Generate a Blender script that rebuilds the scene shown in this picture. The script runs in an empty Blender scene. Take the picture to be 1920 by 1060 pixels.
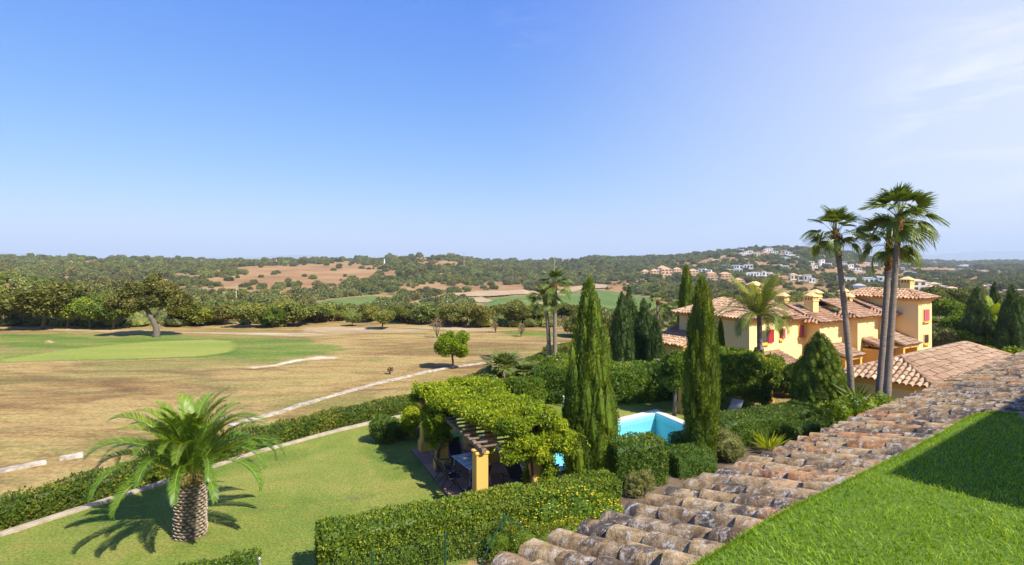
import bpy, bmesh, math, random
import numpy as np
from mathutils import Vector, Matrix

random.seed(11)
RNG = np.random.default_rng(11)
S = bpy.context.scene
COL = S.collection
FPX, HC, YH = 1066.0, 8.0, 490.0          # focal length in photo pixels, eye height above the lawn, horizon row
R = math.radians

# ---------------------------------------------------------------- camera
cam = bpy.data.cameras.new('camera')
cam_o = bpy.data.objects.new('camera', cam)
COL.objects.link(cam_o)
cam.sensor_width = 36.0
cam.lens = 36.0 * FPX / 1920.0
cam.shift_y = -(530.0 - YH) / 1920.0
cam.clip_start, cam.clip_end = 0.1, 60000
cam_o.location = (0, 0, HC)
cam_o.rotation_euler = (R(90), 0, 0)
S.camera = cam_o

# ---------------------------------------------------------------- light
SUN_XY = Vector((0.73, -0.68)).normalized()
SUN_EL = 46.0
world = bpy.data.worlds.new('World')
S.world = world
world.use_nodes = True
wn = world.node_tree
wn.nodes.clear()
w_out = wn.nodes.new('ShaderNodeOutputWorld')
w_bg = wn.nodes.new('ShaderNodeBackground')
w_sky = wn.nodes.new('ShaderNodeTexSky')
w_sky.sky_type = 'NISHITA'
w_sky.sun_disc = False
w_sky.sun_elevation = R(SUN_EL)
w_sky.sun_rotation = math.atan2(SUN_XY.x, SUN_XY.y)
w_sky.altitude = 60
w_sky.air_density = 1.0
w_sky.dust_density = 0.6
w_sky.ozone_density = 4.0
w_bg.inputs['Strength'].default_value = 0.11
# thin cirrus: two wisps, set by direction
w_tc = wn.nodes.new('ShaderNodeTexCoord')
def w_math(op, a, b=None, clamp=False):
    n = wn.nodes.new('ShaderNodeMath'); n.operation = op; n.use_clamp = clamp
    for i, v in enumerate((a, b)):
        if v is None: continue
        if isinstance(v, (int, float)): n.inputs[i].default_value = v
        else: wn.links.new(v, n.inputs[i])
    return n.outputs[0]
def wisp(direction, size, scale, stretch, rot, lo, hi):
    d = Vector(direction).normalized()
    dist = wn.nodes.new('ShaderNodeVectorMath'); dist.operation = 'DISTANCE'
    wn.links.new(w_tc.outputs['Generated'], dist.inputs[0]); dist.inputs[1].default_value = d
    fall = wn.nodes.new('ShaderNodeMapRange'); fall.inputs[1].default_value = size; fall.inputs[2].default_value = 0.0
    fall.inputs[3].default_value = 0.0; fall.inputs[4].default_value = 1.0; fall.interpolation_type = 'SMOOTHSTEP'
    wn.links.new(dist.outputs['Value'], fall.inputs[0])
    mp = wn.nodes.new('ShaderNodeMapping'); mp.inputs['Scale'].default_value = stretch; mp.inputs['Rotation'].default_value = rot
    wn.links.new(w_tc.outputs['Generated'], mp.inputs['Vector'])
    nz = wn.nodes.new('ShaderNodeTexNoise'); nz.inputs['Scale'].default_value = scale; nz.inputs['Detail'].default_value = 6
    nz.inputs['Roughness'].default_value = 0.6; nz.inputs['Distortion'].default_value = 0.6
    wn.links.new(mp.outputs[0], nz.inputs['Vector'])
    rm = wn.nodes.new('ShaderNodeMapRange'); rm.inputs[1].default_value = lo; rm.inputs[2].default_value = hi
    wn.links.new(nz.outputs['Fac'], rm.inputs[0])
    return w_math('MULTIPLY', rm.outputs[0], fall.outputs[0])
c1 = wisp(((1855 - 960) / FPX, 1, (490 - 195) / FPX), 0.20, 5.0, (1, 1, 5.0), (0.0, R(14), 0), 0.46, 0.80)
c2 = w_math('MULTIPLY', wisp(((985 - 960) / FPX, 1, (490 - 42) / FPX), 0.08, 8.0, (1, 1, 5), (0, R(22), 0), 0.50, 0.85), .5)
veil_d = wn.nodes.new('ShaderNodeVectorMath'); veil_d.operation = 'DISTANCE'
wn.links.new(w_tc.outputs['Generated'], veil_d.inputs[0]); veil_d.inputs[1].default_value = Vector((1.25, 1, .16)).normalized()
veil = wn.nodes.new('ShaderNodeMapRange'); veil.interpolation_type = 'SMOOTHSTEP'
for _i, _v in enumerate((.95, 0.0, 0.0, .85)): veil.inputs[_i + 1].default_value = _v
wn.links.new(veil_d.outputs['Value'], veil.inputs[0])
c_all = w_math('MAXIMUM', w_math('MULTIPLY', w_math('ADD', c1, c2), 0.45, True), veil.outputs[0])
c_all = w_math('MINIMUM', w_math('ADD', w_math('MULTIPLY', w_math('ADD', c1, c2), 0.60), veil.outputs[0]), .92)
w_mix = wn.nodes.new('ShaderNodeMix'); w_mix.data_type = 'RGBA'
wn.links.new(c_all, w_mix.inputs[0])
# the photograph's blue: one response curve per channel, the same over the whole sky
w_sep = wn.nodes.new('ShaderNodeSeparateColor'); wn.links.new(w_sky.outputs[0], w_sep.inputs[0])
w_com = wn.nodes.new('ShaderNodeCombineColor')
for k, (a, p) in enumerate(((.585, 1.30), (.487, .88), (.505, .21))):
    wn.links.new(w_math('MULTIPLY', w_math('POWER', w_math('MULTIPLY', w_sep.outputs[k], .11), p), a / .11), w_com.inputs[k])
wn.links.new(w_com.outputs[0], w_mix.inputs[6])
w_mix.inputs[7].default_value = (4.0, 4.15, 4.5, 1)
wn.links.new(w_mix.outputs[2], w_bg.inputs['Color'])
wn.links.new(w_bg.outputs[0], w_out.inputs[0])

sun = bpy.data.lights.new('sun', 'SUN')
sun.energy = 4.2
sun.angle = R(0.53)
sun.color = (1.0, 0.945, 0.86)
sun_o = bpy.data.objects.new('sun', sun)
COL.objects.link(sun_o)
_e = R(SUN_EL)
SUN_DIR = Vector((SUN_XY.x * math.cos(_e), SUN_XY.y * math.cos(_e), math.sin(_e)))
sun_o.rotation_euler = SUN_DIR.to_track_quat('Z', 'Y').to_euler()
sun_o.location = (30, -30, 60)

S.view_settings.view_transform = 'Standard'
S.view_settings.look = 'None'
S.view_settings.exposure = 1.12
S.view_settings.gamma = 1.0
S.view_settings.use_curve_mapping = False
S.cycles.max_bounces = 9
S.cycles.diffuse_bounces = 6
S.cycles.glossy_bounces = 2
S.cycles.transmission_bounces = 6
S.cycles.transparent_max_bounces = 8
S.cycles.volume_bounces = 0
S.cycles.use_denoising = True
S.cycles.caustics_reflective = False
S.cycles.caustics_refractive = False

# ---------------------------------------------------------------- object helpers
def newobj(name, mesh, mat=None, parent=None, loc=None):
    o = bpy.data.objects.new(name, mesh)
    COL.objects.link(o)
    if mat is not None and hasattr(mesh, 'materials') and len(mesh.materials) == 0:
        for m in (mat if isinstance(mat, (list, tuple)) else [mat]):
            mesh.materials.append(m)
    if parent is not None: o.parent = parent
    if loc is not None: o.location = loc
    return o
def tag(o, label=None, cat=None, group=None, kind=None):
    if label: o['label'] = label
    if cat: o['category'] = cat
    if group: o['group'] = group
    if kind: o['kind'] = kind
    return o
def thing(name, label, cat, loc=(0, 0, 0), rz=0.0, group=None):
    o = bpy.data.objects.new(name, None)
    COL.objects.link(o)
    o.empty_display_size = 0.3
    o.location = loc
    o.rotation_euler = (0, 0, rz)
    return tag(o, label, cat, group)
def kids_of(o):
    return [c for c in bpy.data.objects if c.parent == o]
def dup(root, loc, rz=0.0, scale=1.0, label=None, kids=None):
    r = root.copy(); COL.objects.link(r)
    r.location = loc; r.rotation_euler = (0, 0, rz)
    r.scale = (scale, scale, scale) if isinstance(scale, (int, float)) else scale
    if label: r['label'] = label
    for ch in (kids if kids is not None else kids_of(root)):
        c = ch.copy(); COL.objects.link(c); c.parent = r
        for g in kids_of(ch):
            d = g.copy(); COL.objects.link(d); d.parent = c
    return r

# mesh from numpy arrays; faces: list of (n,k) index arrays
def mesh_np(name, verts, faces, attrs=None, smooth=False):
    me = bpy.data.meshes.new(name)
    V = np.asarray(verts, dtype=np.float32)
    if not isinstance(faces, (list, tuple)): faces = [faces]
    faces = [np.asarray(f, dtype=np.int32) for f in faces if len(f)]
    loops = np.concatenate([f.ravel() for f in faces])
    tot = np.concatenate([np.full(len(f), f.shape[1], dtype=np.int32) for f in faces])
    start = np.concatenate([[0], np.cumsum(tot)[:-1]]).astype(np.int32)
    me.vertices.add(len(V)); me.vertices.foreach_set('co', V.ravel())
    me.loops.add(len(loops)); me.loops.foreach_set('vertex_index', loops)
    me.polygons.add(len(tot)); me.polygons.foreach_set('loop_start', start); me.polygons.foreach_set('loop_total', tot)
    me.polygons.foreach_set('use_smooth', np.full(len(tot), bool(smooth)))
    for k, v in (attrs or {}).items():
        a = me.attributes.new(k, 'FLOAT', 'POINT')
        a.data.foreach_set('value', np.asarray(v, dtype=np.float32))
    me.update(calc_edges=True)
    return me

class MB:
    """collects shapes into one mesh"""
    def __init__(s):
        s.v, s.f, s.t, s.n = [], {}, [], 0
    def add(s, verts, faces, tone=0.5):
        V = np.asarray(verts, dtype=np.float64)
        for f in faces:
            s.f.setdefault(len(f), []).append([i + s.n for i in f])
        s.v.append(V); s.t.append(np.full(len(V), tone)); s.n += len(V)
    def addnp(s, V, F, T):
        F = np.asarray(F)
        s.f.setdefault(F.shape[1], []).extend((F + s.n).tolist())
        s.v.append(np.asarray(V, float)); s.t.append(np.asarray(T, float)); s.n += len(V)
    def box(s, c, size, rz=0.0, tone=0.5, bevel=0.0):
        hx, hy, hz = [q / 2 for q in size]
        ca, sa = math.cos(rz), math.sin(rz)
        P = []
        if bevel <= 0:
            for z in (-hz, hz):
                for x, y in ((-hx, -hy), (hx, -hy), (hx, hy), (-hx, hy)):
                    P.append((c[0] + x * ca - y * sa, c[1] + x * sa + y * ca, c[2] + z))
            s.add(P, [(3, 2, 1, 0), (4, 5, 6, 7), (0, 1, 5, 4), (1, 2, 6, 5), (2, 3, 7, 6), (3, 0, 4, 7)], tone)
        else:
            b = min(bevel, hx * .9, hy * .9, hz * .9)
            rings = [(-hz, b), (-hz + b, 0), (hz - b, 0), (hz, b)]
            for z, ins in rings:
                ax, ay = hx - ins, hy - ins
                k = b if ins == 0 else 0
                for x, y in ((-ax + k, -ay), (ax - k, -ay), (ax, -ay + k), (ax, ay - k), (ax - k, ay), (-ax + k, ay), (-ax, ay - k), (-ax, -ay + k)):
                    P.append((c[0] + x * ca - y * sa, c[1] + x * sa + y * ca, c[2] + z))
            fs = [tuple(range(7, -1, -1)), tuple(range(24, 32))]
            for r in range(3):
                for i in range(8):
                    j = (i + 1) % 8
                    fs.append((r * 8 + i, r * 8 + j, r * 8 + 8 + j, r * 8 + 8 + i))
            s.add(P, fs, tone)
    def tube(s, pts, rad, seg=8, tone=0.5, cap=True):
        pts = [Vector(p) for p in pts]
        if isinstance(rad, (int, float)): rad = [rad] * len(pts)
        P, up = [], None
        for i, p in enumerate(pts):
            t = (pts[min(i + 1, len(pts) - 1)] - pts[max(i - 1, 0)]).normalized()
            if up is None:
                up = Vector((1, 0, 0)) if abs(t.x) < .9 else Vector((0, 1, 0))
            a = (up - t * up.dot(t)).normalized(); b = t.cross(a); up = a
            for k in range(seg):
                an = 2 * math.pi * k / seg
                P.append(p + (a * math.cos(an) + b * math.sin(an)) * rad[i])
        fs = []
        for i in range(len(pts) - 1):
            for k in range(seg):
                j = (k + 1) % seg
                fs.append((i * seg + k, i * seg + j, (i + 1) * seg + j, (i + 1) * seg + k))
        if cap:
            fs.append(tuple(range(seg - 1, -1, -1)))
            fs.append(tuple(range((len(pts) - 1) * seg, len(pts) * seg)))
        s.add([tuple(p) for p in P], fs, tone)
    def poly(s, pts, tone=0.5):
        s.add(pts, [tuple(range(len(pts)))], tone)
    def prism(s, base, h, tone=0.5):
        """vertical prism over a polygon given counter-clockwise"""
        n = len(base)
        P = [tuple(p) for p in base] + [(p[0], p[1], p[2] + h) for p in base]
        fs = [tuple(range(n - 1, -1, -1)), tuple(range(n, 2 * n))] + [(i, (i + 1) % n, n + (i + 1) % n, n + i) for i in range(n)]
        s.add(P, fs, tone)
    def mesh(s, name, smooth=False):
        if s.n == 0: return None
        V = np.concatenate(s.v); T = np.concatenate(s.t)
        big = {k: v for k, v in s.f.items()}
        return mesh_np(name, V, [np.array(v) for v in big.values()], {'tone': T}, smooth)
    def obj(s, name, mat, parent=None, loc=None, smooth=False):
        return newobj(name, s.mesh(name, smooth), mat, parent, loc)

# ---------------------------------------------------------------- noise
def _hash(ix, iy, seed):
    n = (ix.astype(np.int64) * 374761393 + iy.astype(np.int64) * 668265263 + seed * 1442695041) & 0xffffffff
    n = ((n ^ (n >> 13)) * 1274126177) & 0xffffffff
    return ((n ^ (n >> 16)) & 0xffff) / 65535.0
def vnoise(x, y, seed=0):
    x = np.asarray(x, float); y = np.asarray(y, float)
    ix, iy = np.floor(x), np.floor(y); fx, fy = x - ix, y - iy
    fx = fx * fx * (3 - 2 * fx); fy = fy * fy * (3 - 2 * fy)
    a, b = _hash(ix, iy, seed), _hash(ix + 1, iy, seed)
    c, d = _hash(ix, iy + 1, seed), _hash(ix + 1, iy + 1, seed)
    return (a * (1 - fx) + b * fx) * (1 - fy) + (c * (1 - fx) + d * fx) * fy
def fbm(x, y, seed=0, oct=3):
    v, a, t = 0, 1, 0
    for i in range(oct):
        v = v + a * vnoise(x * 2 ** i, y * 2 ** i, seed + i * 17); t += a; a *= .5
    return v / t
def sstep(a, b, x):
    t = np.clip((np.asarray(x, float) - a) / (b - a), 0, 1)
    return t * t * (3 - 2 * t)

# ---------------------------------------------------------------- terrain height
KX  = [-900, -400, 0, 250, 400, 600, 700, 785, 850, 920, 1000, 1100, 1200, 1300, 1400, 1500, 1580, 1640, 1700, 1800, 1920, 2500]
KYR = [488, 485, 484, 487, 491, 490, 489, 481, 483, 492, 490, 483, 485, 478, 468, 466, 475, 487, 489, 494, 491, 491]
KD2 = [900, 900, 900, 950, 1000, 1000, 1050, 1100, 1150, 1300, 1350, 1400, 1400, 1400, 1350, 1350, 1400, 1700, 2300, 2600, 2600, 2600]
KV  = [-13, -13, -13, -14, -14, -15, -16, -17, -17, -17, -17, -17, -16, -14, -12, -12, -12, -12, -12, -12, -12, -12]
KD1 = [240, 240, 240, 250, 260, 280, 300, 330, 360, 420, 470, 520, 520, 480, 480, 480, 520, 600, 800, 900, 900, 900]
def terrain(x, y):
    x = np.asarray(x, float); y = np.asarray(y, float)
    yy = np.maximum(y, 1.0)
    X = np.clip(960 + FPX * x / yy, -900, 2500)
    d = np.where(y > 0, y, 0.0)
    V, D1, D2 = np.interp(X, KX, KV), np.interp(X, KX, KD1), np.interp(X, KX, KD2)
    Rz = HC + (YH - np.interp(X, KX, KYR)) / FPX * D2
    s = sstep(76, 165, d)
    t = np.clip((d - D1) / (D2 - D1), 0, 1)
    z = V * s + (Rz - V) * (0.55 * t + 0.45 * t * t * (3 - 2 * t))
    z = z - np.maximum(d - D2, 0) * 0.035
    z = np.maximum(z, -26)
    am = sstep(190, 420, d) * (1 - 0.75 * sstep(.8, 1.0, d / D2))
    z = z + am * (9.0 * (fbm(x / 190, y / 190, 3) - .5) + 3.0 * (fbm(x / 45, y / 45, 9) - .5))
    z = z + 13.5 * np.exp(-(((x + 178) / 62) ** 2 + ((y - 195) / 55) ** 2))
    z = z - 1.6 * sstep(9, 17, x) * sstep(35, 44, y)
    return z
def hit(px, py, dmin=60.0, dmax=6000.0):
    """where the view ray through a photo pixel meets the terrain"""
    d = np.geomspace(dmin, dmax, 1400)
    x = (px - 960) / FPX * d
    z = terrain(x, d)
    zr = HC - (py - YH) / FPX * d
    k = np.argmax(zr <= z)
    if zr[k] > z[k]: k = len(d) - 1
    return Vector((float(x[k]), float(d[k]), float(z[k])))
def G(px, py, z=0.0):
    d = FPX * (HC - z) / (py - YH)
    return Vector(((px - 960) / FPX * d, d, z))
def AT(px, d, z=0.0):
    return Vector(((px - 960) / FPX * d, d, z))
def ZAT(py, d):
    return HC - (py - YH) / FPX * d
# ---------------------------------------------------------------- materials
class NT:
    def __init__(s, name):
        s.m = bpy.data.materials.new(name); s.m.use_nodes = True
        s.t = s.m.node_tree; s.t.nodes.clear()
        s.out = s.t.nodes.new('ShaderNodeOutputMaterial')
    def n(s, ty, **kw):
        k = s.t.nodes.new(ty)
        for a, b in kw.items(): setattr(k, a, b)
        return k
    def put(s, sock, v):
        if v is None: return
        if isinstance(v, bpy.types.NodeSocket): s.t.links.new(v, sock)
        elif isinstance(v, (tuple, list)) and len(v) == 3 and sock.type == 'RGBA': sock.default_value = (*v, 1)
        else: sock.default_value = v
    def pos(s, scale=(1, 1, 1), rot=(0, 0, 0), obj=False, loc=(0, 0, 0)):
        if obj: v = s.n('ShaderNodeTexCoord').outputs['Object']
        else: v = s.n('ShaderNodeNewGeometry').outputs['Position']
        if scale == (1, 1, 1) and rot == (0, 0, 0) and not isinstance(loc, bpy.types.NodeSocket): return v
        mp = s.n('ShaderNodeMapping'); s.put(mp.inputs['Vector'], v)
        mp.inputs['Scale'].default_value = scale; mp.inputs['Rotation'].default_value = rot
        s.put(mp.inputs['Location'], loc)
        return mp.outputs[0]
    def noise(s, vec, scale, detail=4, rough=.55, dist=0.0):
        k = s.n('ShaderNodeTexNoise'); s.put(k.inputs['Vector'], vec)
        k.inputs['Scale'].default_value = scale; k.inputs['Detail'].default_value = detail
        k.inputs['Roughness'].default_value = rough; k.inputs['Distortion'].default_value = dist
        return k.outputs['Fac']
    def voro(s, vec, scale, feature='F1', out='Distance'):
        k = s.n('ShaderNodeTexVoronoi', feature=feature); s.put(k.inputs['Vector'], vec); k.inputs['Scale'].default_value = scale
        return k.outputs[out]
    def rng(s, v, a, b, c=0.0, d=1.0, smooth=True):
        k = s.n('ShaderNodeMapRange'); s.put(k.inputs[0], v)
        if smooth: k.interpolation_type = 'SMOOTHSTEP'
        for i, q in enumerate((a, b, c, d)): k.inputs[i + 1].default_value = q
        return k.outputs[0]
    def ramp(s, v, stops):
        k = s.n('ShaderNodeValToRGB'); s.put(k.inputs[0], v)
        e = k.color_ramp.elements
        while len(e) < len(stops): e.new(0.5)
        for i, (p, c) in enumerate(stops):
            e[i].position = p; e[i].color = (*c, 1)
        return k.outputs[0]
    def mix(s, f, a, b, mode='MIX'):
        k = s.n('ShaderNodeMix', data_type='RGBA', blend_type=mode)
        s.put(k.inputs[0], f); s.put(k.inputs[6], a); s.put(k.inputs[7], b)
        return k.outputs[2]
    def math(s, op, a, b=None, clamp=False):
        k = s.n('ShaderNodeMath', operation=op, use_clamp=clamp)
        s.put(k.inputs[0], a); s.put(k.inputs[1], b)
        return k.outputs[0]
    def attr(s, name):
        k = s.n('ShaderNodeAttribute', attribute_name=name)
        return k.outputs['Fac']
    def rand(s):
        return s.n('ShaderNodeObjectInfo').outputs['Random']
    def hsv(s, c, h=.5, sat=1.0, v=1.0):
        k = s.n('ShaderNodeHueSaturation'); s.put(k.inputs['Color'], c)
        s.put(k.inputs['Hue'], h); s.put(k.inputs['Saturation'], sat); s.put(k.inputs['Value'], v)
        return k.outputs[0]
    def bump(s, h, strength=.5, dist=.02, nrm=None):
        k = s.n('ShaderNodeBump'); s.put(k.inputs['Height'], h)
        k.inputs['Strength'].default_value = strength; k.inputs['Distance'].default_value = dist
        s.put(k.inputs['Normal'], nrm)
        return k.outputs[0]
    def bsdf(s, color, rough=.8, nrm=None, spec=.25, metal=0.0):
        k = s.n('ShaderNodeBsdfPrincipled')
        s.put(k.inputs['Base Color'], color); s.put(k.inputs['Roughness'], rough); s.put(k.inputs['Normal'], nrm)
        k.inputs['Specular IOR Level'].default_value = spec; k.inputs['Metallic'].default_value = metal
        return k.outputs[0]
    def done(s, shader):
        s.t.links.new(shader, s.out.inputs['Surface'])
        return s.m

LEAF_GAIN = (2.15, 1.80, 1.15)
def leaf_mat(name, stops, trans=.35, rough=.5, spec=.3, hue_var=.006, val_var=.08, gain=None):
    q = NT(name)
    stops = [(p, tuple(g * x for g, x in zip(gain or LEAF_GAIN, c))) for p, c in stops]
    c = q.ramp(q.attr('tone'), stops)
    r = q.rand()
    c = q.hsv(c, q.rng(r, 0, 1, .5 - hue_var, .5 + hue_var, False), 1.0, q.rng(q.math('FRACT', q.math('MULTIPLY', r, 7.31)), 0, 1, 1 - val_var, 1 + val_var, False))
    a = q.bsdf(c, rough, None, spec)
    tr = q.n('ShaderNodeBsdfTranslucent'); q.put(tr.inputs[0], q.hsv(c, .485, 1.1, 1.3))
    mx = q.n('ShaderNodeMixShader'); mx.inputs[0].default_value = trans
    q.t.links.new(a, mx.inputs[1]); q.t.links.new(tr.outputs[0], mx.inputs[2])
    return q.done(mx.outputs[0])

def plain(name, color, rough=.6, spec=.3, var=.12, scale=3.0, bump=0.0, metal=0.0):
    q = NT(name)
    p = q.pos(obj=True)
    nz = q.noise(p, scale, 5)
    c = q.mix(nz, tuple(x * (1 - var) for x in color), tuple(min(1, x * (1 + var)) for x in color))
    nr = q.bump(q.noise(p, scale * 12, 3), bump, .01) if bump else None
    return q.done(q.bsdf(c, rough, nr, spec, metal))

# ground covers: colour graphs on world position, so that neighbouring sheets run into each other
def c_dry(q):
    st = q.noise(q.pos((.05, .15, .3), (0, 0, R(-14))), 1.0, 7, .68, .9)
    st2 = q.noise(q.pos((.22, .6, 1), (0, 0, R(-10))), 1.0, 7, .72, .8)
    fine = q.noise(q.pos(), 5.0, 5, .7)
    speck = q.noise(q.pos(), 1.1, 4, .75)
    c = q.ramp(q.math('ADD', q.math('MULTIPLY', st, .55), q.math('MULTIPLY', st2, .45)), [
        (.38, (.170, .100, .040)), (.45, (.258, .162, .060)), (.50, (.330, .226, .082)), (.55, (.365, .262, .096)), (.62, (.280, .214, .064))])
    green = q.rng(q.noise(q.pos((.05, .18, .1), (0, 0, R(-12))), 1.0, 6, .68, .8), .50, .62)
    c = q.mix(q.math('MULTIPLY', green, .7), c, (.175, .172, .044))
    dark = q.rng(q.noise(q.pos((.09, .35, .1), (0, 0, R(-7)), loc=(31, 7, 0)), 1.0, 6, .7, .5), .50, .64)
    c = q.mix(q.math('MULTIPLY', dark, .5), c, (.092, .058, .034))
    c = q.mix(q.rng(speck, .52, .7, 0, .4), c, (.13, .085, .04))
    return q.mix(.55, c, q.hsv(c, .5, 1.0, q.rng(fine, .3, .7, .45, 1.6)))
def c_lawn(q):
    big = q.noise(q.pos((.3, .3, 1)), 1.0, 4, .6, .6)
    mid = q.noise(q.pos((.5, 1.7, 1), (0, 0, R(-50))), 1.3, 6, .72)
    c = q.ramp(big, [(.34, (.120, .178, .028)), (.5, (.188, .230, .038)), (.66, (.270, .262, .060))])
    c = q.mix(q.rng(mid, .50, .66, 0, .7), c, (.265, .225, .052))
    blade = q.noise(q.pos(), 14.0, 4, .75)
    c = q.hsv(c, .5, 1.0, q.rng(blade, .25, .75, .55, 1.5))
    bare = q.rng(q.noise(q.pos(), .35, 6, .75, .5), .60, .70)
    return q.mix(q.math('MULTIPLY', bare, .7), c, (.17, .115, .06))
def c_hill(q):
    soil = q.ramp(q.noise(q.pos(), .02, 6, .6), [(.3, (.205, .110, .046)), (.5, (.300, .170, .070)), (.7, (.355, .225, .100))])
    scrub = q.ramp(q.noise(q.pos(), .18, 5, .7), [(.3, (.048, .060, .018)), (.55, (.085, .094, .028)), (.75, (.140, .130, .050))])
    f = q.rng(q.math('ADD', q.attr('scrub'), q.math('MULTIPLY', q.math('SUBTRACT', q.noise(q.pos(), .07, 6, .7), .5), 1.3)), .35, .65)
    return q.mix(f, soil, scrub)

q = NT('ground')
col = q.mix(q.attr('cover'), c_dry(q), c_hill(q))
hgt = q.math('ADD', q.math('MULTIPLY', q.noise(q.pos((.3, 1.2, 1)), 1.0, 6, .65), 2.0), q.noise(q.pos(), 6.0, 5, .7))
M_GROUND = q.done(q.bsdf(col, .95, q.bump(hgt, .6, .10), .1))

def sheet_mat(name, colour, bump=.5, bscale=9.0, edge=(.20, .62), jitter=1.5, base=c_dry, nscale=.35, dist=.04):
    """a ground cover that frays into the ground round it; attribute edge is 0 on its rim, 1 inside"""
    q = NT(name)
    c = colour(q)
    e = q.math('ADD', q.attr('edge'), q.math('MULTIPLY', q.math('SUBTRACT', q.noise(q.pos((1, 1.8, 1)), nscale, 6, .7), .5), jitter))
    f = q.rng(e, edge[0], edge[1])
    c = q.mix(f, base(q), c) if base else c
    return q.done(q.bsdf(c, .92, q.bump(q.noise(q.pos(), bscale, 5, .7), bump, dist), .12))
def c_rough(q):
    n = q.noise(q.pos((.10, .3, 1), (0, 0, R(8))), 1.0, 6, .65, .3)
    c = q.ramp(n, [(.3, (.080, .130, .022)), (.48, (.130, .175, .028)), (.58, (.190, .195, .042)), (.68, (.26, .19, .075))])
    return q.hsv(c, .5, 1.0, q.rng(q.noise(q.pos(), 3.0, 4, .7), .25, .75, .7, 1.3))
def c_green(q):
    n = q.noise(q.pos((.08, .4, 1), (0, 0, R(4))), 1.0, 5, .6)
    c = q.ramp(n, [(.3, (.185, .230, .040)), (.5, (.230, .258, .048)), (.7, (.280, .275, .065))])
    return q.hsv(c, .5, 1.0, q.rng(q.noise(q.pos(), 4.0, 4, .7), .25, .75, .85, 1.15))
def c_sand(q):
    n = q.noise(q.pos((.3, .8, 1)), 1.0, 6, .7)
    return q.ramp(n, [(.36, (.34, .25, .15)), (.5, (.54, .44, .31)), (.64, (.66, .57, .45))])
def c_track(q):
    n = q.noise(q.pos((.1, .6, 1)), 1.0, 6, .7)
    return q.ramp(n, [(.34, (.25, .165, .08)), (.5, (.37, .265, .145)), (.66, (.50, .40, .26))])
def c_far(q):
    n = q.noise(q.pos((.012, .02, 1)), 1.0, 6, .65)
    c = q.ramp(n, [(.3, (.070, .125, .024)), (.5, (.110, .165, .030)), (.7, (.165, .185, .045))])
    return q.hsv(c, .5, 1, q.rng(q.noise(q.pos(), .3, 4, .7), .25, .75, .85, 1.15))
M_LAWN = sheet_mat('lawn', c_lawn, 1.0, 26.0, (.0, .12), .12, c_dry, dist=.05)
M_ROUGH = sheet_mat('rough_grass', c_rough)
M_GREEN = sheet_mat('green_grass', c_green, base=c_rough, jitter=.9, edge=(.15, .55))
M_SAND = sheet_mat('sand', c_sand, jitter=1.0, nscale=.9)
M_TRACK = sheet_mat('track_earth', c_track, jitter=.9, nscale=.6, edge=(.12, .5))
M_FARGRASS = sheet_mat('far_fairway_grass', c_far, base=c_hill, jitter=.5, nscale=.05)
M_FARSAND = sheet_mat('far_sand', c_track, base=c_far, jitter=.6, nscale=.2)
M_FARTRACK = sheet_mat('far_track', c_track, base=c_hill, jitter=.8, nscale=.06)
M_FARSOIL = sheet_mat('far_soil', lambda q: q.ramp(q.noise(q.pos(), .04, 6, .7), [(.3, (.215, .125, .060)), (.5, (.300, .185, .088)), (.7, (.35, .24, .125))]), base=c_hill, jitter=1.0, nscale=.03)
M_MOUNT = plain('mountain_rock', (.16, .15, .14), .95, .1, .3, .001)
M_STONE = (lambda q: q.done(q.bsdf(q.ramp(q.noise(q.pos(), 3.0, 6, .7), [(.36, (.22, .17, .11)), (.5, (.40, .34, .26)), (.66, (.56, .50, .41))]), .9, q.bump(q.noise(q.pos(), 9, 5, .7), .7, .03), .15)))(NT('pale_stone'))
M_KERB = (lambda q: q.done(q.bsdf(q.ramp(q.noise(q.pos(), 2.2, 6, .75), [(.3, (.24, .19, .14)), (.5, (.38, .31, .23)), (.72, (.50, .43, .34))]), .9, q.bump(q.noise(q.pos(), 14, 5, .7), .6, .02), .15)))(NT('kerb_concrete'))
M_EARTH = (lambda q: q.done(q.bsdf(q.ramp(q.noise(q.pos(), 1.3, 7, .75), [(.3, (.075, .052, .034)), (.5, (.15, .105, .068)), (.72, (.24, .18, .12))]), .95, q.bump(q.noise(q.pos(), 11, 6, .75), .9, .04), .1)))(NT('garden_earth'))

def bark_mat(name, a, b, sc=(5, 5, 1.2)):
    q = NT(name)
    n = q.noise(q.pos(sc, obj=True), 2.0, 7, .7, .5)
    t = q.attr('tone')
    c = q.ramp(q.math('ADD', q.math('MULTIPLY', n, .6), q.math('MULTIPLY', t, .4)), [(.3, a), (.68, b)])
    return q.done(q.bsdf(c, .92, q.bump(n, .8, .04), .12))
M_BARK = bark_mat('oak_bark', (.055, .042, .032), (.21, .17, .135))
M_PALMBARK = bark_mat('palm_bark', (.090, .068, .050), (.33, .262, .205), (2, 2, 9))
M_REDBARK = bark_mat('palm_sheath', (.10, .042, .018), (.32, .15, .062), (4, 4, 3))
M_DATESHEATH = bark_mat('date_palm_stalks', (.095, .060, .022), (.235, .19, .055), (4, 4, 3))
M_BOOT = bark_mat('palm_leaf_bases', (.115, .082, .055), (.44, .36, .265), (9, 9, 9))
M_STEM = bark_mat('vine_stem', (.05, .035, .022), (.19, .145, .10))

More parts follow.
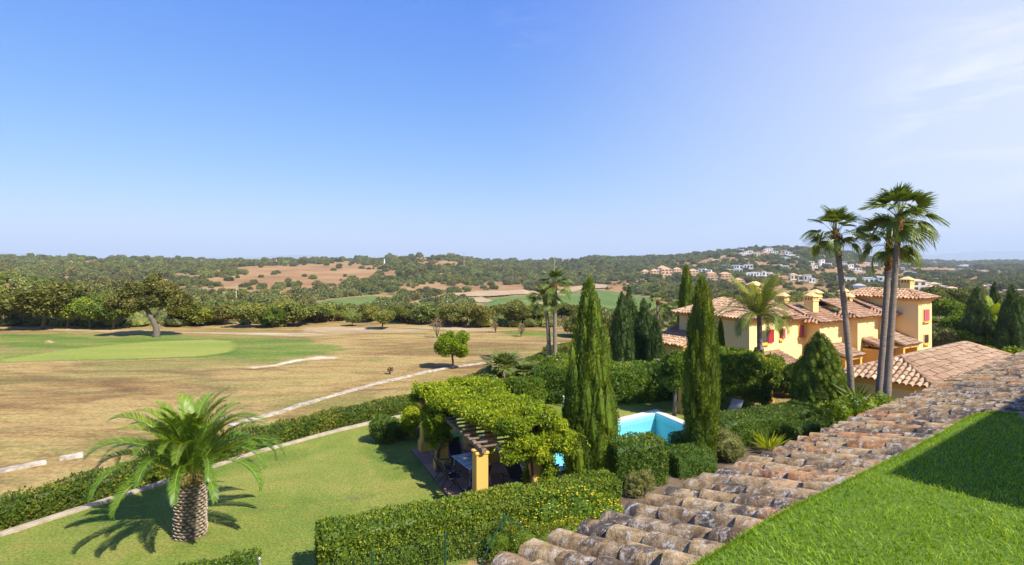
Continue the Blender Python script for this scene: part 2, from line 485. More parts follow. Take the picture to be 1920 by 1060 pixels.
# foliage (tone 0..1 = old to young leaf; low tone on inner cores paints shade)
L_HEDGE = leaf_mat('hedge_leaf', [(0, (.016, .036, .006)), (.5, (.048, .098, .013)), (.85, (.098, .158, .020)), (1, (.150, .185, .028))])
L_HEDGEY = leaf_mat('boundary_hedge_leaf', [(0, (.018, .034, .007)), (.45, (.046, .086, .014)), (.75, (.105, .138, .020)), (.93, (.165, .175, .026)), (1, (.19, .14, .03))])
L_HEDGED = leaf_mat('dark_hedge_leaf', [(0, (.012, .032, .007)), (.5, (.036, .078, .014)), (.85, (.075, .125, .025)), (1, (.12, .16, .04))])
L_VINE = leaf_mat('vine_leaf', [(0, (.022, .050, .005)), (.40, (.085, .150, .010)), (.72, (.165, .240, .014)), (1, (.30, .33, .018))], .4)
L_VINEG = leaf_mat('climber_leaf', [(0, (.018, .045, .007)), (.5, (.058, .112, .014)), (.85, (.14, .18, .022)), (1, (.22, .24, .04))], .4)
L_CYP = leaf_mat('cypress_leaf', [(0, (.012, .028, .004)), (.5, (.048, .092, .009)), (.85, (.105, .150, .014)), (1, (.13, .085, .045))], .25, .6)
L_CYPD = leaf_mat('dark_cypress_leaf', [(0, (.010, .024, .007)), (.5, (.030, .062, .018)), (.9, (.060, .100, .030)), (1, (.10, .13, .05))], .2, .6)
L_OAK = leaf_mat('oak_leaf', [(0, (.028, .044, .013)), (.5, (.080, .106, .030)), (.85, (.135, .160, .046)), (1, (.14, .15, .05))], .25, hue_var=.025, val_var=.25)
L_PINE = leaf_mat('pine_leaf', [(0, (.026, .050, .009)), (.5, (.068, .108, .016)), (.85, (.12, .16, .024)), (1, (.18, .19, .04))], .25, hue_var=.025, val_var=.25)
L_SCRUB = leaf_mat('scrub_leaf', [(0, (.022, .032, .014)), (.5, (.078, .098, .035)), (.85, (.128, .150, .056)), (1, (.15, .15, .07))], .2, .6, .2, .035, .3)
L_BRIGHT = leaf_mat('bright_leaf', [(0, (.030, .065, .005)), (.5, (.095, .165, .010)), (.85, (.185, .235, .015)), (1, (.27, .29, .03))], .4)
L_YELLOW = leaf_mat('yellow_leaf', [(0, (.06, .095, .005)), (.4, (.13, .195, .006)), (.8, (.235, .285, .010)), (1, (.31, .33, .02))], .4)
L_OLIVE = leaf_mat('grey_green_leaf', [(0, (.035, .048, .022)), (.5, (.085, .105, .045)), (.85, (.15, .165, .075)), (1, (.24, .23, .12))], .25)
L_DRY = leaf_mat('dry_grass_blade', [(0, (.11, .075, .036)), (.5, (.25, .17, .085)), (.85, (.36, .26, .14)), (1, (.20, .19, .06))], .25, .8, .1, gain=(1.1, 1.15, 1.2))
L_PALM = leaf_mat('date_palm_leaflet', [(0, (.022, .050, .006)), (.5, (.066, .112, .014)), (.85, (.15, .185, .026)), (1, (.24, .25, .06))], .35, .4, .4, .01, .1, gain=(1.75, 1.85, 1.3))
L_FAN = leaf_mat('fan_palm_leaf', [(0, (.018, .045, .006)), (.5, (.048, .088, .016)), (.85, (.10, .14, .026)), (1, (.20, .19, .05))], .28, .4, .5, .01, .12)
L_FANY = leaf_mat('pale_fan_palm_leaf', [(0, (.028, .050, .014)), (.5, (.075, .110, .034)), (.85, (.13, .165, .055)), (1, (.22, .21, .08))], .35, .45, .4, .01, .12)
L_FEATH = leaf_mat('feather_palm_leaf', [(0, (.022, .048, .010)), (.5, (.070, .112, .022)), (.85, (.14, .17, .035)), (1, (.22, .21, .06))], .35, .45, .4, .01, .1)
M_RACHIS = plain('palm_rachis', (.22, .23, .05), .5, .4, .2, 2)
M_PETAL_Y = plain('yellow_petal', (.66, .52, .03), .6, .2)
M_PETAL_W = plain('pale_petal', (.62, .58, .66), .6, .2)
# ---------------------------------------------------------------- land
# how thickly scrub stands, by place on the slopes
BARE = [(170, 494, 42, 9, .9), (125, 521, 14, 6, .8), (180, 522, 14, 5, .7), (268, 498, 30, 6, .5), (545, 512, 115, 12, 1.05), (430, 546, 80, 12, .9), (600, 525, 75, 14, .9),
        (470, 528, 60, 9, .8), (540, 545, 50, 8, .6), (395, 565, 35, 6, .7), (665, 507, 45, 12, .9), (735, 515, 30, 6, .8), (790, 482, 52, 5, 1.0), (840, 495, 30, 4, .7), (880, 535, 70, 8, .8),
        (960, 540, 80, 9, .9), (800, 545, 60, 6, .6), (850, 512, 24, 5, .5), (700, 555, 40, 6, .5), (1055, 487, 45, 9, .8), (1120, 545, 60, 8, .9), (1375, 478, 12, 10, .6), (1430, 478, 40, 8, .6),
        (1345, 487, 26, 5, .9), (1620, 500, 50, 4, .8), (1700, 511, 70, 4, .9), (1790, 506, 60, 4, .8), (1880, 515, 50, 4, .7), (1660, 521, 60, 4, .7), (1560, 508, 40, 4, .6), (1820, 526, 50, 4, .6), (1500, 545, 70, 10, 1.0), (1700, 505, 80, 8, .7), (1640, 512, 60, 5, .6), (1860, 510, 50, 5, .4), (620, 497, 60, 4, .7), (540, 485, 40, 2, .7), (300, 530, 20, 4, .5)]
def scrub_density(x, y, z):
    d = np.maximum(y, 1)
    px = 960 + FPX * x / d; py = YH + FPX * (HC - z) / d
    n = fbm(x / 70, y / 70, 21, 3)
    v = .55 + 1.6 * (n - .45)
    for cx, cy, rx, ry, s in BARE:
        r2 = ((px - cx) / rx) ** 2 + ((py - cy) / ry) ** 2
        v = v - s * 1.2 * np.exp(-r2 * 1.25) * (.55 + .9 * fbm(x / 38, y / 38, 33))
    return np.clip(v, .05, 1)

ang = np.concatenate([np.linspace(-180, -64, 50, endpoint=False), np.linspace(-64, 64, 470, endpoint=False), np.linspace(64, 180, 50, endpoint=False)])
rad = np.concatenate([[0.5], np.geomspace(3, 80, 46, endpoint=False), np.geomspace(80, 3000, 220, endpoint=False), np.geomspace(3000, 16000, 22)])
A_, R_ = np.meshgrid(np.radians(ang), rad)
gx, gy = (R_ * np.sin(A_)).ravel(), (R_ * np.cos(A_)).ravel()
gz = terrain(gx, gy)
na, nr_ = len(ang), len(rad)
ii, jj = np.meshgrid(np.arange(nr_ - 1), np.arange(na), indexing='ij')
jn = (jj + 1) % na
gf = np.stack([ii * na + jj, (ii) * na + jn, (ii + 1) * na + jn, (ii + 1) * na + jj], -1).reshape(-1, 4)[:, ::-1]
gf = np.concatenate([gf])
cover = sstep(74, 120, gy)
ground = newobj('ground', mesh_np('ground', np.stack([gx, gy, gz], 1), [gf, np.arange(na)[None, :]], {'cover': cover, 'scrub': scrub_density(gx, gy, gz) * .9}, True), M_GROUND)
tag(ground, kind='structure')

def poly_dist(P, poly):
    """signed distance (inside > 0) from points to a polygon"""
    poly = np.asarray(poly, float); n = len(poly)
    d = np.full(len(P), 1e9); ins = np.zeros(len(P), bool)
    for i in range(n):
        a, b = poly[i], poly[(i + 1) % n]
        ab = b - a; t = np.clip(((P - a) @ ab) / max(ab @ ab, 1e-9), 0, 1)
        d = np.minimum(d, np.hypot(*(P - (a + t[:, None] * ab)).T))
        c = ((a[1] > P[:, 1]) != (b[1] > P[:, 1]))
        with np.errstate(divide='ignore', invalid='ignore'):
            xx = (b[0] - a[0]) * (P[:, 1] - a[1]) / (b[1] - a[1]) + a[0]
        ins ^= c & (P[:, 0] < xx)
    return np.where(ins, d, -d)

def sheet(name, pxpoly, mat, dz, feather, far=False, cell=None, label=None):
    """a ground cover laid on the land; the outline is given where it shows in the photo and turned into places on the land"""
    pts = [(hit(*p) if far else G(*p)) for p in pxpoly]
    W = np.array([(p.x, p.y) for p in pts])
    lo, hi = W.min(0) - feather * .2, W.max(0) + feather * .2
    if cell is None: cell = max((hi - lo).max() / 110, .15)
    nx, ny = int((hi[0] - lo[0]) / cell) + 2, int((hi[1] - lo[1]) / cell) + 2
    X, Y = np.meshgrid(np.linspace(lo[0], hi[0], nx), np.linspace(lo[1], hi[1], ny))
    P = np.stack([X.ravel(), Y.ravel()], 1)
    sd = poly_dist(P, W)
    idx = np.arange(nx * ny).reshape(ny, nx)
    f = np.stack([idx[:-1, :-1], idx[:-1, 1:], idx[1:, 1:], idx[1:, :-1]], -1).reshape(-1, 4)
    f = f[(sd[f] > -cell * .6).all(1)]
    used = np.unique(f); rem = np.full(nx * ny, -1); rem[used] = np.arange(len(used))
    z = terrain(P[used, 0], P[used, 1]) + dz
    o = newobj(name, mesh_np(name, np.column_stack([P[used], z]), rem[f], {'edge': np.clip(sd[used] / feather, 0, 1), 'scrub': np.full(len(used), .3)}, True), mat)
    tag(o, kind='structure')
    return o

# golf hole beside the garden
sheet('rough', [(-60, 626), (0, 623), (160, 622), (290, 622), (420, 628), (520, 630), (600, 632), (680, 650), (690, 664), (640, 668), (560, 682), (470, 688), (400, 681), (300, 676), (150, 681), (0, 684), (-60, 690)], M_ROUGH, .012, 4.5)
sheet('putting_green', [(60, 664), (150, 652), (280, 640), (400, 636), (445, 639), (452, 650), (440, 662), (380, 670), (250, 675), (120, 677), (-10, 682), (-20, 676)], M_GREEN, .024, 1.6)
sheet('bunker', [(440, 690), (500, 684), (545, 674), (600, 666), (648, 668), (640, 675), (580, 677), (520, 689), (470, 694)], M_SAND, .020, 1.5)
sheet('bunker', [(82, 640), (96, 637), (106, 642), (96, 645), (84, 644)], M_SAND, .022, .9)
sheet('dirt_track', [(-60, 604), (0, 609), (120, 617), (250, 620), (400, 622), (520, 623), (560, 624), (640, 617), (760, 612), (900, 614), (1010, 624), (1090, 634), (1090, 640), (1000, 632), (900, 622), (760, 620), (650, 628), (560, 632), (400, 627), (120, 622), (-60, 614)], M_TRACK, .010, 1.8)
sheet('sandy_clearing', [(560, 613), (640, 612), (740, 614), (840, 619), (800, 623), (700, 626), (610, 627), (550, 622)], M_TRACK, .016, 3.5)
sheet('fairway', [(920, 620), (1000, 622), (1100, 627), (1100, 637), (1010, 633), (940, 627)], M_ROUGH, .020, 1.2)
# fairways far across the valley
sheet('far_fairway', [(560, 571), (620, 562), (690, 555), (752, 556), (760, 566), (700, 574), (620, 580)], M_FARGRASS, .5, 12, True)
sheet('far_fairway', [(868, 561), (950, 557), (1040, 551), (1110, 541), (1160, 547), (1240, 560), (1270, 585), (1180, 596), (1080, 590), (960, 586), (900, 578)], M_FARGRASS, .5, 12, True)
for p in ([(870, 560), (905, 558), (930, 566), (905, 570), (885, 566)], [(935, 571), (956, 570), (960, 574), (940, 575)], [(1005, 568), (1025, 567), (1028, 572), (1008, 573)], [(1038, 572), (1058, 571), (1060, 575), (1040, 576)], [(945, 577), (960, 576), (962, 580), (946, 580)]):
    sheet('far_bunker', p, M_FARSAND, .8, 4, True)
sheet('far_track', [(742, 574), (780, 565), (835, 553), (900, 547), (1000, 547), (1060, 543), (1105, 533), (1140, 535), (1150, 541), (1100, 543), (1055, 551), (960, 555), (880, 558), (820, 567), (760, 578)], M_FARTRACK, .9, 8, True)
sheet('far_track', [(1330, 488), (1352, 481), (1364, 480), (1346, 490), (1334, 492)], M_FARTRACK, .9, 8, True)

# hazy mountain ranges beyond everything
def range_mesh(name, D, prof, depth, seed):
    xs = np.linspace(prof[0][0], prof[-1][0], 160)
    top = HC + (YH - np.interp(xs, [p[0] for p in prof], [p[1] for p in prof])) / FPX * D
    top = top + (fbm(xs / 16, xs * 0, seed, 3) - .5) * .012 * D * .35
    X = (xs - 960) / FPX * D
    rows = [(D - depth, -30 + 0 * top), (D - depth * .55, -30 + (top + 30) * .45), (D - depth * .25, -30 + (top + 30) * .72), (D, top), (D + depth, -40 + 0 * top)]
    V = np.concatenate([np.column_stack([X * (r[0] / D) + (0 if i in (0, 3, 4) else 60 * np.sin(xs * .13 * (i + 1))), np.full_like(X, r[0]), r[1]]) for i, r in enumerate(rows)])
    n = len(xs); idx = np.arange(len(V)).reshape(len(rows), n)
    f = np.stack([idx[:-1, :-1], idx[:-1, 1:], idx[1:, 1:], idx[1:, :-1]], -1).reshape(-1, 4)
    o = newobj(name, mesh_np(name, V, f, None, True), M_MOUNT)
    return tag(o, kind='structure')
range_mesh('mountains', 11500, [(1440, 494), (1500, 482), (1540, 470), (1580, 460), (1615, 455), (1650, 459), (1700, 470), (1750, 480), (1800, 487), (1860, 493)], 2200, 5)
range_mesh('mountains', 14000, [(1650, 494), (1700, 482), (1800, 474), (1900, 470), (2000, 474), (2200, 480), (2500, 494)], 1800, 8)
range_mesh('mountains', 12500, [(-100, 488), (0, 474), (60, 474), (120, 484), (300, 488), (380, 484), (500, 481), (545, 477), (590, 479), (640, 485), (700, 490)], 1500, 9)

# haze
hz = MB(); hz.box((0, 0, 220), (36000, 36000, 620))
q = NT('haze_air')
v = q.n('ShaderNodeVolumePrincipled')
v.inputs['Color'].default_value = (.74, .87, 1.0, 1)
v.inputs['Density'].default_value = 1.3e-4
q.t.links.new(v.outputs[0], q.out.inputs['Volume'])
haze = tag(hz.obj('haze', q.m), kind='stuff')
# ---------------------------------------------------------------- foliage generators
def unit(v):
    return v / np.maximum(np.linalg.norm(v, axis=1, keepdims=True), 1e-9)
_b = bmesh.new(); bmesh.ops.create_icosphere(_b, subdivisions=1, radius=1.0)
_b.verts.ensure_lookup_table()
ICO1 = (np.array([v.co[:] for v in _b.verts]), np.array([[v.index for v in f.verts] for f in _b.faces])); _b.free()
_b = bmesh.new(); bmesh.ops.create_icosphere(_b, subdivisions=2, radius=1.0)
ICO2 = (np.array([v.co[:] for v in _b.verts]), np.array([[v.index for v in f.verts] for f in _b.faces])); _b.free()

class Leaves:
    """gathers leaf-sized faces (and the inner masses they grow on, shade painted in by tone) into one mesh"""
    def __init__(s, seed=0):
        s.V, s.F, s.T, s.n = [], [], [], 0
        s.r = np.random.default_rng(seed)
    def raw(s, V, F, T):
        s.V.append(V); s.F.append(np.asarray(F) + s.n); s.T.append(T); s.n += len(V)
    def leaves(s, P, D, N, L, W, T, fold=.25):
        """P base points, D growing directions, N leaf normals, L lengths, W widths"""
        D = unit(D); Sd = unit(np.cross(D, N)); Nn = np.cross(Sd, D)
        L = np.broadcast_to(np.asarray(L, float), (len(P),))[:, None]; W = np.broadcast_to(np.asarray(W, float), (len(P),))[:, None]
        a = P; tip = P + D * L - Nn * L * .12
        m = P + D * L * .45 + Nn * W * fold
        l, r = m + Sd * W * .5, m - Sd * W * .5
        n = len(P)
        V = np.stack([a, l, tip, r], 1).reshape(-1, 3)
        i = np.arange(n) * 4
        F = np.concatenate([np.stack([i, i + 2, i + 1], 1), np.stack([i, i + 3, i + 2], 1)])
        s.raw(V, F, np.repeat(np.broadcast_to(np.asarray(T, float), (n,)), 4))
    def shell(s, P, N, size, tone, up=0.0, spread=.9, var=.35, aspect=.6, droop=0.0):
        """leaves standing off a surface with normals N"""
        r = s.r; n = len(P)
        J = r.normal(size=(n, 3))
        D = unit(N * .55 + J * spread * .6 + np.array([0, 0, up]) - np.array([0, 0, droop]))
        LN = unit(N + r.normal(size=(n, 3)) * spread * .55)
        L = size * (1 + var * r.uniform(-1, 1, n))
        s.leaves(P - N * size * .25, D, LN, L, L * aspect, tone)
    def lobe(s, c, rad, n, size, tone=.5, up=0.0, core=.82, spread=.9, aspect=.6, tvar=.16, droop=0.0, hole=0.0, ico=ICO1, rough=.12, under=True):
        r = s.r; c = np.asarray(c, float); rad = np.asarray(rad if hasattr(rad, '__len__') else (rad,) * 3, float)
        U = unit(r.normal(size=(int(n), 3)))
        if not under: U[:, 2] = np.abs(U[:, 2]) * 1.0 - .15; U = unit(U)
        k = 1 + rough * np.sin(U[:, 0] * 5 + c[0] * 3) * np.cos(U[:, 1] * 4 + c[2] * 5) + r.normal(size=len(U)) * .05
        P = c + U * rad * k[:, None]
        N = unit(U / rad)
        T = np.clip(tone + r.normal(size=len(U)) * tvar, 0, 1)
        s.shell(P, N, size, T, up, spread, .35, aspect, droop)
        if core > 0:
            V, F = ico
            s.raw(c + V * rad * core * (1 + .10 * r.normal(size=(len(V), 1))), F, np.full(len(V), max(0, tone - .18)))  # core toned darker than its leaves, standing in for inner shade
    def mesh(s, name):
        return mesh_np(name, np.concatenate(s.V), [np.concatenate(s.F)], {'tone': np.concatenate(s.T)})

def hedge_mesh(name, path, w, h, leaf, dens, seed, tone=.5, tvar=.2, h0=0.0, wob=.10, flower=None, patch=.22, taper=0.0):
    """clipped hedge along a path of ground points; its section is a box with rounded shoulders"""
    lv = Leaves(seed); r = lv.r
    Pth = np.array([(p[0], p[1]) for p in path], float)
    base = np.array([(p[2] if len(p) > 2 else 0.0) for p in path], float)
    seg = np.diff(Pth, axis=0); sl = np.hypot(*seg.T); cum = np.concatenate([[0], np.cumsum(sl)]); Ltot = cum[-1]
    def at(t):
        k = np.clip(np.searchsorted(cum, t, 'right') - 1, 0, len(sl) - 1)
        f = (t - cum[k]) / sl[k]
        d = seg[k] / sl[k][:, None]
        return Pth[k] + seg[k] * f[:, None], d, base[k] * (1 - f) + base[k + 1] * f
    rc = min(.22, w * .35)
    # section: outline points with normals (y across, z up)
    pr = []
    for z in np.linspace(0, h - rc, 8): pr.append((-w / 2, z, -1, 0))
    for a in np.linspace(0, math.pi / 2, 5)[1:]: pr.append((-w / 2 + rc - rc * math.cos(a), h - rc + rc * math.sin(a), -math.cos(a), math.sin(a)))
    for y in np.linspace(-w / 2 + rc, w / 2 - rc, 5)[1:]: pr.append((y, h, 0, 1))
    for a in np.linspace(0, math.pi / 2, 5)[1:]: pr.append((w / 2 - rc + rc * math.sin(a), h - rc + rc * math.cos(a), math.sin(a), math.cos(a)))
    for z in np.linspace(h - rc, 0, 8)[1:]: pr.append((w / 2, z, 1, 0))
    pr = np.array(pr); pl = np.concatenate([[0], np.cumsum(np.hypot(*np.diff(pr[:, :2], axis=0).T))])
    n = int(dens * pl[-1] * Ltot)
    q = r.uniform(0, pl[-1], n); t = r.uniform(0, Ltot, n)
    sec = np.stack([np.interp(q, pl, pr[:, i]) for i in range(4)], 1)
    C, Dv, Zb = at(t)
    Sx = np.stack([-Dv[:, 1], Dv[:, 0]], 1)
    def place(C, Sx, Zb, sec, off=0.0):
        hv = 1 + .05 * (fbm(C[:, 0] * .8, C[:, 1] * .8, seed + 1) - .5) * 2
        lump = wob * (fbm(C[:, 0] * 2.2 + sec[:, 1] * 2.0, C[:, 1] * 2.2 + sec[:, 0] * 2.3, seed) - .4) * 2 + off
        y = sec[:, 0] + sec[:, 2] * lump; z = np.maximum(sec[:, 1] * hv + sec[:, 3] * lump, .02)
        return np.column_stack([C + Sx * y[:, None], Zb + z])
    P = place(C, Sx, Zb, sec, r.normal(size=n) * leaf * .35)
    N = np.column_stack([Sx * sec[:, 2:3], sec[:, 3]])
    # ends
    for e, sg in ((0.0, -1), (Ltot, 1)):
        m = int(dens * w * h)
        if m == 0: continue
        yy = r.uniform(-w / 2, w / 2, m); zz = r.uniform(0, h, m)
        ok = ~((np.abs(yy) > w / 2 - rc) & (zz > h - rc) & (np.hypot(np.abs(yy) - (w / 2 - rc), zz - (h - rc)) > rc)); yy, zz = yy[ok], zz[ok]; m = len(yy)
        C2, D2, Z2 = at(np.full(m, e)); S2 = np.stack([-D2[:, 1], D2[:, 0]], 1)
        lump = wob * (fbm(yy * 2.5 + e, zz * 2.5, seed + 3) - .4)
        P = np.concatenate([P, np.column_stack([C2 + S2 * yy[:, None] + D2 * sg * lump[:, None], Z2 + zz])])
        N = np.concatenate([N, np.column_stack([D2 * sg, np.zeros(m)])])
    T = np.clip(tone + patch * 2 * (fbm(P[:, 0] * 1.1 + P[:, 2], P[:, 1] * 1.1 - P[:, 2], seed + 5) - .5) + r.normal(size=len(P)) * tvar, 0, 1)
    # thin places, and twiggy dry patches
    hole = fbm(P[:, 0] * 4.2 + P[:, 2] * 2.1, P[:, 1] * 4.2 - P[:, 2] * 3.3, seed + 7)
    ok = (hole > .34) | (r.uniform(size=len(P)) < .22)
    dry = fbm(P[:, 0] * .9 - P[:, 2] * .8, P[:, 1] * .9 + P[:, 2], seed + 11) > .70
    T = np.where(dry & (r.uniform(size=len(P)) < .45), r.uniform(.9, 1.0, len(P)), T)
    P, N, T = P[ok], N[ok], T[ok]
    Lv = leaf * r.choice([.7, 1.0, 1.0, 1.45], len(P))
    lv.shell(P, N, Lv[:, None] if False else leaf, T, up=.25, spread=1.0, var=.55)
    # inner twig mass, tone lowered so the gaps look shaded
    ts = np.linspace(0.04, Ltot - .04, max(2, int(Ltot / .6))); C, Dv, Zb = at(ts); Sx = np.stack([-Dv[:, 1], Dv[:, 0]], 1)
    k = len(pr); rows = []
    for i in range(len(ts)):
        s_ = pr.copy()
        rows.append(place(np.repeat(C[i:i + 1], k, 0), np.repeat(Sx[i:i + 1], k, 0), np.repeat(Zb[i:i + 1], k), s_, -leaf * 1.5))
    V = np.concatenate(rows); idx = np.arange(len(V)).reshape(len(ts), k)
    f = np.concatenate([np.stack([idx[:-1, :-1], idx[1:, :-1], idx[1:, 1:]], -1).reshape(-1, 3), np.stack([idx[:-1, :-1], idx[1:, 1:], idx[:-1, 1:]], -1).reshape(-1, 3)])
    caps = [[idx[e, 0], idx[e, j], idx[e, j + 1]] for e in (0, -1) for j in range(1, k - 1)]
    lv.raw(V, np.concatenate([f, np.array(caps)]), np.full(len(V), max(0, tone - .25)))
    return lv.mesh(name)

def spindle_mesh(name, h, prof, seed, nl, per, leaf, lobe_h=.55, lobe_w=.17, tone=.5, up=1.1, brown=0.0, aspect=.32, gap=.12, squat=1.0):
    """cypress: upright flame-shaped sprays packed round a tapering body; prof = [(height fraction, radius)]"""
    lv = Leaves(seed); r = lv.r
    zf = np.array([p[0] for p in prof]); rr = np.array([p[1] for p in prof])
    # inner body, tone lowered to paint shade between the sprays
    ns, nz = 14, 16
    zs = np.linspace(0.0, .97, nz); V = []
    for z in zs:
        for k in range(ns):
            a = 2 * math.pi * k / ns
            q = np.interp(z, zf, rr) * (.72 + .12 * math.sin(a * 3 + z * 9 + seed))
            V.append((q * math.cos(a), q * math.sin(a), z * h))
    idx = np.arange(ns * nz).reshape(nz, ns); jn = np.roll(idx, -1, 1)
    F = np.concatenate([np.stack([idx[:-1], jn[:-1], jn[1:]], -1).reshape(-1, 3), np.stack([idx[:-1], jn[1:], idx[1:]], -1).reshape(-1, 3)])
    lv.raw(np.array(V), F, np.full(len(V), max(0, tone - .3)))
    # sprays, by area
    zz = np.linspace(0, 1, 200); wgt = np.interp(zz, zf, rr) + .04; cdf = np.cumsum(wgt); cdf /= cdf[-1]
    for i in range(nl):
        z = np.interp((i + r.uniform()) / nl, cdf, zz); a = r.uniform(0, 2 * math.pi)
        R0 = float(np.interp(z, zf, rr))
        k = .92 + gap * (2 * vnoise(np.array([a * 2.2]), np.array([z * h * 1.1]), seed)[0] - 1) + r.normal() * .055
        sc = (.55 + .6 * min(1, R0 / max(rr))) * r.uniform(.75, 1.25)
        lh, lw = lobe_h * sc, lobe_w * sc
        q = max(R0 * k - lw * .6, 0)
        c = np.array([q * math.cos(a), q * math.sin(a), max(min(z * h, h - lh * .9), lh * .55)])
        t = tone + r.normal() * .12 + .25 * (vnoise(np.array([a * 1.6 + 9]), np.array([z * h * .7]), seed + 4)[0] - .5)
        if brown and r.uniform() < brown: t = 1.0
        n = max(10, int(per * sc))
        U = unit(r.normal(size=(n, 3)))
        tp = 1 - .55 * np.clip(U[:, 2], 0, 1)
        P = c + U * np.array([lw, lw, lh]) * np.stack([tp, tp, np.ones(n)], 1)
        out = np.array([math.cos(a), math.sin(a), 0])
        lean = out * r.uniform(.15, .55)
        N = unit(U / np.array([lw, lw, lh]))
        D = unit(N * .5 + np.array([0, 0, up]) + lean + r.normal(size=(n, 3)) * .28)
        LN = unit(N + r.normal(size=(n, 3)) * .4)
        L = leaf * r.uniform(.7, 1.3, n)
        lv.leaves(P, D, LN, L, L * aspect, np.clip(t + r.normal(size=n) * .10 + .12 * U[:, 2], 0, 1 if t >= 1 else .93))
        Vi, Fi = ICO1
        tp = 1 - .55 * np.clip(Vi[:, 2], 0, 1)
        lv.raw(c + Vi * np.array([lw, lw, lh]) * np.stack([tp, tp, np.ones(len(Vi))], 1) * .88, Fi, np.full(len(Vi), max(0, min(t, .93) - .15)))  # spray core also darkened, shade put into its tone
    return lv.mesh(name)

def crown_mesh(name, lobes, leaf, dens, seed, tone=.5, tvar=.16, spread=.95, aspect=.62, up=.15, lvar=.10, core=.80, ico=ICO1, droop=0.0, rough=.12):
    lv = Leaves(seed)
    for c, rad in lobes:
        rad = np.asarray(rad if hasattr(rad, '__len__') else (rad,) * 3, float)
        area = 4 * math.pi * (np.prod(rad) ** (2 / 3))
        lv.lobe(c, rad, max(8, area * dens), leaf, tone + lv.r.normal() * lvar, up, core, spread, aspect, tvar, droop, ico=ico, rough=rough)
    return lv.mesh(name)
def cloud_lobes(c, R0, n, sub, seed, flat=.75, low=-.35):
    """lobes spread over an ellipsoid crown"""
    r = np.random.default_rng(seed); out = []
    R0 = np.asarray(R0 if hasattr(R0, '__len__') else (R0, R0, R0 * flat), float)
    for i in range(n):
        u = unit(r.normal(size=(1, 3)))[0]
        if u[2] < low: u[2] = low + r.uniform(0, .3)
        k = r.uniform(.62, .95)
        s_ = sub * r.uniform(.7, 1.3)
        out.append((np.asarray(c, float) + u * R0 * k * (1 - .35 * sub / R0.mean()), (s_, s_, s_ * .8)))
    return out
def trunk_mb(pts, rads, seg=9, limbs=(), tone=.5):
    m = MB(); m.tube(pts, rads, seg, tone)
    for p, q_, r0, r1 in limbs:
        mid = (Vector(p) + Vector(q_)) / 2 + Vector((0, 0, .12 * (Vector(q_) - Vector(p)).length))
        m.tube([p, mid, q_], [r0, (r0 + r1) / 2, r1], 6, tone)
    return m

# ---------------------------------------------------------------- palms
def feather_frond(name, L, e0, bend, n=62, leaf=.42, lw=.035, seed=0, twist=0.0, vee=.5, tone=.5, droop=.5, tipbend=0.0):
    """feather frond in the x-z plane: starts at elevation e0 and bends down along its length"""
    r = np.random.default_rng(seed)
    lv = Leaves(seed); k = 26
    s_ = np.linspace(0, 1, k); e = e0 - bend * (s_ ** 1.4) - tipbend * s_ ** 4
    dx, dz = np.cos(e) * L / (k - 1), np.sin(e) * L / (k - 1)
    X = np.concatenate([[0], np.cumsum(dx[:-1])]); Z = np.concatenate([[0], np.cumsum(dz[:-1])])
    Yb = twist * s_ ** 2 * L
    ax = np.stack([X, Yb, Z], 1)
    # rachis
    rad = np.interp(s_, [0, .15, 1], [.045, .026, .005]) * (L / 3) ** .5
    V, F = [], []
    for i in range(k):
        t = np.array([math.cos(e[i]), 0, math.sin(e[i])]); b = np.array([0, 1, 0]); nn = np.cross(t, b) * -1
        for a in range(4):
            V.append(ax[i] + (b * math.cos(a * math.pi / 2) + nn * math.sin(a * math.pi / 2) * .7) * rad[i])
    for i in range(k - 1):
        for a in range(4):
            j = (a + 1) % 4
            F += [(i * 4 + a, i * 4 + j, i * 4 + 4 + j), (i * 4 + a, i * 4 + 4 + j, i * 4 + 4 + a)]
    lv.raw(np.array(V), np.array(F), np.full(len(V), .92))
    st = np.repeat(np.linspace(.06, .995, n), 2) + r.normal(size=2 * n) * .003
    sd = np.tile([1.0, -1.0], n)
    P = np.stack([np.interp(st, s_, ax[:, i]) for i in range(3)], 1); ee = np.interp(st, s_, e)
    t = np.stack([np.cos(ee), 0 * ee, np.sin(ee)], 1); b = np.array([[0, 1.0, 0]]); nn = np.stack([-np.sin(ee), 0 * ee, np.cos(ee)], 1)
    ll = leaf * np.interp(st, [0, .12, .35, .75, 1], [.25, .6, 1, .85, .35]) * r.uniform(.88, 1.12, 2 * n)
    fw = np.interp(st, [0, .5, 1], [.35, .7, 1.5])
    D = unit(t * fw[:, None] + b * sd[:, None] * 1.0 + nn * (vee + r.normal(size=2 * n) * .10)[:, None])
    tone_ = np.clip(tone + r.normal(size=2 * n) * .09 + .12 * (st - .5), 0, 1)
    # two-piece leaflets that droop at the tip
    Sd = unit(np.cross(D, nn)); w = lw * np.interp(st, [0, .5, 1], [.8, 1, .7])
    m = P + D * (ll * .55)[:, None] - np.array([0, 0, 1]) * (ll * .05 * droop)[:, None]
    tip = P + D * ll[:, None] - np.array([0, 0, 1]) * (ll * .34 * droop)[:, None]
    V = np.stack([P + Sd * w[:, None] * .35, P - Sd * w[:, None] * .35, m - Sd * w[:, None] * .5, m + Sd * w[:, None] * .5, tip], 1).reshape(-1, 3)
    i = np.arange(2 * n) * 5
    F = np.concatenate([np.stack([i, i + 1, i + 2], 1), np.stack([i, i + 2, i + 3], 1), np.stack([i + 3, i + 2, i + 4], 1)])
    lv.raw(V, F, np.repeat(tone_, 5))
    return lv.mesh(name)

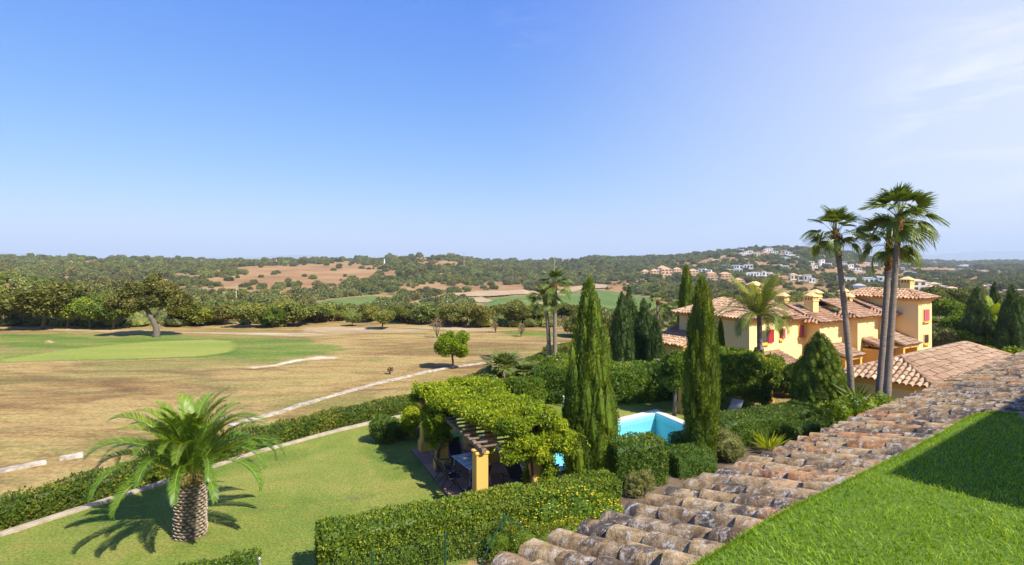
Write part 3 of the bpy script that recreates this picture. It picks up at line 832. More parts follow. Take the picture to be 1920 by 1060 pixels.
def fan_frond(name, Lp, Rb, e0, bend, seed=0, seg=26, tone=.5, droop=.45, open_=2.3, cup=.25):
    """fan leaf: a long stalk in the x-z plane and a pleated fan whose segment tips hang"""
    r = np.random.default_rng(seed); lv = Leaves(seed)
    k = 8; s_ = np.linspace(0, 1, k); e = e0 - bend * s_
    X = np.concatenate([[0], np.cumsum(np.cos(e[:-1]) * Lp / (k - 1))]); Z = np.concatenate([[0], np.cumsum(np.sin(e[:-1]) * Lp / (k - 1))])
    V, F = [], []
    for i in range(k):
        rad = .030 - .016 * s_[i]
        nn = np.array([-math.sin(e[i]), 0, math.cos(e[i])])
        for a in range(4):
            V.append(np.array([X[i], 0, Z[i]]) + (np.array([0, 1, 0]) * math.cos(a * math.pi / 2) + nn * math.sin(a * math.pi / 2) * .6) * rad)
    for i in range(k - 1):
        for a in range(4):
            j = (a + 1) % 4
            F += [(i * 4 + a, i * 4 + j, i * 4 + 4 + j), (i * 4 + a, i * 4 + 4 + j, i * 4 + 4 + a)]
    lv.raw(np.array(V), np.array(F), np.full(len(V), .85))
    o = np.array([X[-1], 0, Z[-1]]); ea = e[-1] - .15
    t = np.array([math.cos(ea), 0, math.sin(ea)]); b = np.array([0, 1.0, 0]); nn = np.array([-math.sin(ea), 0, math.cos(ea)])
    an = np.linspace(-open_, open_, seg) * .5 * 1.25 + r.normal(size=seg) * .02
    rl = Rb * (1 - .22 * np.abs(an / an.max()) ** 2) * r.uniform(.9, 1.08, seg)
    Dn = t[None] * np.cos(an)[:, None] + b[None] * np.sin(an)[:, None]
    Dn = unit(Dn + nn[None] * (cup * np.abs(np.sin(an)) - .05)[:, None])
    side = unit(np.cross(Dn, nn[None])); wa = Rb * 1.25 * open_ / seg
    alt = (np.arange(seg) % 2 * 2 - 1) * .012
    down = np.array([0, 0, -1.0])
    fr = [0.0, .34, .62, .82, 1.0]; wd = [.10, .46, .38, .18, .01]; dr = [0, .01, .06, .22, .55]
    Vs = []
    for f_, w_, d_ in zip(fr, wd, dr):
        c = o + Dn * (rl * f_)[:, None] + down * (rl * d_ * droop * r.uniform(.7, 1.3, seg))[:, None] * (1 if f_ > .3 else 1)
        if f_ > .7: c = o + Dn * (rl * (f_ - .10 * droop * (f_ - .6)))[:, None] + down * (rl * d_ * droop * r.uniform(.75, 1.25, seg))[:, None]
        Vs += [c + side * (wa * w_) + nn * alt[:, None], c - side * (wa * w_) - nn * alt[:, None]]
    V = np.stack(Vs, 1); nv = V.shape[1]; V = V.reshape(-1, 3); i = np.arange(seg) * nv; F = []
    for a in range(len(fr) - 1):
        F += [np.stack([i + 2 * a, i + 2 * a + 1, i + 2 * a + 3], 1), np.stack([i + 2 * a, i + 2 * a + 3, i + 2 * a + 2], 1)]
    T = np.repeat(np.clip(tone + r.normal(size=seg) * .07, 0, 1), nv) + np.tile(np.repeat(np.array([.12, .02, 0, .02, .12]), 2), seg)
    lv.raw(V, np.concatenate(F), np.clip(T, 0, 1))
    return lv.mesh(name)

def place_frond(mesh, mat, root, at, az, pitch=0.0, roll=0.0, scale=1.0, label=None):
    o = newobj('frond', mesh, mat, root)
    o.location = at
    o.rotation_euler = Matrix.Rotation(az, 3, 'Z').to_4x4().to_3x3().to_euler() if False else (Matrix.Rotation(az, 4, 'Z') @ Matrix.Rotation(-pitch, 4, 'Y') @ Matrix.Rotation(roll, 4, 'X')).to_euler()
    o.scale = (scale,) * 3
    return o

FAN = {}
def fan_set(kind):
    if kind in FAN: return FAN[kind]
    if kind == 'tall': spec = [(.95, .84, 1.0, .12, .40), (1.05, .88, .8, .30, .65), (1.10, .88, .55, .55, .95), (1.0, .86, .3, .75, 1.2), (.80, .80, 1.2, .08, .22)]
    else: spec = [(.55, .62, 1.0, .3, .3), (.7, .65, .7, .4, .4), (.75, .65, .4, .5, .5)]
    FAN[kind] = [fan_frond('fan_frond', a, b, 0.0 if kind == 'tall' else 0.0, c2, seed=31 + i, droop=d, tone=.40 + .07 * i, open_=2.0, seg=22 if kind == 'tall' else 16) for i, (a, b, c, c2, d) in enumerate(spec)]
    return FAN[kind]

def tall_fan_palm(label, base, top, r0, r1, seed, group, mat, n=26, scale=1.0, sheath=1.1, wind=0.0, bow=0.0, trunk_seg=10):
    """slender fan palm: trunk from base to top (world points), bowed sideways"""
    r = np.random.default_rng(seed)
    root = thing('fan_palm', label, 'palm tree', base, 0, group)
    b, t = Vector((0, 0, 0)), Vector(top) - Vector(base)
    H = t.z; pts, rads = [], []
    for i in range(25):
        f = i / 24
        p = b.lerp(t, f) + Vector((bow * math.sin(f * math.pi), 0, 0))
        pts.append(p); rads.append((r1 + (r0 - r1) * (1 - f) ** 2 + .25 * r0 * max(0, 1 - f * 14)) * (1 + .05 * math.sin(i * 2.3 + seed)))
    cut = max(1, int(24 * (1 - sheath / H)))
    m = MB(); m.tube(pts[:cut + 1], rads[:cut + 1], trunk_seg)
    m.obj('trunk', M_PALMBARK, root, smooth=True)
    # old leaf bases under the crown
    m = MB(); c0, c1 = pts[cut], pts[-1]
    m.tube([c0, c0.lerp(c1, .35), c0.lerp(c1, .7), c1], [r1 * .95, r1 * 1.15, r1 * 1.25, r1 * .7], 9)
    for i in range(46):
        f = (i + .5) / 46; a = i * 2.39996
        p = c0.lerp(c1, f); o = Vector((math.cos(a), math.sin(a), 0)); rr_ = r1 * (1.0 + .25 * f)
        u = Vector((0, 0, 1)); sd = o.cross(u)
        w, l = r1 * .42, r1 * 1.1
        q0 = p + o * rr_ * .8; q1 = p + o * (rr_ * 1.45) + u * l
        m.add([tuple(q0 - sd * w), tuple(q0 + sd * w), tuple(q1 + sd * w * .4), tuple(q1 - sd * w * .4), tuple(q0 + o * .05)], [(0, 1, 2, 3), (0, 4, 1), (1, 4, 2), (2, 4, 3), (3, 4, 0)], r.uniform(.2, .9))
    m.obj('leaf_sheath', M_REDBARK, root)
    ms = fan_set('tall')
    for i in range(n):
        f = i / (n - 1); az = i * 2.39996 + r.normal() * .15
        el = 1.52 - 1.65 * f ** 1.3 + r.normal() * .20
        mesh = ms[4] if f < .12 else ms[min(3, int(f * 4.2))]
        place_frond(mesh, mat, root, tuple(c1 + Vector((math.cos(az), math.sin(az), 0)) * r1 * .4 - Vector((0, 0, .45 * f))), az, el, r.normal() * .65, scale * r.uniform(.88, 1.1))
    return root
# ---------------------------------------------------------------- garden grounds
TH = R(32.0)
U2, V2 = Vector((math.cos(TH), math.sin(TH), 0)), Vector((-math.sin(TH), math.cos(TH), 0))
# boundary line of the left garden: kerb between lawn and clipped hedge
KERB = [(-190, 1083), (0, 1005), (240, 928), (480, 850), (640, 807), (780, 775), (880, 741), (960, 712), (1045, 679), (1085, 661)]
kerb_w = [G(*p) for p in KERB]
lawn_out = [tuple(p) for p in KERB] + [(1150, 664), (1300, 690), (1345, 730)]
sheet('lawn', lawn_out + [(1420, 760), (1500, 790), (1440, 860), (1180, 950), (1120, 1000), (860, 1060), (700, 1130), (300, 1200), (-200, 1260)], M_LAWN, .008, .3, cell=.25)
sheet('garden_bed', [(820, 1100), (930, 1035), (1010, 1000), (1130, 935), (1240, 900), (1330, 868), (1400, 830), (1520, 800), (1640, 760), (1800, 740), (1900, 800), (1700, 960), (1300, 1200), (900, 1250)], M_EARTH, .016, .3, cell=.25)
M_BARE = sheet_mat('worn_soil', lambda q: q.ramp(q.noise(q.pos(), 3.0, 6, .7), [(.3, (.15, .10, .055)), (.6, (.24, .17, .095)), (.8, (.30, .23, .13))]), bump=1.0, bscale=26.0, dist=.05, base=c_lawn, jitter=2.2, nscale=1.6, edge=(.45, 1.15))
pb = G(357, 1004)
def disc(c, rx, ry, n=14):
    out = []
    for i in range(n):
        a = 2 * math.pi * i / n; p = Vector((c.x + rx * math.cos(a), c.y + ry * math.sin(a), 0))
        out.append((960 + FPX * p.x / p.y, YH + FPX * HC / p.y))
    return out
sheet('bare_soil', disc(pb, .95, .8), M_BARE, .014, .6, cell=.08)
sheet('bare_soil', disc(G(668, 932), 1.5, 1.0), M_BARE, .014, 1.4, cell=.1)
sheet('bare_soil', disc(G(775, 826), 1.5, .55), M_BARE, .014, .5, cell=.1)
def offset_path(pts, d):
    out = []
    for i, p in enumerate(pts):
        t = (pts[min(i + 1, len(pts) - 1)] - pts[max(i - 1, 0)]).normalized()
        out.append(p + Vector((-t.y, t.x, 0)) * d)
    return out
def strip(name, pts, w, h, mat, z0=-.15, wob=0.0, kind='structure', seg=1.2, seed=1):
    """a low kerb or edging laid along a path"""
    P = [pts[0]]
    for a, b in zip(pts[:-1], pts[1:]):
        k = max(1, int((b - a).length / seg))
        P += [a.lerp(b, (i + 1) / k) for i in range(k)]
    r = np.random.default_rng(seed); m = MB(); V, Fs = [], []
    for i, p in enumerate(P):
        t = (P[min(i + 1, len(P) - 1)] - P[max(i - 1, 0)]).normalized(); s_ = Vector((-t.y, t.x, 0))
        ww, hh = w / 2 * (1 + wob * r.normal()), h * (1 + wob * r.normal()); p = p + s_ * wob * .25 * r.normal()
        gz = float(terrain(p.x, p.y))
        for a, z in ((-ww, z0), (-ww, hh * .9), (-ww * .8, hh), (ww * .8, hh), (ww, hh * .9), (ww, z0)):
            V.append((p.x + s_.x * a, p.y + s_.y * a, gz + z))
    for i in range(len(P) - 1):
        for k in range(5): Fs.append((i * 6 + k + 1, i * 6 + k, i * 6 + 6 + k, i * 6 + 7 + k))
    Fs += [tuple(range(6)), tuple(range(len(V) - 1, len(V) - 7, -1))]
    m.add(V, Fs)
    o = m.obj(name, mat)
    return tag(o, kind=kind)
strip('kerb', kerb_w, .28, .09, M_KERB, wob=.05)

# clipped hedge behind the kerb
hp = offset_path(kerb_w, .72)
def sub(pts, a, b): return pts[a:b + 1]
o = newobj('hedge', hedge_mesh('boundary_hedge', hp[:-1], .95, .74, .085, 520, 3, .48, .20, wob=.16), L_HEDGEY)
tag(o, 'long low clipped boundary hedge with yellowing leaves running beside the lawn kerb', 'hedge')

# white stone edging across the dry fairway
ST1 = [G(-60, 898), G(0, 885), G(86, 868)]
ST2 = [G(112, 862), G(156, 855)]
ST3 = [G(430, 800), G(520, 775), G(600, 750), G(700, 722), G(800, 698), G(850, 689), G(920, 680), G(1000, 670)]
strip('stone_edging', ST1, .42, .10, M_STONE, wob=.10, seg=.7, seed=4)
strip('stone_edging', ST2, .50, .11, M_STONE, wob=.10, seg=.6, seed=5)
strip('stone_edging', ST3, .40, .07, M_STONE, wob=.14, seg=.7, seed=6)

# ---------------------------------------------------------------- date palm on the lawn
def date_palm():
    base = G(357, 1004)
    root = thing('date_palm', 'stout date palm with pineapple patterned trunk and arching feather fronds standing on the lawn', 'palm tree', base)
    H = 1.72; prof = [(0, .40), (.06, .42), (.3, .40), (.7, .405), (.92, .41), (1.0, .36)]
    m = MB(); pts = [(0, 0, H * f) for f in np.linspace(-.03, 1, 12)]
    m.tube(pts, [float(np.interp(max(f, 0), [p[0] for p in prof], [p[1] for p in prof])) * .93 for f in np.linspace(-.03, 1, 12)], 20, .2)
    r = np.random.default_rng(4)
    rows, per = 19, 15
    for i in range(rows):
        for k in range(per):
            z = H * (i + .3) / rows; a = 2 * math.pi * (k + .5 * (i % 2)) / per + r.normal() * .04
            R0 = float(np.interp(z / H, [p[0] for p in prof], [p[1] for p in prof]))
            w, h = math.pi * R0 / per * .98, H / rows * 1.02
            o = Vector((math.cos(a), math.sin(a), 0)); sd = Vector((-math.sin(a), math.cos(a), 0)); up = Vector((0, 0, 1))
            c = o * R0 * .93 + up * z; out = .045 + .03 * r.uniform()
            t0 = r.uniform(.1, .5); t1 = r.uniform(.75, 1.0)
            # a broken-off leaf base: diamond foot, jutting worn top
            P = [c - sd * w, c - up * h * .62, c + sd * w, c + up * h * .75, c + o * out - sd * w * .62 + up * h * .28, c + o * out * .8 - up * h * .12, c + o * out + sd * w * .62 + up * h * .28, c + o * (out + .02) + up * h * .60]
            n0 = m.n
            m.add([tuple(p) for p in P], [(0, 1, 5, 4), (1, 2, 6, 5), (2, 3, 7, 6), (3, 0, 4, 7), (4, 5, 6, 7)], t0)
            m.t[-1] = np.array([t0 * .4] * 4 + [t1, t0, t1, t1])
    m.obj('trunk', M_BOOT, root)
    # green and orange leaf stalks bundled above the trunk
    m = MB()
    for i in range(60):
        a = i * 2.39996; f = i / 60
        p0 = Vector((math.cos(a) * .40, math.sin(a) * .40, H - .16 + .22 * f)); p1 = Vector((math.cos(a) * (.46 - .3 * f), math.sin(a) * (.46 - .3 * f), H + .02 + .30 * f))
        m.tube([p0, (p0 + p1) / 2 + Vector((math.cos(a), math.sin(a), 0)) * .05, p1], [.06, .045, .03], 5, r.uniform(.3, 1))
    m.obj('leaf_sheath', M_DATESHEATH, root)
    fr = []
    for i, (L, bend, tb, ton) in enumerate([(2.5, .65, .55, .66), (2.75, .95, .65, .60), (2.9, 1.2, .75, .52), (2.95, 1.45, .75, .46), (2.85, 1.65, .7, .42)]):
        fr.append(feather_frond('date_frond', L, 0.0, bend, 88, .39, .033, 60 + i, .03 * (-1) ** i, .5, ton, .5, tb))
    n = 54
    for i in range(n):
        f = i / (n - 1); az = i * 2.39996 + r.normal() * .14
        el = 1.46 - .80 * f ** 1.05 + r.normal() * .07
        k = min(4, int(f * 5))
        rr_ = .05 + .26 * f; zz = H + .32 - .26 * f
        place_frond(fr[k], L_PALM, root, (math.cos(az) * rr_, math.sin(az) * rr_, zz), az, el, r.normal() * .28, r.uniform(.80, 1.0))
    # dark irrigation stub by the foot
    return root
date_palm()
m = MB(); m.box((.02, 0, .16), (.07, .07, .32), .2, bevel=.012); m.box((.02, 0, .34), (.10, .10, .05), .2, bevel=.012)
tag(m.obj('garden_spotlight', plain('black_plastic', (.02, .02, .022), .5), None, G(376, 1006) ), 'small black spotlight post at the foot of the stout date palm', 'garden light')
# ---------------------------------------------------------------- building materials
def stucco(name, a, b, bump=.25):
    q = NT(name)
    p = q.pos()
    n = q.noise(p, .7, 5, .6)
    streak = q.noise(q.pos((2.2, 2.2, .25)), 1.0, 4, .6)
    c = q.mix(n, a, b)
    c = q.mix(q.rng(streak, .55, .8, 0, .22), c, tuple(x * .62 for x in a))
    return q.done(q.bsdf(c, .9, q.bump(q.noise(p, 30, 4, .6), bump, .01), .12))
M_YWALL = stucco('ochre_stucco', (.78, .555, .235), (.83, .615, .29))
M_YTRIM = stucco('ochre_trim', (.72, .41, .095), (.77, .46, .125))
M_PILLAR = stucco('pillar_stucco', (.60, .345, .075), (.70, .42, .11), .5)
M_CHIM = stucco('chimney_stucco', (.72, .50, .19), (.78, .57, .24))
M_PEACH = stucco('peach_stucco', (.58, .36, .19), (.66, .43, .25))
M_WHITE = stucco('white_render', (.74, .73, .70), (.82, .81, .79))
M_CREAM = stucco('cream_render', (.64, .56, .42), (.72, .64, .50))
M_SHUTTER = plain('red_shutter_paint', (.34, .018, .022), .45, .4, .12, 6)
M_SHUTTERP = plain('faded_shutter_paint', (.50, .10, .13), .5, .4, .12, 6)
M_FRAME = plain('brown_window_wood', (.12, .05, .025), .6, .3)
M_DARK = plain('painted_flue_shade', (.035, .032, .030), .7, .2)
def glass_mat(name, c=(.06, .075, .09)):
    q = NT(name); return q.done(q.bsdf(c, .08, None, .8))
M_GLASS = glass_mat('window_glass')
M_FARGLASS = glass_mat('far_window_glass', (.045, .055, .07))
def roof_mat(name, stops):
    q = NT(name)
    t = q.attr('tone')
    n = q.noise(q.pos(), 3.5, 6, .7)
    c = q.ramp(q.math('ADD', q.math('MULTIPLY', t, .72), q.math('MULTIPLY', n, .34)), stops)
    lich = q.rng(q.noise(q.pos(loc=(5, 2, 8), scale=(1, 1, 1.01)), 6.0, 6, .75), .60, .70)
    c = q.mix(q.math('MULTIPLY', lich, .55), c, (.42, .37, .30))
    drk = q.rng(q.noise(q.pos(loc=(15, 9, 1), scale=(1, 1, 1.01)), 4.0, 6, .75), .60, .72)
    c = q.mix(q.math('MULTIPLY', drk, .6), c, (.085, .062, .05))
    return q.done(q.bsdf(c, .9, q.bump(n, .5, .02), .12))
M_ROOF = roof_mat('clay_roof_tiles', [(.15, (.22, .115, .065)), (.4, (.40, .225, .125)), (.65, (.52, .33, .20)), (.9, (.62, .45, .30))])
M_ROOFP = roof_mat('pale_clay_roof_tiles', [(.15, (.25, .145, .085)), (.4, (.40, .25, .15)), (.65, (.50, .345, .215)), (.9, (.58, .44, .30))])
M_FLATROOF = plain('flat_roof_gravel', (.42, .39, .36), .9, .1, .2, 1)
M_DECK = (lambda q: q.done(q.bsdf(q.ramp(q.noise(q.pos(), 4, 5, .7), [(.3, (.24, .115, .075)), (.6, (.37, .20, .135)), (.8, (.45, .28, .20))]), .85, q.bump(q.noise(q.pos(), 20, 4), .3, .01), .15)))(NT('terracotta_paving'))
M_WOOD = bark_mat('weathered_wood', (.085, .055, .038), (.30, .225, .165), (6, 6, 6))
M_BLACKMETAL = plain('dark_metal', (.022, .022, .025), .45, .5)
M_MESHFABRIC = plain('charcoal_mesh_fabric', (.030, .032, .040), .8, .15)
M_WHITETOP = plain('white_table_top', (.66, .66, .65), .25, .5)
M_ALU = plain('pale_metal', (.52, .53, .54), .35, .5, .08, 3, 0, .6)
M_GREENMETAL = plain('green_painted_metal', (.010, .060, .034), .45, .4)

def roof_slope(m, e0, e1, t1, t0, spacing=.25, expo=.36, seed=0, thick=.06, lift=.0):
    """barrel tiles over a roof plane: eave from e0 to e1, top edge t0..t1 (above e0 / e1); bed plus covers"""
    r = np.random.default_rng(seed)
    e0, e1, t0, t1 = map(Vector, (e0, e1, t0, t1))
    Uu = (e1 - e0); Lu = Uu.length; Uu = Uu / Lu
    nrm = Uu.cross(t0 - e0 if (t0 - e0).length > (t1 - e1).length else t1 - e1).normalized()
    if nrm.z < 0: nrm = -nrm
    Sv = nrm.cross(Uu).normalized()
    if Sv.z < 0: Sv = -Sv
    # bed slab
    dn = nrm * thick
    P = [e0, e1, t1, t0]
    m.add([tuple(p) for p in P] + [tuple(p - dn) for p in P], [(0, 1, 2, 3), (7, 6, 5, 4), (4, 5, 1, 0), (5, 6, 2, 1), (6, 7, 3, 2), (7, 4, 0, 3)], .25)
    poly2 = [((p - e0).dot(Uu), (p - e0).dot(Sv)) for p in P]
    n = int(Lu / spacing); sp = Lu / max(n, 1)
    smax = max(p[1] for p in poly2)
    def top_at(u):
        ys = []
        for (a, b), (c, d) in zip(poly2, poly2[1:] + poly2[:1]):
            if (a - u) * (c - u) <= 0 and abs(c - a) > 1e-6: ys.append(b + (d - b) * (u - a) / (c - a))
        return (min(ys), max(ys)) if len(ys) >= 2 else (0, 0)
    V, F, T = [], [], []
    seg = 4; k = 0
    for i in range(n):
        u = (i + .5) * sp; lo, hi = top_at(u)
        lo -= .05
        if hi - lo < .12: continue
        s0 = lo
        ct = r.uniform(-.12, .12); s0 -= r.uniform(0, .13)
        while s0 < hi - .05:
            s1 = min(s0 + expo * r.uniform(.96, 1.16), hi + .03)
            tone = float(np.clip(.46 + ct + r.normal() * .15, 0, 1)); du = r.normal() * .010
            for sv, rad, h in ((s0, sp * .40, .055), (s1, sp * .33, .030)):
                for a in range(seg + 1):
                    an = math.pi * a / seg
                    p = e0 + Uu * (u + du - math.cos(an) * rad) + Sv * sv + nrm * (math.sin(an) * rad * .9 + h * (1 if 0 < a < seg else .2))
                    V.append(p[:]); T.append(tone)
            for a in range(seg): F.append((k + a, k + a + 1, k + seg + 2 + a, k + seg + 1 + a))
            k += 2 * (seg + 1); s0 += expo
    if V: m.addnp(np.array(V), np.array(F), np.array(T))
def ridge_tiles(m, a, b, rad=.11, expo=.36, seed=0, tone=.5):
    r = np.random.default_rng(seed); a, b = Vector(a), Vector(b); d = b - a; L = d.length; d = d / L
    sd = d.cross(Vector((0, 0, 1))).normalized(); up = sd.cross(d)
    n = max(1, int(L / expo)); V, F, T = [], [], []; k = 0
    for i in range(n):
        t = float(np.clip(tone + r.normal() * .2, 0, 1))
        for s_, q_ in ((i * L / n - .03, 1.12), ((i + 1) * L / n, .95)):
            for c in range(6):
                an = math.pi * c / 5
                V.append((a + d * s_ + sd * math.cos(an) * rad * q_ + up * (math.sin(an) * rad * q_ - .01))[:]); T.append(t)
        for c in range(5): F.append((k + c, k + c + 1, k + 7 + c, k + 6 + c))
        k += 12
    m.addnp(np.array(V), np.array(F), np.array(T))

# ---------------------------------------------------------------- terraced ochre house
HCN = Vector((15.86, 38.0, 0))
def hp3(u, v, z=0.0):
    p = HCN + U2 * u + V2 * v
    return Vector((p.x, p.y, z))
def u_at(px, f):
    """distance along the front, stepped forward by f, where it shows at photo column px"""
    k = (px - 960) / FPX; o = HCN - V2 * f
    return (k * o.y - o.x) / (U2.x - k * U2.y)
house = thing('terraced_house', 'long ochre terraced house with red shutters, clay tile roofs and many chimneys behind the palms', 'house', HCN, 0)
def hobj(m, name, mat, label=None, smooth=False, parent=None):
    o = m.obj(name, mat, parent or house, smooth=smooth)
    if parent is None: o.location = (-HCN.x, -HCN.y, 0) if False else (0, 0, 0)
    return o
def hl(u, v, z):
    p = U2 * u + V2 * v
    return Vector((p.x, p.y, z))
ZB = -2.6
BL = []   # u0, u1, forward, eave height, ridge v, ridge height
BL.append((0.0, u_at(1459.5, 0), 0.0, 4.16))
BL.append((u_at(1459.5, -.25), u_at(1517, -.25), -.25, 3.80))
BL.append((u_at(1537, .9), u_at(1590, .9), .9, 3.62))
BL.append((u_at(1608, 1.9), u_at(1653, 1.9), 1.9, 3.88))
BL.append((u_at(1664, 2.5), u_at(1702, 2.5), 2.5, 3.95))
BL.append((u_at(1722, 4.0), u_at(1747, 4.0), 4.0, 5.22))
def wallbox(name, u0, u1, v0, v1, z0, z1, mat=M_YWALL):
    m = MB()
    m.prism([tuple(hl(u0, v0, z0)), tuple(hl(u1, v0, z0)), tuple(hl(u1, v1, z0)), tuple(hl(u0, v1, z0))], z1 - z0)
    return m.obj(name, mat, house)
VB = 7.2
OV = .38
SL = .30
wall_objs = []
for i, (u0, u1, f, ez) in enumerate(BL):
    nxt = BL[i + 1][0] if i + 1 < len(BL) else u1
    if i == 0: wall_objs.append(wallbox('wall', u0, u1 + .02, -f, 6.0, ZB, ez - .10))
    elif i == 5: wall_objs.append(wallbox('wall', u0, u1, -f, 1.2, ZB, ez - .10))
    else: wall_objs.append(wallbox('wall', u0 + .003 * i, nxt - .003, -f, 2 * (3.1 - f) + f - .01 * i, ZB, ez - .10))
    # cornice bands under the eaves
    m = MB()
    for k, (o_, dz, hh) in enumerate(((.10, .24, .10), (.20, .12, .115))):
        uu1 = u1 if i in (0, 5) else nxt - .004
        vb = 6.0 if i == 0 else (1.2 if i == 5 else 1.0)
        m.prism([tuple(hl(u0 - o_, -f - o_, ez - dz)), tuple(hl(uu1 + (o_ if i == 5 else 0), -f - o_, ez - dz)), tuple(hl(uu1 + (o_ if i == 5 else 0), vb + (o_ if i in (0, 5) else 0), ez - dz)), tuple(hl(u0 - o_, vb + (o_ if i in (0, 5) else 0), ez - dz))], hh)
    m.obj('cornice', M_YTRIM, house)
# roofs
def hip(u0, u1, v0, v1, ez, sl, seed, mat=M_ROOF, name='roof'):
    m = MB(); o_ = OV
    a0, a1, b0, b1 = u0 - o_, u1 + o_, v0 - o_, v1 + o_
    hw = min(a1 - a0, b1 - b0) / 2; zr = ez + sl * hw
    if (a1 - a0) >= (b1 - b0): r0, r1 = (a0 + hw, (b0 + b1) / 2), (a1 - hw, (b0 + b1) / 2)
    else: r0, r1 = ((a0 + a1) / 2, b0 + hw), ((a0 + a1) / 2, b1 - hw)
    Rr0, Rr1 = hl(*r0, zr), hl(*r1, zr)
    c = [hl(a0, b0, ez), hl(a1, b0, ez), hl(a1, b1, ez), hl(a0, b1, ez)]
    if (a1 - a0) >= (b1 - b0): pl = [(c[0], c[1], Rr1, Rr0), (c[1], c[2], Rr1, Rr1), (c[2], c[3], Rr0, Rr1), (c[3], c[0], Rr0, Rr0)]
    else: pl = [(c[0], c[1], Rr0, Rr0), (c[1], c[2], Rr1, Rr0), (c[2], c[3], Rr1, Rr1), (c[3], c[0], Rr0, Rr1)]
    for k, (e0, e1, t1, t0) in enumerate(pl): roof_slope(m, e0, e1, t1, t0, seed=seed + k)
    if (Rr1 - Rr0).length > .1: ridge_tiles(m, Rr0, Rr1, seed=seed)
    for k, cc in enumerate(c):
        rr = min((Rr0, Rr1), key=lambda q_: (q_ - cc).length)
        ridge_tiles(m, cc + Vector((0, 0, .03)), rr + Vector((0, 0, .03)), .10, seed=seed + k)
    return m.obj(name, mat, house)
hip(BL[0][0], BL[0][1] + 1.2, -BL[0][2], 6.0, BL[0][3], .42, 3, M_ROOFP)
for i in (1, 2, 3, 4):
    u0, u1, f, ez = BL[i]; nxt = BL[i + 1][0]
    m = MB(); RV = 3.1 - f
    a0, a1 = u0 - (OV if i > 1 else -.02), (u1 + .05 if i == 1 else u1 + OV)
    vr = RV; zr = ez + SL * (vr + f + OV)
    e0, e1 = hl(a0, -f - OV, ez), hl(a1, -f - OV, ez)
    endu = nxt + (.9 if i < 4 else 3.5)
    # front slope; its left end is hipped where the block steps forward
    hipu = 1.1 if i > 1 else 0
    t0, t1 = hl(a0 + hipu * 1.0, vr, zr), hl(endu, vr, zr)
    roof_slope(m, e0, e1, hl(a1 + 0.001, vr, zr), t0, seed=20 + i)
    bi = BL[i - 1]
    if i > 1:
        # short return slope along the left side of the step
        ez_b = ez
        q0, q1 = hl(a0, bi[2] * -1 + .6, ez), hl(a0, -f - OV, ez)
        roof_slope(m, q0, q1, e0 + (t0 - e0) * .35, e0 + (t0 - e0) * .45, seed=40 + i)
        ridge_tiles(m, e0 + Vector((0, 0, .04)), t0 + Vector((0, 0, .04)), .09, seed=i)
    if endu > a1 + .2:
        roof_slope(m, hl(a1, -f + .6, ez + SL * (.6 + OV)), hl(endu, -f + .6, ez + SL * (.6 + OV)), t1, hl(a1, vr, zr), seed=60 + i)
    roof_slope(m, hl(endu, 2 * vr + f + OV, ez), hl(a0, 2 * vr + f + OV, ez), t0, t1, seed=80 + i)
    ridge_tiles(m, t0, t1, seed=30 + i)
    m.obj('roof', M_ROOF, house)
hip(BL[5][0], BL[5][1], -BL[5][2], 1.2, BL[5][3], .40, 90)

def chimney(u, v, zb, zt, w=.62, parent=house):
    ch = MB(); ch.prism([tuple(hl(u - w / 2, v - w / 2, zb)), tuple(hl(u + w / 2, v - w / 2, zb)), tuple(hl(u + w / 2, v + w / 2, zb)), tuple(hl(u - w / 2, v + w / 2, zb))], zt - zb - .62)
    def sq(m, c, half, z0, h):
        m.prism([tuple(hl(u - half, v - half, z0)), tuple(hl(u + half, v - half, z0)), tuple(hl(u + half, v + half, z0)), tuple(hl(u - half, v + half, z0))], h)
    z = zt - .62
    sq(ch, 0, w / 2 + .05, z + .001, .07)
    o = ch.obj('chimney', M_CHIM, parent)
    m = MB()
    for a in np.linspace(-1, 1, 4):
        for b in np.linspace(-1, 1, 4):
            if max(abs(a), abs(b)) < .99: continue
            cu, cv, h = u + a * (w / 2 - .05), v + b * (w / 2 - .05), .055
            m.prism([tuple(hl(cu - h, cv - h, z + .071)), tuple(hl(cu + h, cv - h, z + .071)), tuple(hl(cu + h, cv + h, z + .071)), tuple(hl(cu - h, cv + h, z + .071))], .25)
    m.obj('flue_grille', M_CHIM, o)
    m = MB(); sq(m, 0, w / 2 - .10, z + .0715, .249); m.obj('flue_shade', M_DARK, o)  # near-black block painted in for the shade behind the grille
    m = MB(); sq(m, 0, w / 2 + .10, z + .322, .06)
    b_ = w / 2 + .07; t_ = .10; zz = z + .383
    P = [tuple(hl(u + a * b_, v + b * b_, zz)) for a, b in ((-1, -1), (1, -1), (1, 1), (-1, 1))] + [tuple(hl(u + a * t_, v + b * t_, zt)) for a, b in ((-1, -1), (1, -1), (1, 1), (-1, 1))]
    m.add(P, [(3, 2, 1, 0), (4, 5, 6, 7), (0, 1, 5, 4), (1, 2, 6, 5), (2, 3, 7, 6), (3, 0, 4, 7)])
    m.obj('chimney_cap', M_CHIM, o)
    return o
def uv_of(px, d):
    p = AT(px, d) - HCN
    return p.dot(U2), p.dot(V2)
for px, ytop, wpx, d, drop in ((1415, 528, 25, 42.5, 1.6), (1468, 549, 19, 45.5, 1.4), (1521, 549, 23, 43.0, 2.1), (1529, 543, 20, 47.5, 1.3), (1582, 541, 16, 50.5, 1.3), (1590, 550, 21, 45.8, 1.9), (1647, 546, 19, 47.5, 1.9), (1701, 519, 21, 51.0, 1.5)):
    u, v = uv_of(px, d); zt = ZAT(ytop, d)
    chimney(u, v, zt - drop, zt, wpx / FPX * d * .78)
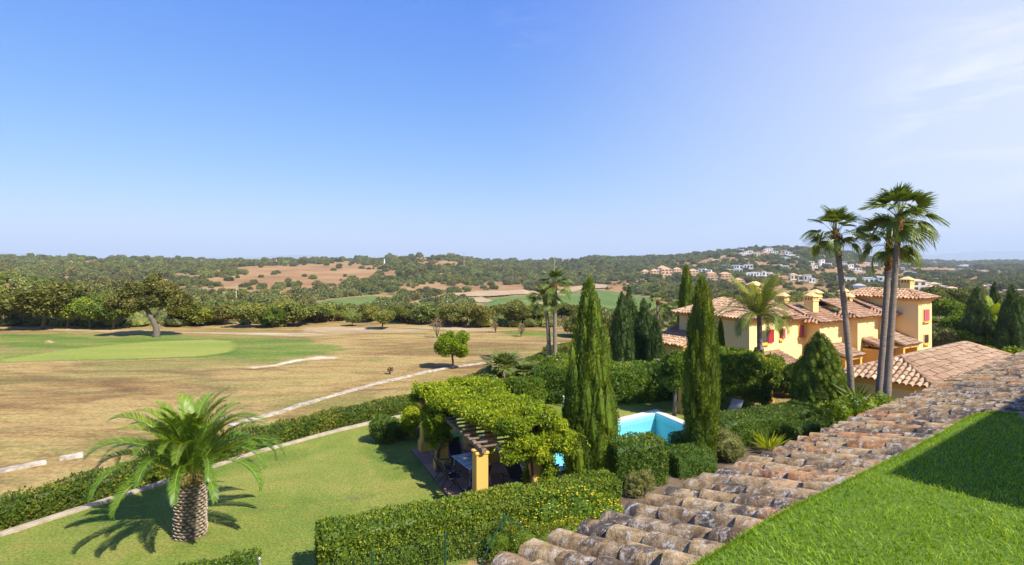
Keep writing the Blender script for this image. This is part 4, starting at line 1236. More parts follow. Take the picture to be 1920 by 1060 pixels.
m = MB(); u, v = uv_of(1620, 48.5); m.prism([tuple(hl(u - .7, v - .25, 4.2)), tuple(hl(u + .7, v - .25, 4.2)), tuple(hl(u + .7, v + .25, 4.2)), tuple(hl(u - .7, v + .25, 4.2))], .62); m.obj('roof_vent', M_CHIM, house)

def window(px0, px1, py0, py1, f, shutter=None, smat=M_SHUTTER, hood=False, sill=True, grille=False):
    ua, ub = u_at(px0, f), u_at(px1, f)
    pa = HCN - V2 * f + U2 * (ua + ub) / 2
    z1, z0 = ZAT(py0, pa.y), ZAT(py1, pa.y)
    fr = MB(); t = .07
    def slab(m, a, b, za, zb, v0, v1):
        m.prism([tuple(hl(a, v0, za)), tuple(hl(b, v0, za)), tuple(hl(b, v1, za)), tuple(hl(a, v1, za))], zb - za)
    slab(fr, ua - t, ua, z0 - t, z1 + t, -f - .045, -f + .02); slab(fr, ub, ub + t, z0 - t, z1 + t, -f - .045, -f + .02)
    slab(fr, ua + .001, ub - .001, z1, z1 + t, -f - .044, -f + .02); slab(fr, ua + .001, ub - .001, z0 - t, z0, -f - .044, -f + .02)
    o = fr.obj('window', M_YTRIM, house)
    g = MB(); slab(g, ua, ub, z0, z1, -f - .012, -f + .01); g.obj('pane', M_GLASS if smat is not None else M_GLASS, o)
    w = MB()
    for a in (ua, (ua + ub) / 2 - .025, ub - .05): slab(w, a, a + .05, z0 + .001, z1 - .001, -f - .035, -f - .013)
    slab(w, ua + .051, ub - .051, (z0 + z1) / 2, (z0 + z1) / 2 + .04, -f - .033, -f - .013)
    w.obj('frame', M_FRAME, o)
    if sill:
        s_ = MB(); slab(s_, ua - .12, ub + .12, z0 - t - .09, z0 - t - .002, -f - .16, -f + .02); s_.obj('sill', M_YTRIM, o)
    if shutter:
        for (sa, sb) in shutter:
            a, b = u_at(sa, f), u_at(sb, f)
            s_ = MB()
            slab(s_, a, a + .06, z0 - .02, z1 + .02, -f - .10, -f - .05); slab(s_, b - .06, b, z0 - .02, z1 + .02, -f - .10, -f - .05)
            nsl = 12
            for k in range(nsl):
                za = z0 - .02 + (z1 - z0 + .04) * k / nsl
                v_ = -f - .095
                p = [hl(a + .061, v_, za), hl(b - .061, v_, za), hl(b - .061, v_ + .03, za + (z1 - z0 + .04) / nsl * .98), hl(a + .061, v_ + .03, za + (z1 - z0 + .04) / nsl * .98)]
                q_ = [x - V2 * -.012 for x in p]
                s_.add([tuple(x) for x in p + q_], [(0, 1, 2, 3), (7, 6, 5, 4), (0, 4, 5, 1), (1, 5, 6, 2), (2, 6, 7, 3), (3, 7, 4, 0)])
            s_.obj('shutter', smat, o)
    if hood:
        h = MB(); roof_slope(h, hl(ua - .25, -f - .42, z1 + .18), hl(ub + .25, -f - .42, z1 + .18), hl(ub + .25, -f - .01, z1 + .36), hl(ua - .25, -f - .01, z1 + .36), seed=int(px0))
        h.obj('window_hood', M_ROOFP, o)
        cb = MB(); slab(cb, ua - .2, ub + .2, z1 + .08, z1 + .19, -f - .34, -f + .01); cb.obj('hood_bracket', M_YTRIM, o)
    if grille:
        gm = MB()
        for k in range(6):
            uu = ua + (ub - ua) * (k + .5) / 6
            gm.tube([hl(uu, -f - .12, z0), hl(uu, -f - .12, z1)], .012, 5)
        gm.tube([hl(ua, -f - .12, z0 + .25), hl(ub, -f - .12, z0 + .25)], .012, 5); gm.tube([hl(ua, -f - .12, z1 - .25), hl(ub, -f - .12, z1 - .25)], .012, 5)
        gm.obj('grille', M_FRAME, o)
    return o
window(1427, 1438, 620, 643, 0, [(1438.3, 1449)])
window(1459.8 + .6, 1465, 617, 635, -.25, [(1465.2, 1470.5)], M_SHUTTERP)
window(1497.5, 1505.5, 611, 631, -.25, [(1497.8, 1505.3)], M_SHUTTERP)
window(1731, 1740.5, 581, 601, 4.0, [(1731.2, 1735.7), (1735.9, 1740.3)], M_SHUTTERP)
window(1621, 1630, 650, 666, 1.9, hood=True, grille=True)
window(1680, 1688, 638, 654, 2.5, hood=True, grille=True)
window(1732, 1739, 628, 643, 4.0, hood=False, grille=True)
def porch(px0, px1, pye, f, out, seed):
    ua, ub = u_at(px0, f + out), u_at(px1, f + out)
    P = HCN - V2 * (f + out) + U2 * (ua + ub) / 2
    ez = ZAT(pye, P.y)
    m = MB()
    roof_slope(m, hl(ua, -f - out, ez), hl(ub, -f - out, ez), hl(ub, -f - .01, ez + .36 * out), hl(ua, -f - .01, ez + .36 * out), seed=seed)
    o = m.obj('porch_roof', M_ROOFP, house)
    m = MB()
    for a, b in ((ua + .1, ua + .35), (ub - .35, ub - .1)):
        m.prism([tuple(hl(a, -f - out + .15, ZB)), tuple(hl(b, -f - out + .15, ZB)), tuple(hl(b, -f - .02, ZB)), tuple(hl(a, -f - .02, ZB))], ez - .25 - ZB)
    m.prism([tuple(hl(ua + .05, -f - out + .12, ez - .249)), tuple(hl(ub - .05, -f - out + .12, ez - .249)), tuple(hl(ub - .05, -f - .02, ez - .249)), tuple(hl(ua + .05, -f - .02, ez - .249))], .17)
    m.obj('porch_wall', M_YTRIM, o)
porch(1588, 1622, 668, 1.0, 1.7, 201)
porch(1662, 1680, 655, 1.9, 1.7, 202)
porch(1697, 1728, 646, 2.5, 1.7, 203)
porch(1474, 1512, 688, -.25, 2.2, 204)
# low wing at the far end
wing = MB(); uw0, uw1, vw0, vw1 = -1.6, 3.2, 4.3, 6.7
wing.prism([tuple(hl(uw0, vw0, ZB)), tuple(hl(uw1, vw0, ZB)), tuple(hl(uw1, vw1, ZB)), tuple(hl(uw0, vw1, ZB))], 1.95 - ZB)
wing.obj('wall', M_YWALL, house)
m = MB(); roof_slope(m, hl(uw0 - .35, vw1 + .35, 1.98), hl(uw0 - .35, vw0 - .35, 1.98), hl(uw1, vw0 - .35, 3.95), hl(uw1, vw1 + .35, 3.95), seed=301); m.obj('roof', M_ROOFP, house)
m = MB(); m.prism([tuple(hl(uw0 - .15, vw0 - .15, 1.80)), tuple(hl(uw1, vw0 - .15, 1.80)), tuple(hl(uw1, vw1 + .15, 1.80)), tuple(hl(uw0 - .15, vw1 + .15, 1.80))], .149); m.obj('cornice', M_YTRIM, house)

# ---------------------------------------------------------------- low garage beyond our roof
gth = R(35); GU, GV = Vector((math.cos(gth), math.sin(gth), 0)), Vector((-math.sin(gth), math.cos(gth), 0))
GS = 1.16                                  # how much farther off than the first guess
GC = Vector((16.4 * GS, 22.0 * GS, 0))
gar = thing('garage', 'low ochre outbuilding with a hipped clay tile roof, between our roof and the terraced house', 'outbuilding', GC)
def gl(u, v, z):
    p = GU * u + GV * v
    return Vector((p.x, p.y, z))
EZ, W_, L_ = HC - 4.93 * GS, 3.75 * GS, 11.4 * GS
m = MB(); zr = EZ + .41 * W_ / 2
c = [gl(0, 0, EZ), gl(L_, 0, EZ), gl(L_, W_, EZ), gl(0, W_, EZ)]
r0, r1 = gl(W_ / 2, W_ / 2, zr), gl(L_ - W_ / 2, W_ / 2, zr)
for k, (a, b, t1, t0) in enumerate(((c[0], c[1], r1, r0), (c[1], c[2], r1, r1), (c[2], c[3], r0, r1), (c[3], c[0], r0, r0))): roof_slope(m, a, b, t1, t0, .265, .38, 400 + k)
ridge_tiles(m, r0, r1, .11, seed=7)
for k, cc in enumerate(c): ridge_tiles(m, cc + Vector((0, 0, .03)), (r0 if k in (0, 3) else r1) + Vector((0, 0, .03)), .11, seed=9 + k, tone=.15)
m.obj('roof', M_ROOFP, gar)
m = MB(); m.prism([tuple(gl(.4, .4, -2.5)), tuple(gl(L_ - .4, .4, -2.5)), tuple(gl(L_ - .4, W_ - .4, -2.5)), tuple(gl(.4, W_ - .4, -2.5))], EZ - .12 + 2.5); m.obj('wall', M_YWALL, gar)
m = MB()
for o_, dz, hh in ((.30, .34, .10), (.20, .235, .11), (.10, .12, .055)):
    m.prism([tuple(gl(o_, o_, EZ - dz)), tuple(gl(L_ - o_, o_, EZ - dz)), tuple(gl(L_ - o_, W_ - o_, EZ - dz)), tuple(gl(o_, W_ - o_, EZ - dz))], hh)
m.obj('cornice', M_YTRIM, gar)
# ---------------------------------------------------------------- our own tiled roof and the turf terrace
rth = R(37.5); RU, RV_ = Vector((math.cos(rth), math.sin(rth), 0)), Vector((-math.sin(rth), math.cos(rth), 0))
HE = 1.82; EZR = HC - HE                 # eave height
E0 = Vector((HE * .0364, HE * 1.938, 0)) - RV_ * .15 # a point on the eave
SLP = .24
def rl(s, w, dz=0.0):
    """s along the eave, w horizontally up the slope"""
    p = E0 + RU * s - RV_ * w
    return Vector((p.x, p.y, EZR + SLP * w + dz))
q = NT('weathered_clay_tile')
rnd = q.rand()
loc = q.n('ShaderNodeCombineXYZ'); 
for i, k in enumerate((37.0, 91.0, 53.0)): q.put(loc.inputs[i], q.math('MULTIPLY', rnd, k))
P_ = q.pos((1, 1, 1.001), obj=True, loc=loc.outputs[0])
base = q.ramp(q.math('FRACT', q.math('MULTIPLY', rnd, 13.7)), [(0, (.20, .125, .068)), (.22, (.33, .215, .108)), (.42, (.39, .258, .125)), (.60, (.45, .31, .155)), (.74, (.44, .19, .075)), (.84, (.35, .245, .135)), (1, (.19, .128, .075))])
n1 = q.noise(P_, 9.0, 7, .72, .3); n2 = q.noise(P_, 30.0, 6, .75); n3 = q.noise(P_, 4.5, 5, .65, .6)
base = q.mix(q.rng(n1, .38, .62), q.hsv(base, .5, 1.05, .50), q.hsv(base, .5, 1.0, 1.12))
black = q.rng(n3, .465, .56)
bl = q.math('MULTIPLY', black, q.rng(q.math('FRACT', q.math('MULTIPLY', rnd, 5.3)), 0.15, .65))
base = q.mix(q.math('MULTIPLY', bl, .9), base, q.mix(n2, (.028, .025, .024), (.085, .075, .070)))
white = q.rng(q.noise(q.pos((1, 1, 1), obj=True, loc=loc.outputs[0], rot=(.4, .2, .9)), 11.0, 8, .78, .4), .515, .575)
wsp = q.rng(n2, .42, .6)
base = q.mix(q.math('MULTIPLY', q.math('MULTIPLY', white, wsp), .85), base, (.54, .50, .43))
cream = q.rng(q.noise(q.pos((1, 1, 1), obj=True, loc=loc.outputs[0], rot=(1.4, .7, .1)), 7.0, 6, .7, .5), .54, .66)
base = q.mix(q.math('MULTIPLY', cream, .6), base, (.52, .40, .24))
org = q.rng(q.noise(q.pos((1, 1, 1), obj=True, loc=loc.outputs[0], rot=(2.1, .3, .5)), 8.0, 5, .6), .70, .735)
base = q.mix(q.math('MULTIPLY', org, .95), base, (.56, .25, .025))
pit = q.rng(q.voro(P_, 46.0), .0, .32)
hgt = q.math('ADD', q.math('MULTIPLY', n1, .8), q.math('ADD', q.math('MULTIPLY', n2, .7), q.math('MULTIPLY', pit, .35)))
M_TILE = q.done(q.bsdf(base, .93, q.bump(hgt, .9, .012), .1))

roof = thing('tiled_roof', 'near roof slope of old lichen covered barrel tiles running down to the eave', 'roof', rl(0, 0))
def tile_mesh(name, L, r0, r1, seed, seg=8, up=True):
    """a tapering half-round tile along +y (lower, wider end at y=0), with its own thickness at the lower lip"""
    r = np.random.default_rng(seed); V, F = [], []
    th = .017
    ny = 3
    ph = r.uniform(0, 6, 4)
    for j in range(ny):
        f = j / (ny - 1); rad = r0 + (r1 - r0) * f
        for a in range(seg + 1):
            an = math.pi * a / seg
            rr_ = rad * (1 + .035 * math.sin(3 * an + ph[0] + f * 2) + .02 * math.sin(7 * an + ph[1]))
            V.append((-math.cos(an) * rr_, f * L + (.008 * math.sin(4 * an + ph[2]) if j == 0 else 0), math.sin(an) * rr_ * .86))
    for j in range(ny - 1):
        for a in range(seg):
            i = j * (seg + 1) + a
            F.append((i, i + 1, i + seg + 2, i + seg + 1))
    w0 = len(V)
    for a in range(seg + 1): V.append(V[a])
    b = len(V)
    for a in range(seg + 1):
        an = math.pi * a / seg
        V.append((-math.cos(an) * (r0 - th), .004, math.sin(an) * (r0 - th) * .86))
    for a in range(seg): F.append((w0 + a + 1, w0 + a, b + a, b + a + 1))
    c = len(V)
    for a in range(seg + 1):
        an = math.pi * a / seg
        V.append((-math.cos(an) * (r0 - th) * .96, L * .45, math.sin(an) * (r0 - th) * .80))
    for a in range(seg): F.append((b + a + 1, b + a, c + a, c + a + 1))
    V = np.array(V)
    if not up: V[:, 2] *= -1; F = [f[::-1] for f in F]
    me = mesh_np(name, V, np.array(F), {'tone': np.full(len(V), .5)}, True)
    me.materials.append(M_TILE)
    return me
SP, EX, TL = .225, .285, .42
covers = [tile_mesh('cover_tile', TL, .098, .080, 70 + i) for i in range(5)]
pans = [tile_mesh('pan_tile', TL, .080, .098, 80 + i, 6, False) for i in range(2)]
slope_ang = math.atan(SLP)
cosS = math.cos(slope_ang)
rt = np.random.default_rng(5)
Mroof = Matrix(((RU.x, -RV_.x, 0), (RU.y, -RV_.y, 0), (0, 0, 1)))   # columns: along eave, up-slope (flat)
def tile_rot(jz=0.0, jx=0.0):
    m3 = Matrix((RU, -RV_, Vector((0, 0, 1)))).transposed()          # x along eave, y up the slope, z up
    # -RV_ x: keep it right-handed
    if m3.determinant() < 0: m3 = Matrix((-RU, -RV_, Vector((0, 0, 1)))).transposed()
    return (m3.to_4x4() @ Matrix.Rotation(slope_ang + jx, 4, 'X') @ Matrix.Rotation(jz, 4, 'Z'))
cand = []
for i in range(-4, 62):
    s_ = i * SP
    wmax = .93 if s_ < 4.5 else 3.2
    k = 0
    joff = rt.normal() * .02
    while k * EX * cosS < wmax:
        w = k * EX * cosS - .05 + joff * (k > 0)
        p = rl(s_, w); dist = math.hypot(p.x, p.y)
        vis = abs(p.x / max(p.y, .1)) < .98 and p.y > .8
        if p.y > .4: cand.append((dist if vis else dist + 50, i, k, s_, w))
        k += 1
cand.sort()
root_inv = roof.location.copy()
def tile_matrix(s_, w, lift, jz, jx):
    p = rl(s_, w) - root_inv
    return Matrix.Translation(p + Vector((0, 0, lift))) @ tile_rot(jz, jx)
far_v, far_f, fn = [], [], 0
n_ind = 0
for n_, (dist, i, k, s_, w) in enumerate(cand):
    mesh = covers[int(rt.integers(0, 5))]
    M4 = tile_matrix(s_ + rt.normal() * .006, w + rt.normal() * .008, .052 + rt.normal() * .004, rt.normal() * .035, rt.normal() * .012 - .035)
    if n_ < 300:
        o = newobj('roof_tile', mesh, M_TILE, roof); o.matrix_basis = M4
    else:
        V = np.array([v.co[:] for v in mesh.vertices]); V = V @ np.array(M4.to_3x3()).T + np.array(M4.translation)
        far_v.append(V); far_f.append(np.array([list(p.vertices) for p in mesh.polygons]) + fn); fn += len(V)
    # the channel tile beside it
    mesh = pans[int(rt.integers(0, 2))]
    M4 = tile_matrix(s_ + SP / 2 + rt.normal() * .004, w - .01, .050, rt.normal() * .02, -.03)
    V = np.array([v.co[:] for v in mesh.vertices]); V = V @ np.array(M4.to_3x3()).T + np.array(M4.translation)
    far_v.append(V); far_f.append(np.array([list(p.vertices) for p in mesh.polygons]) + fn); fn += len(V)
me = mesh_np('channel_tiles', np.concatenate(far_v), [np.concatenate([f for f in far_f if f.shape[1] == 4])], None, True)
o = newobj('channel_tiles', me, M_TILE, roof); o['kind'] = 'stuff'
# bed under the tiles, eave board
m = MB()
def rr3(s_, w, dz): return tuple(rl(s_, w, dz) - root_inv)
for sa, sb, wb in ((-1.2, 4.6, 1.02), (4.6, 14.2, 3.3)):
    m.add([rr3(sa, -.02, -.005), rr3(sb, -.02, -.005), rr3(sb, wb, -.005), rr3(sa, wb, -.005), rr3(sa, -.02, -.16), rr3(sb, -.02, -.16), rr3(sb, wb, -.16), rr3(sa, wb, -.16)],
          [(0, 1, 2, 3), (7, 6, 5, 4), (0, 4, 5, 1), (1, 5, 6, 2), (2, 6, 7, 3), (3, 7, 4, 0)])
m.obj('roof_bed', M_EARTH, roof)
m = MB()
m.add([rr3(-1.2, .30, -.17), rr3(14.2, .30, -.17), rr3(14.2, .60, -.17), rr3(-1.2, .60, -.17)] + [tuple(Vector(rr3(a, b, 0)) * 1 - Vector((0, 0, Vector(rr3(a, b, 0)).z + EZR))) for a, b in ((-1.2, .30), (14.2, .30), (14.2, .60), (-1.2, .60))],
      [(0, 1, 2, 3), (7, 6, 5, 4), (0, 4, 5, 1), (1, 5, 6, 2), (2, 6, 7, 3), (3, 7, 4, 0)])
m.obj('wall', M_YWALL, roof)

# turf laid over the terrace edge
ZT = HC - 1.38
edge_px = [(1180, 1130), (1300, 1060), (1370, 1019), (1438, 977), (1510, 938), (1581, 905), (1645, 874), (1708, 844), (1750, 820), (1787, 798), (1812, 783), (1838, 775), (1868, 771), (1920, 777), (1990, 792)]
TE = [G(px, py, ZT) for px, py in edge_px]
inner = [Vector((7.2, 4.6, ZT)), Vector((5.0, 1.2, ZT)), Vector((2.0, -1.0, ZT)), Vector((-.6, .9, ZT))]
TP = TE + inner
m = MB()
top = [(p.x, p.y, ZT - .012) for p in TP][::-1]
m.prism([(p[0], p[1], ZT - .34) for p in top], .328)
q = NT('turf_backing'); nb = q.noise(q.pos(), 60, 4, .7)
M_TURFB = q.done(q.bsdf(q.mix(nb, (.06, .11, .015), (.12, .19, .026)), .9, None, .1))
tb = m.obj('roof_terrace', M_TURFB)
tag(tb, kind='structure')
r = np.random.default_rng(8)
W2 = np.array([(p.x, p.y) for p in TP])
lo, hi = W2.min(0), W2.max(0)
C_ = r.uniform(lo, hi, (330000, 2)); 
ratio = C_[:, 0] / np.maximum(C_[:, 1], .05)
dd = np.hypot(C_[:, 0], C_[:, 1])
C_ = C_[(poly_dist(C_, W2) > 0) & (C_[:, 1] > .9) & (ratio < 1.05) & (r.uniform(0, 1, len(C_)) < np.clip(3.0 / dd, .35, 1))]
# a fringe of blades over the rim
ee = []
for a, b in zip(TE[:-1], TE[1:]):
    t = r.uniform(0, 1, int((b - a).length * 900))[:, None]
    ee.append(np.array([(a.x, a.y)]) * (1 - t) + np.array([(b.x, b.y)]) * t)
C_ = np.concatenate([C_] + ee)
n = len(C_)
tilt_dir = r.uniform(0, 2 * math.pi, n) * .55 + 2.2 + 1.2 * vnoise(C_[:, 0] * 3, C_[:, 1] * 3, 4)
tl = np.abs(r.normal(.5, .3, n)); hgt_ = .030 * r.uniform(.6, 1.25, n) * (0.8 + .4 * vnoise(C_[:, 0] * 7, C_[:, 1] * 7, 6))
base = np.column_stack([C_, np.full(n, ZT - .012)])
dh = np.column_stack([np.cos(tilt_dir) * tl, np.sin(tilt_dir) * tl, np.ones(n)]); dh = unit(dh)
az = r.uniform(0, math.pi, n); sd = np.column_stack([np.cos(az), np.sin(az), np.zeros(n)]) * .0023
mid = base + dh * (hgt_ * .55)[:, None]
dh2 = unit(dh + np.column_stack([np.cos(tilt_dir), np.sin(tilt_dir), np.zeros(n)]) * .5)
tip = mid + dh2 * (hgt_ * .5)[:, None]
V = np.stack([base - sd, base + sd, mid - sd * .9, mid + sd * .9, tip], 1).reshape(-1, 3)
i = np.arange(n) * 5
ton = np.clip(r.normal(.5, .2, n) + .35 * (vnoise(C_[:, 0] * 16, C_[:, 1] * 16, 3) - .5) + .30 * (fbm(C_[:, 0] * 1.7, C_[:, 1] * 1.7, 12) - .5), 0, 1)
M_TURF = leaf_mat('turf_blade', [(0, (.055, .105, .012)), (.5, (.115, .185, .022)), (.85, (.175, .24, .036)), (1, (.21, .25, .06))], .35, .5, .3, .0, .0, gain=(2.3, 2.15, 1.7))
turf = newobj('artificial_turf', mesh_np('artificial_turf', V, [np.stack([i, i + 1, i + 3, i + 2], 1), np.stack([i + 2, i + 3, i + 4], 1)], {'tone': np.repeat(ton, 5)}), M_TURF)
tag(turf, kind='stuff')
# the wall of the floor behind the terrace (throws the shade over the turf)
tipA = G(1653, 884, ZT)
back = Vector((SUN_XY.x, SUN_XY.y, 0))
wa = tipA + back * 2.35
hw = 2.35 * math.tan(R(SUN_EL)) * .985
m = MB()
b0 = Vector((wa.x, wa.y, ZT - .34)); b1 = b0 + RU * 6.0; b2 = b1 - RV_ * 3.5; b3 = b0 - RV_ * 3.5
m.prism([tuple(b0), tuple(b3), tuple(b2), tuple(b1)], hw + .34)
o = m.obj('wall', M_YWALL); tag(o, kind='structure')
# ---------------------------------------------------------------- swimming pool
pA, pB, pC, pD = Vector((7.54, 29.84, 0)), Vector((9.42, 24.8, 0)), Vector((1.75, 21.98, 0)), Vector((.65, 24.9, 0))
PQ = [pC, pB, pA, pD]                       # counter-clockwise
cen = sum(PQ, Vector()) / 4
def grow(P, d):
    out = []; n = len(P)
    for i in range(n):
        a, b, c = P[i - 1], P[i], P[(i + 1) % n]
        e1, e2 = (b - a).normalized(), (c - b).normalized()
        n1, n2 = Vector((e1.y, -e1.x, 0)), Vector((e2.y, -e2.x, 0))
        h = (n1 + n2).normalized()
        out.append(b + h * (d / max(h.dot(n1), .3)))
    return out
Wp = np.array([(p.x, p.y) for p in PQ])
def cut_hole(o, margin, drop=None):
    me = o.data
    co = np.empty(len(me.vertices) * 3); me.vertices.foreach_get('co', co); co = co.reshape(-1, 3)
    bm = bmesh.new(); bm.from_mesh(me); bm.faces.ensure_lookup_table()
    near = np.hypot(co[:, 0] - cen.x, co[:, 1] - cen.y) < 14
    kill = []
    for f in bm.faces:
        if not any(near[v.index] for v in f.verts): continue
        pts = np.array([v.co[:2] for v in f.verts]); c = pts.mean(0)
        t = np.concatenate([pts, [c], (pts + c) / 2, (pts + np.roll(pts, 1, 0)) / 2])
        if (poly_dist(t, Wp) > margin).any(): kill.append(f)
    bmesh.ops.delete(bm, geom=kill, context='FACES'); bm.to_mesh(me); bm.free()
cut_hole(ground, -.6)
for o in [o for o in bpy.data.objects if stem_ok(o.name, 'lawn') or stem_ok(o.name, 'garden_bed')] if False else [o for o in COL.objects if o.name in ('lawn', 'garden_bed')]:
    cut_hole(o, .02)
pool = thing('swimming_pool', 'turquoise swimming pool with pale stone coping set in the lawn behind the cypress', 'swimming pool', (0, 0, 0))
q = NT('pool_tiles')
br = q.n('ShaderNodeTexBrick'); q.put(br.inputs['Vector'], q.pos()); br.inputs['Scale'].default_value = 3.0
br.offset = 0; br.inputs['Color1'].default_value = (.30, .66, .72, 1); br.inputs['Color2'].default_value = (.34, .70, .75, 1); br.inputs['Mortar'].default_value = (.30, .62, .68, 1)
br.inputs['Mortar Size'].default_value = .012; br.inputs['Brick Width'].default_value = .3; br.inputs['Row Height'].default_value = .3
M_POOL = q.done(q.bsdf(br.outputs['Color'], .4))
m = MB(); zb = -1.25
inn = [p for p in PQ]
P = [(p.x, p.y, zb) for p in inn] + [(p.x, p.y, .02) for p in inn]
m.add(P, [(0, 1, 2, 3)] + [(i + 4, (i + 1) % 4 + 4, (i + 1) % 4, i) for i in range(4)])
m.obj('basin', M_POOL, pool)
q = NT('pool_water')
tr = q.n('ShaderNodeBsdfTransparent'); tr.inputs[0].default_value = (.76, .95, .98, 1)
gl_ = q.n('ShaderNodeBsdfGlossy'); gl_.inputs['Roughness'].default_value = .03
wv = q.noise(q.pos(), 2.2, 3, .6, .5)
bp = q.bump(wv, .25, .05); q.put(gl_.inputs['Normal'], bp)
fr = q.n('ShaderNodeFresnel'); fr.inputs['IOR'].default_value = 1.33; q.put(fr.inputs['Normal'], bp)
mx = q.n('ShaderNodeMixShader'); q.put(mx.inputs[0], fr.outputs[0]); q.t.links.new(tr.outputs[0], mx.inputs[1]); q.t.links.new(gl_.outputs[0], mx.inputs[2])
M_WATER = q.done(mx.outputs[0])
m = MB(); m.poly([(p.x, p.y, -.10) for p in grow(PQ, -.003)]); m.obj('water_surface', M_WATER, pool)
# coping stones, one by one
M_COPE = (lambda q: q.done(q.bsdf(q.ramp(q.math('ADD', q.math('MULTIPLY', q.noise(q.pos(), 5, 6, .7), .7), q.math('MULTIPLY', q.rand(), .3)), [(.3, (.52, .46, .37)), (.55, (.66, .61, .52)), (.8, (.74, .70, .62))]), .8, q.bump(q.noise(q.pos(), 25, 4), .3, .01), .2)))(NT('coping_stone'))
out4 = grow(PQ, .42)
for e in range(4):
    a, b, oa, ob = PQ[e], PQ[(e + 1) % 4], out4[e], out4[(e + 1) % 4]
    n = max(2, int((b - a).length / .62))
    for k in range(n):
        g = .006
        f0, f1 = (k + g) / n, (k + 1 - g) / n
        m = MB(); zz = .024
        qd = [a.lerp(b, f0), oa.lerp(ob, f0), oa.lerp(ob, f1), a.lerp(b, f1)]
        m.prism([(p.x, p.y, zz) for p in qd], .045)
        m.obj('coping_stone', M_COPE, pool)

# ---------------------------------------------------------------- hedges
def hedge(label, path, w, h, leaf, dens, seed, mat, tone=.5, tvar=.2, wob=.10, patch=.22, cat='hedge', name='hedge'):
    path = [Vector((p[0], p[1], 0)) for p in path]
    o = newobj(name, hedge_mesh(name, path, w, h, leaf, dens, seed, tone, tvar, wob=wob, patch=patch), mat)
    return tag(o, label, cat)
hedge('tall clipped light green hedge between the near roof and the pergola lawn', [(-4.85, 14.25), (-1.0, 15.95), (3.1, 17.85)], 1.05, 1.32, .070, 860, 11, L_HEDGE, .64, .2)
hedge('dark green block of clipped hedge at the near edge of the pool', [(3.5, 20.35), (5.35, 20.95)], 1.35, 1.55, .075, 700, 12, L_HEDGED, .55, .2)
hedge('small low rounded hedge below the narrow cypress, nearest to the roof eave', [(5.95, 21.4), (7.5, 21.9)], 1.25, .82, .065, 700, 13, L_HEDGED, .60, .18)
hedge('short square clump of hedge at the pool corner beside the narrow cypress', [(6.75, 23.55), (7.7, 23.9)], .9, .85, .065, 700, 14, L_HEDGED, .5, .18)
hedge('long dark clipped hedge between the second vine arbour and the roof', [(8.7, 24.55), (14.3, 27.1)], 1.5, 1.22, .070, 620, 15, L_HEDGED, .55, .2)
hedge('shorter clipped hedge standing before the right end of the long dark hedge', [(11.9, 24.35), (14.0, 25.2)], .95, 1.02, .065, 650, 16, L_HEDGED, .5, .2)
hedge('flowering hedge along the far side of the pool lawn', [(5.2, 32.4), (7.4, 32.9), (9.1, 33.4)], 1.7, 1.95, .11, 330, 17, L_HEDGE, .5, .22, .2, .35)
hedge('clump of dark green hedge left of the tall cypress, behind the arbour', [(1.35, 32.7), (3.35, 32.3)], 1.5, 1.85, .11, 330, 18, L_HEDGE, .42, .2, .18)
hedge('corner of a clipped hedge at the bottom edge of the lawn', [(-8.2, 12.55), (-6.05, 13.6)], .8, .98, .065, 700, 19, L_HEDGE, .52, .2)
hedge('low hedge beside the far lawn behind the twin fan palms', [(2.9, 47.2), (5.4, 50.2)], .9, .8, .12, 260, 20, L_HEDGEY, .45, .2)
m = MB(); m.tube([(0, 0, 0), (0, 0, 1.02)], .035, 8); m.tube([(0, 0, 1.02), (0, 0, 1.05)], [.04, .015], 8)
tag(m.obj('fence_post', M_ALU, None, (-5.93, 13.35, 0)), 'pale grey metal post beside the corner hedge at the bottom of the lawn', 'post')

# ---------------------------------------------------------------- shrubs
def shrub(name, label, at, lobes, leaf, dens, seed, mat, tone=.5, cat='shrub', group=None, flowers=None, **kw):
    o = newobj(name, crown_mesh(name, lobes, leaf, dens, seed, tone, **kw), mat)
    o.location = at
    tag(o, label, cat, group)
    if flowers:
        fm, n, size, zlo = flowers; lv = Leaves(seed + 1); r = lv.r
        P = []
        for c, rad in lobes:
            rad = np.asarray(rad if hasattr(rad, '__len__') else (rad,) * 3, float)
            u = unit(r.normal(size=(n, 3))); u = u[u[:, 2] > zlo]
            P.append(np.asarray(c) + u * (rad * 1.06))
        P = np.concatenate(P); k = len(P)
        for a in range(4):
            an = a * math.pi / 2 + r.uniform(0, 6, k)
            D = np.column_stack([np.cos(an), np.sin(an), np.full(k, .5)])
            lv.leaves(P, D, np.tile([[0, 0, 1.0]], (k, 1)), size, size * .8, .5)
        newobj('blossom', lv.mesh('blossom'), fm, o)['kind'] = 'stuff'
    return o
def ball(rx, ry, rz, n, sub, seed, zc=None):
    return [((0, 0, zc if zc else rz * .95), (rx * .8, ry * .8, rz * .85))] + cloud_lobes((0, 0, zc if zc else rz * .95), (rx, ry, rz), n, sub, seed, low=-.8)
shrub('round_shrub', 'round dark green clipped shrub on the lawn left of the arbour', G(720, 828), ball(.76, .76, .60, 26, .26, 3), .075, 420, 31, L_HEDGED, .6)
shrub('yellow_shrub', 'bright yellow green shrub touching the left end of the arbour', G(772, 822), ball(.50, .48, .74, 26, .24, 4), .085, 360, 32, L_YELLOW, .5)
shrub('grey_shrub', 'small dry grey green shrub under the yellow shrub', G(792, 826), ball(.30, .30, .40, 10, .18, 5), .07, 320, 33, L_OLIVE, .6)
shrub('low_shrub', 'low dark tuft of leaves between the round shrub and the yellow shrub', G(752, 826), ball(.30, .26, .24, 8, .14, 6), .07, 380, 34, L_HEDGED, .5)
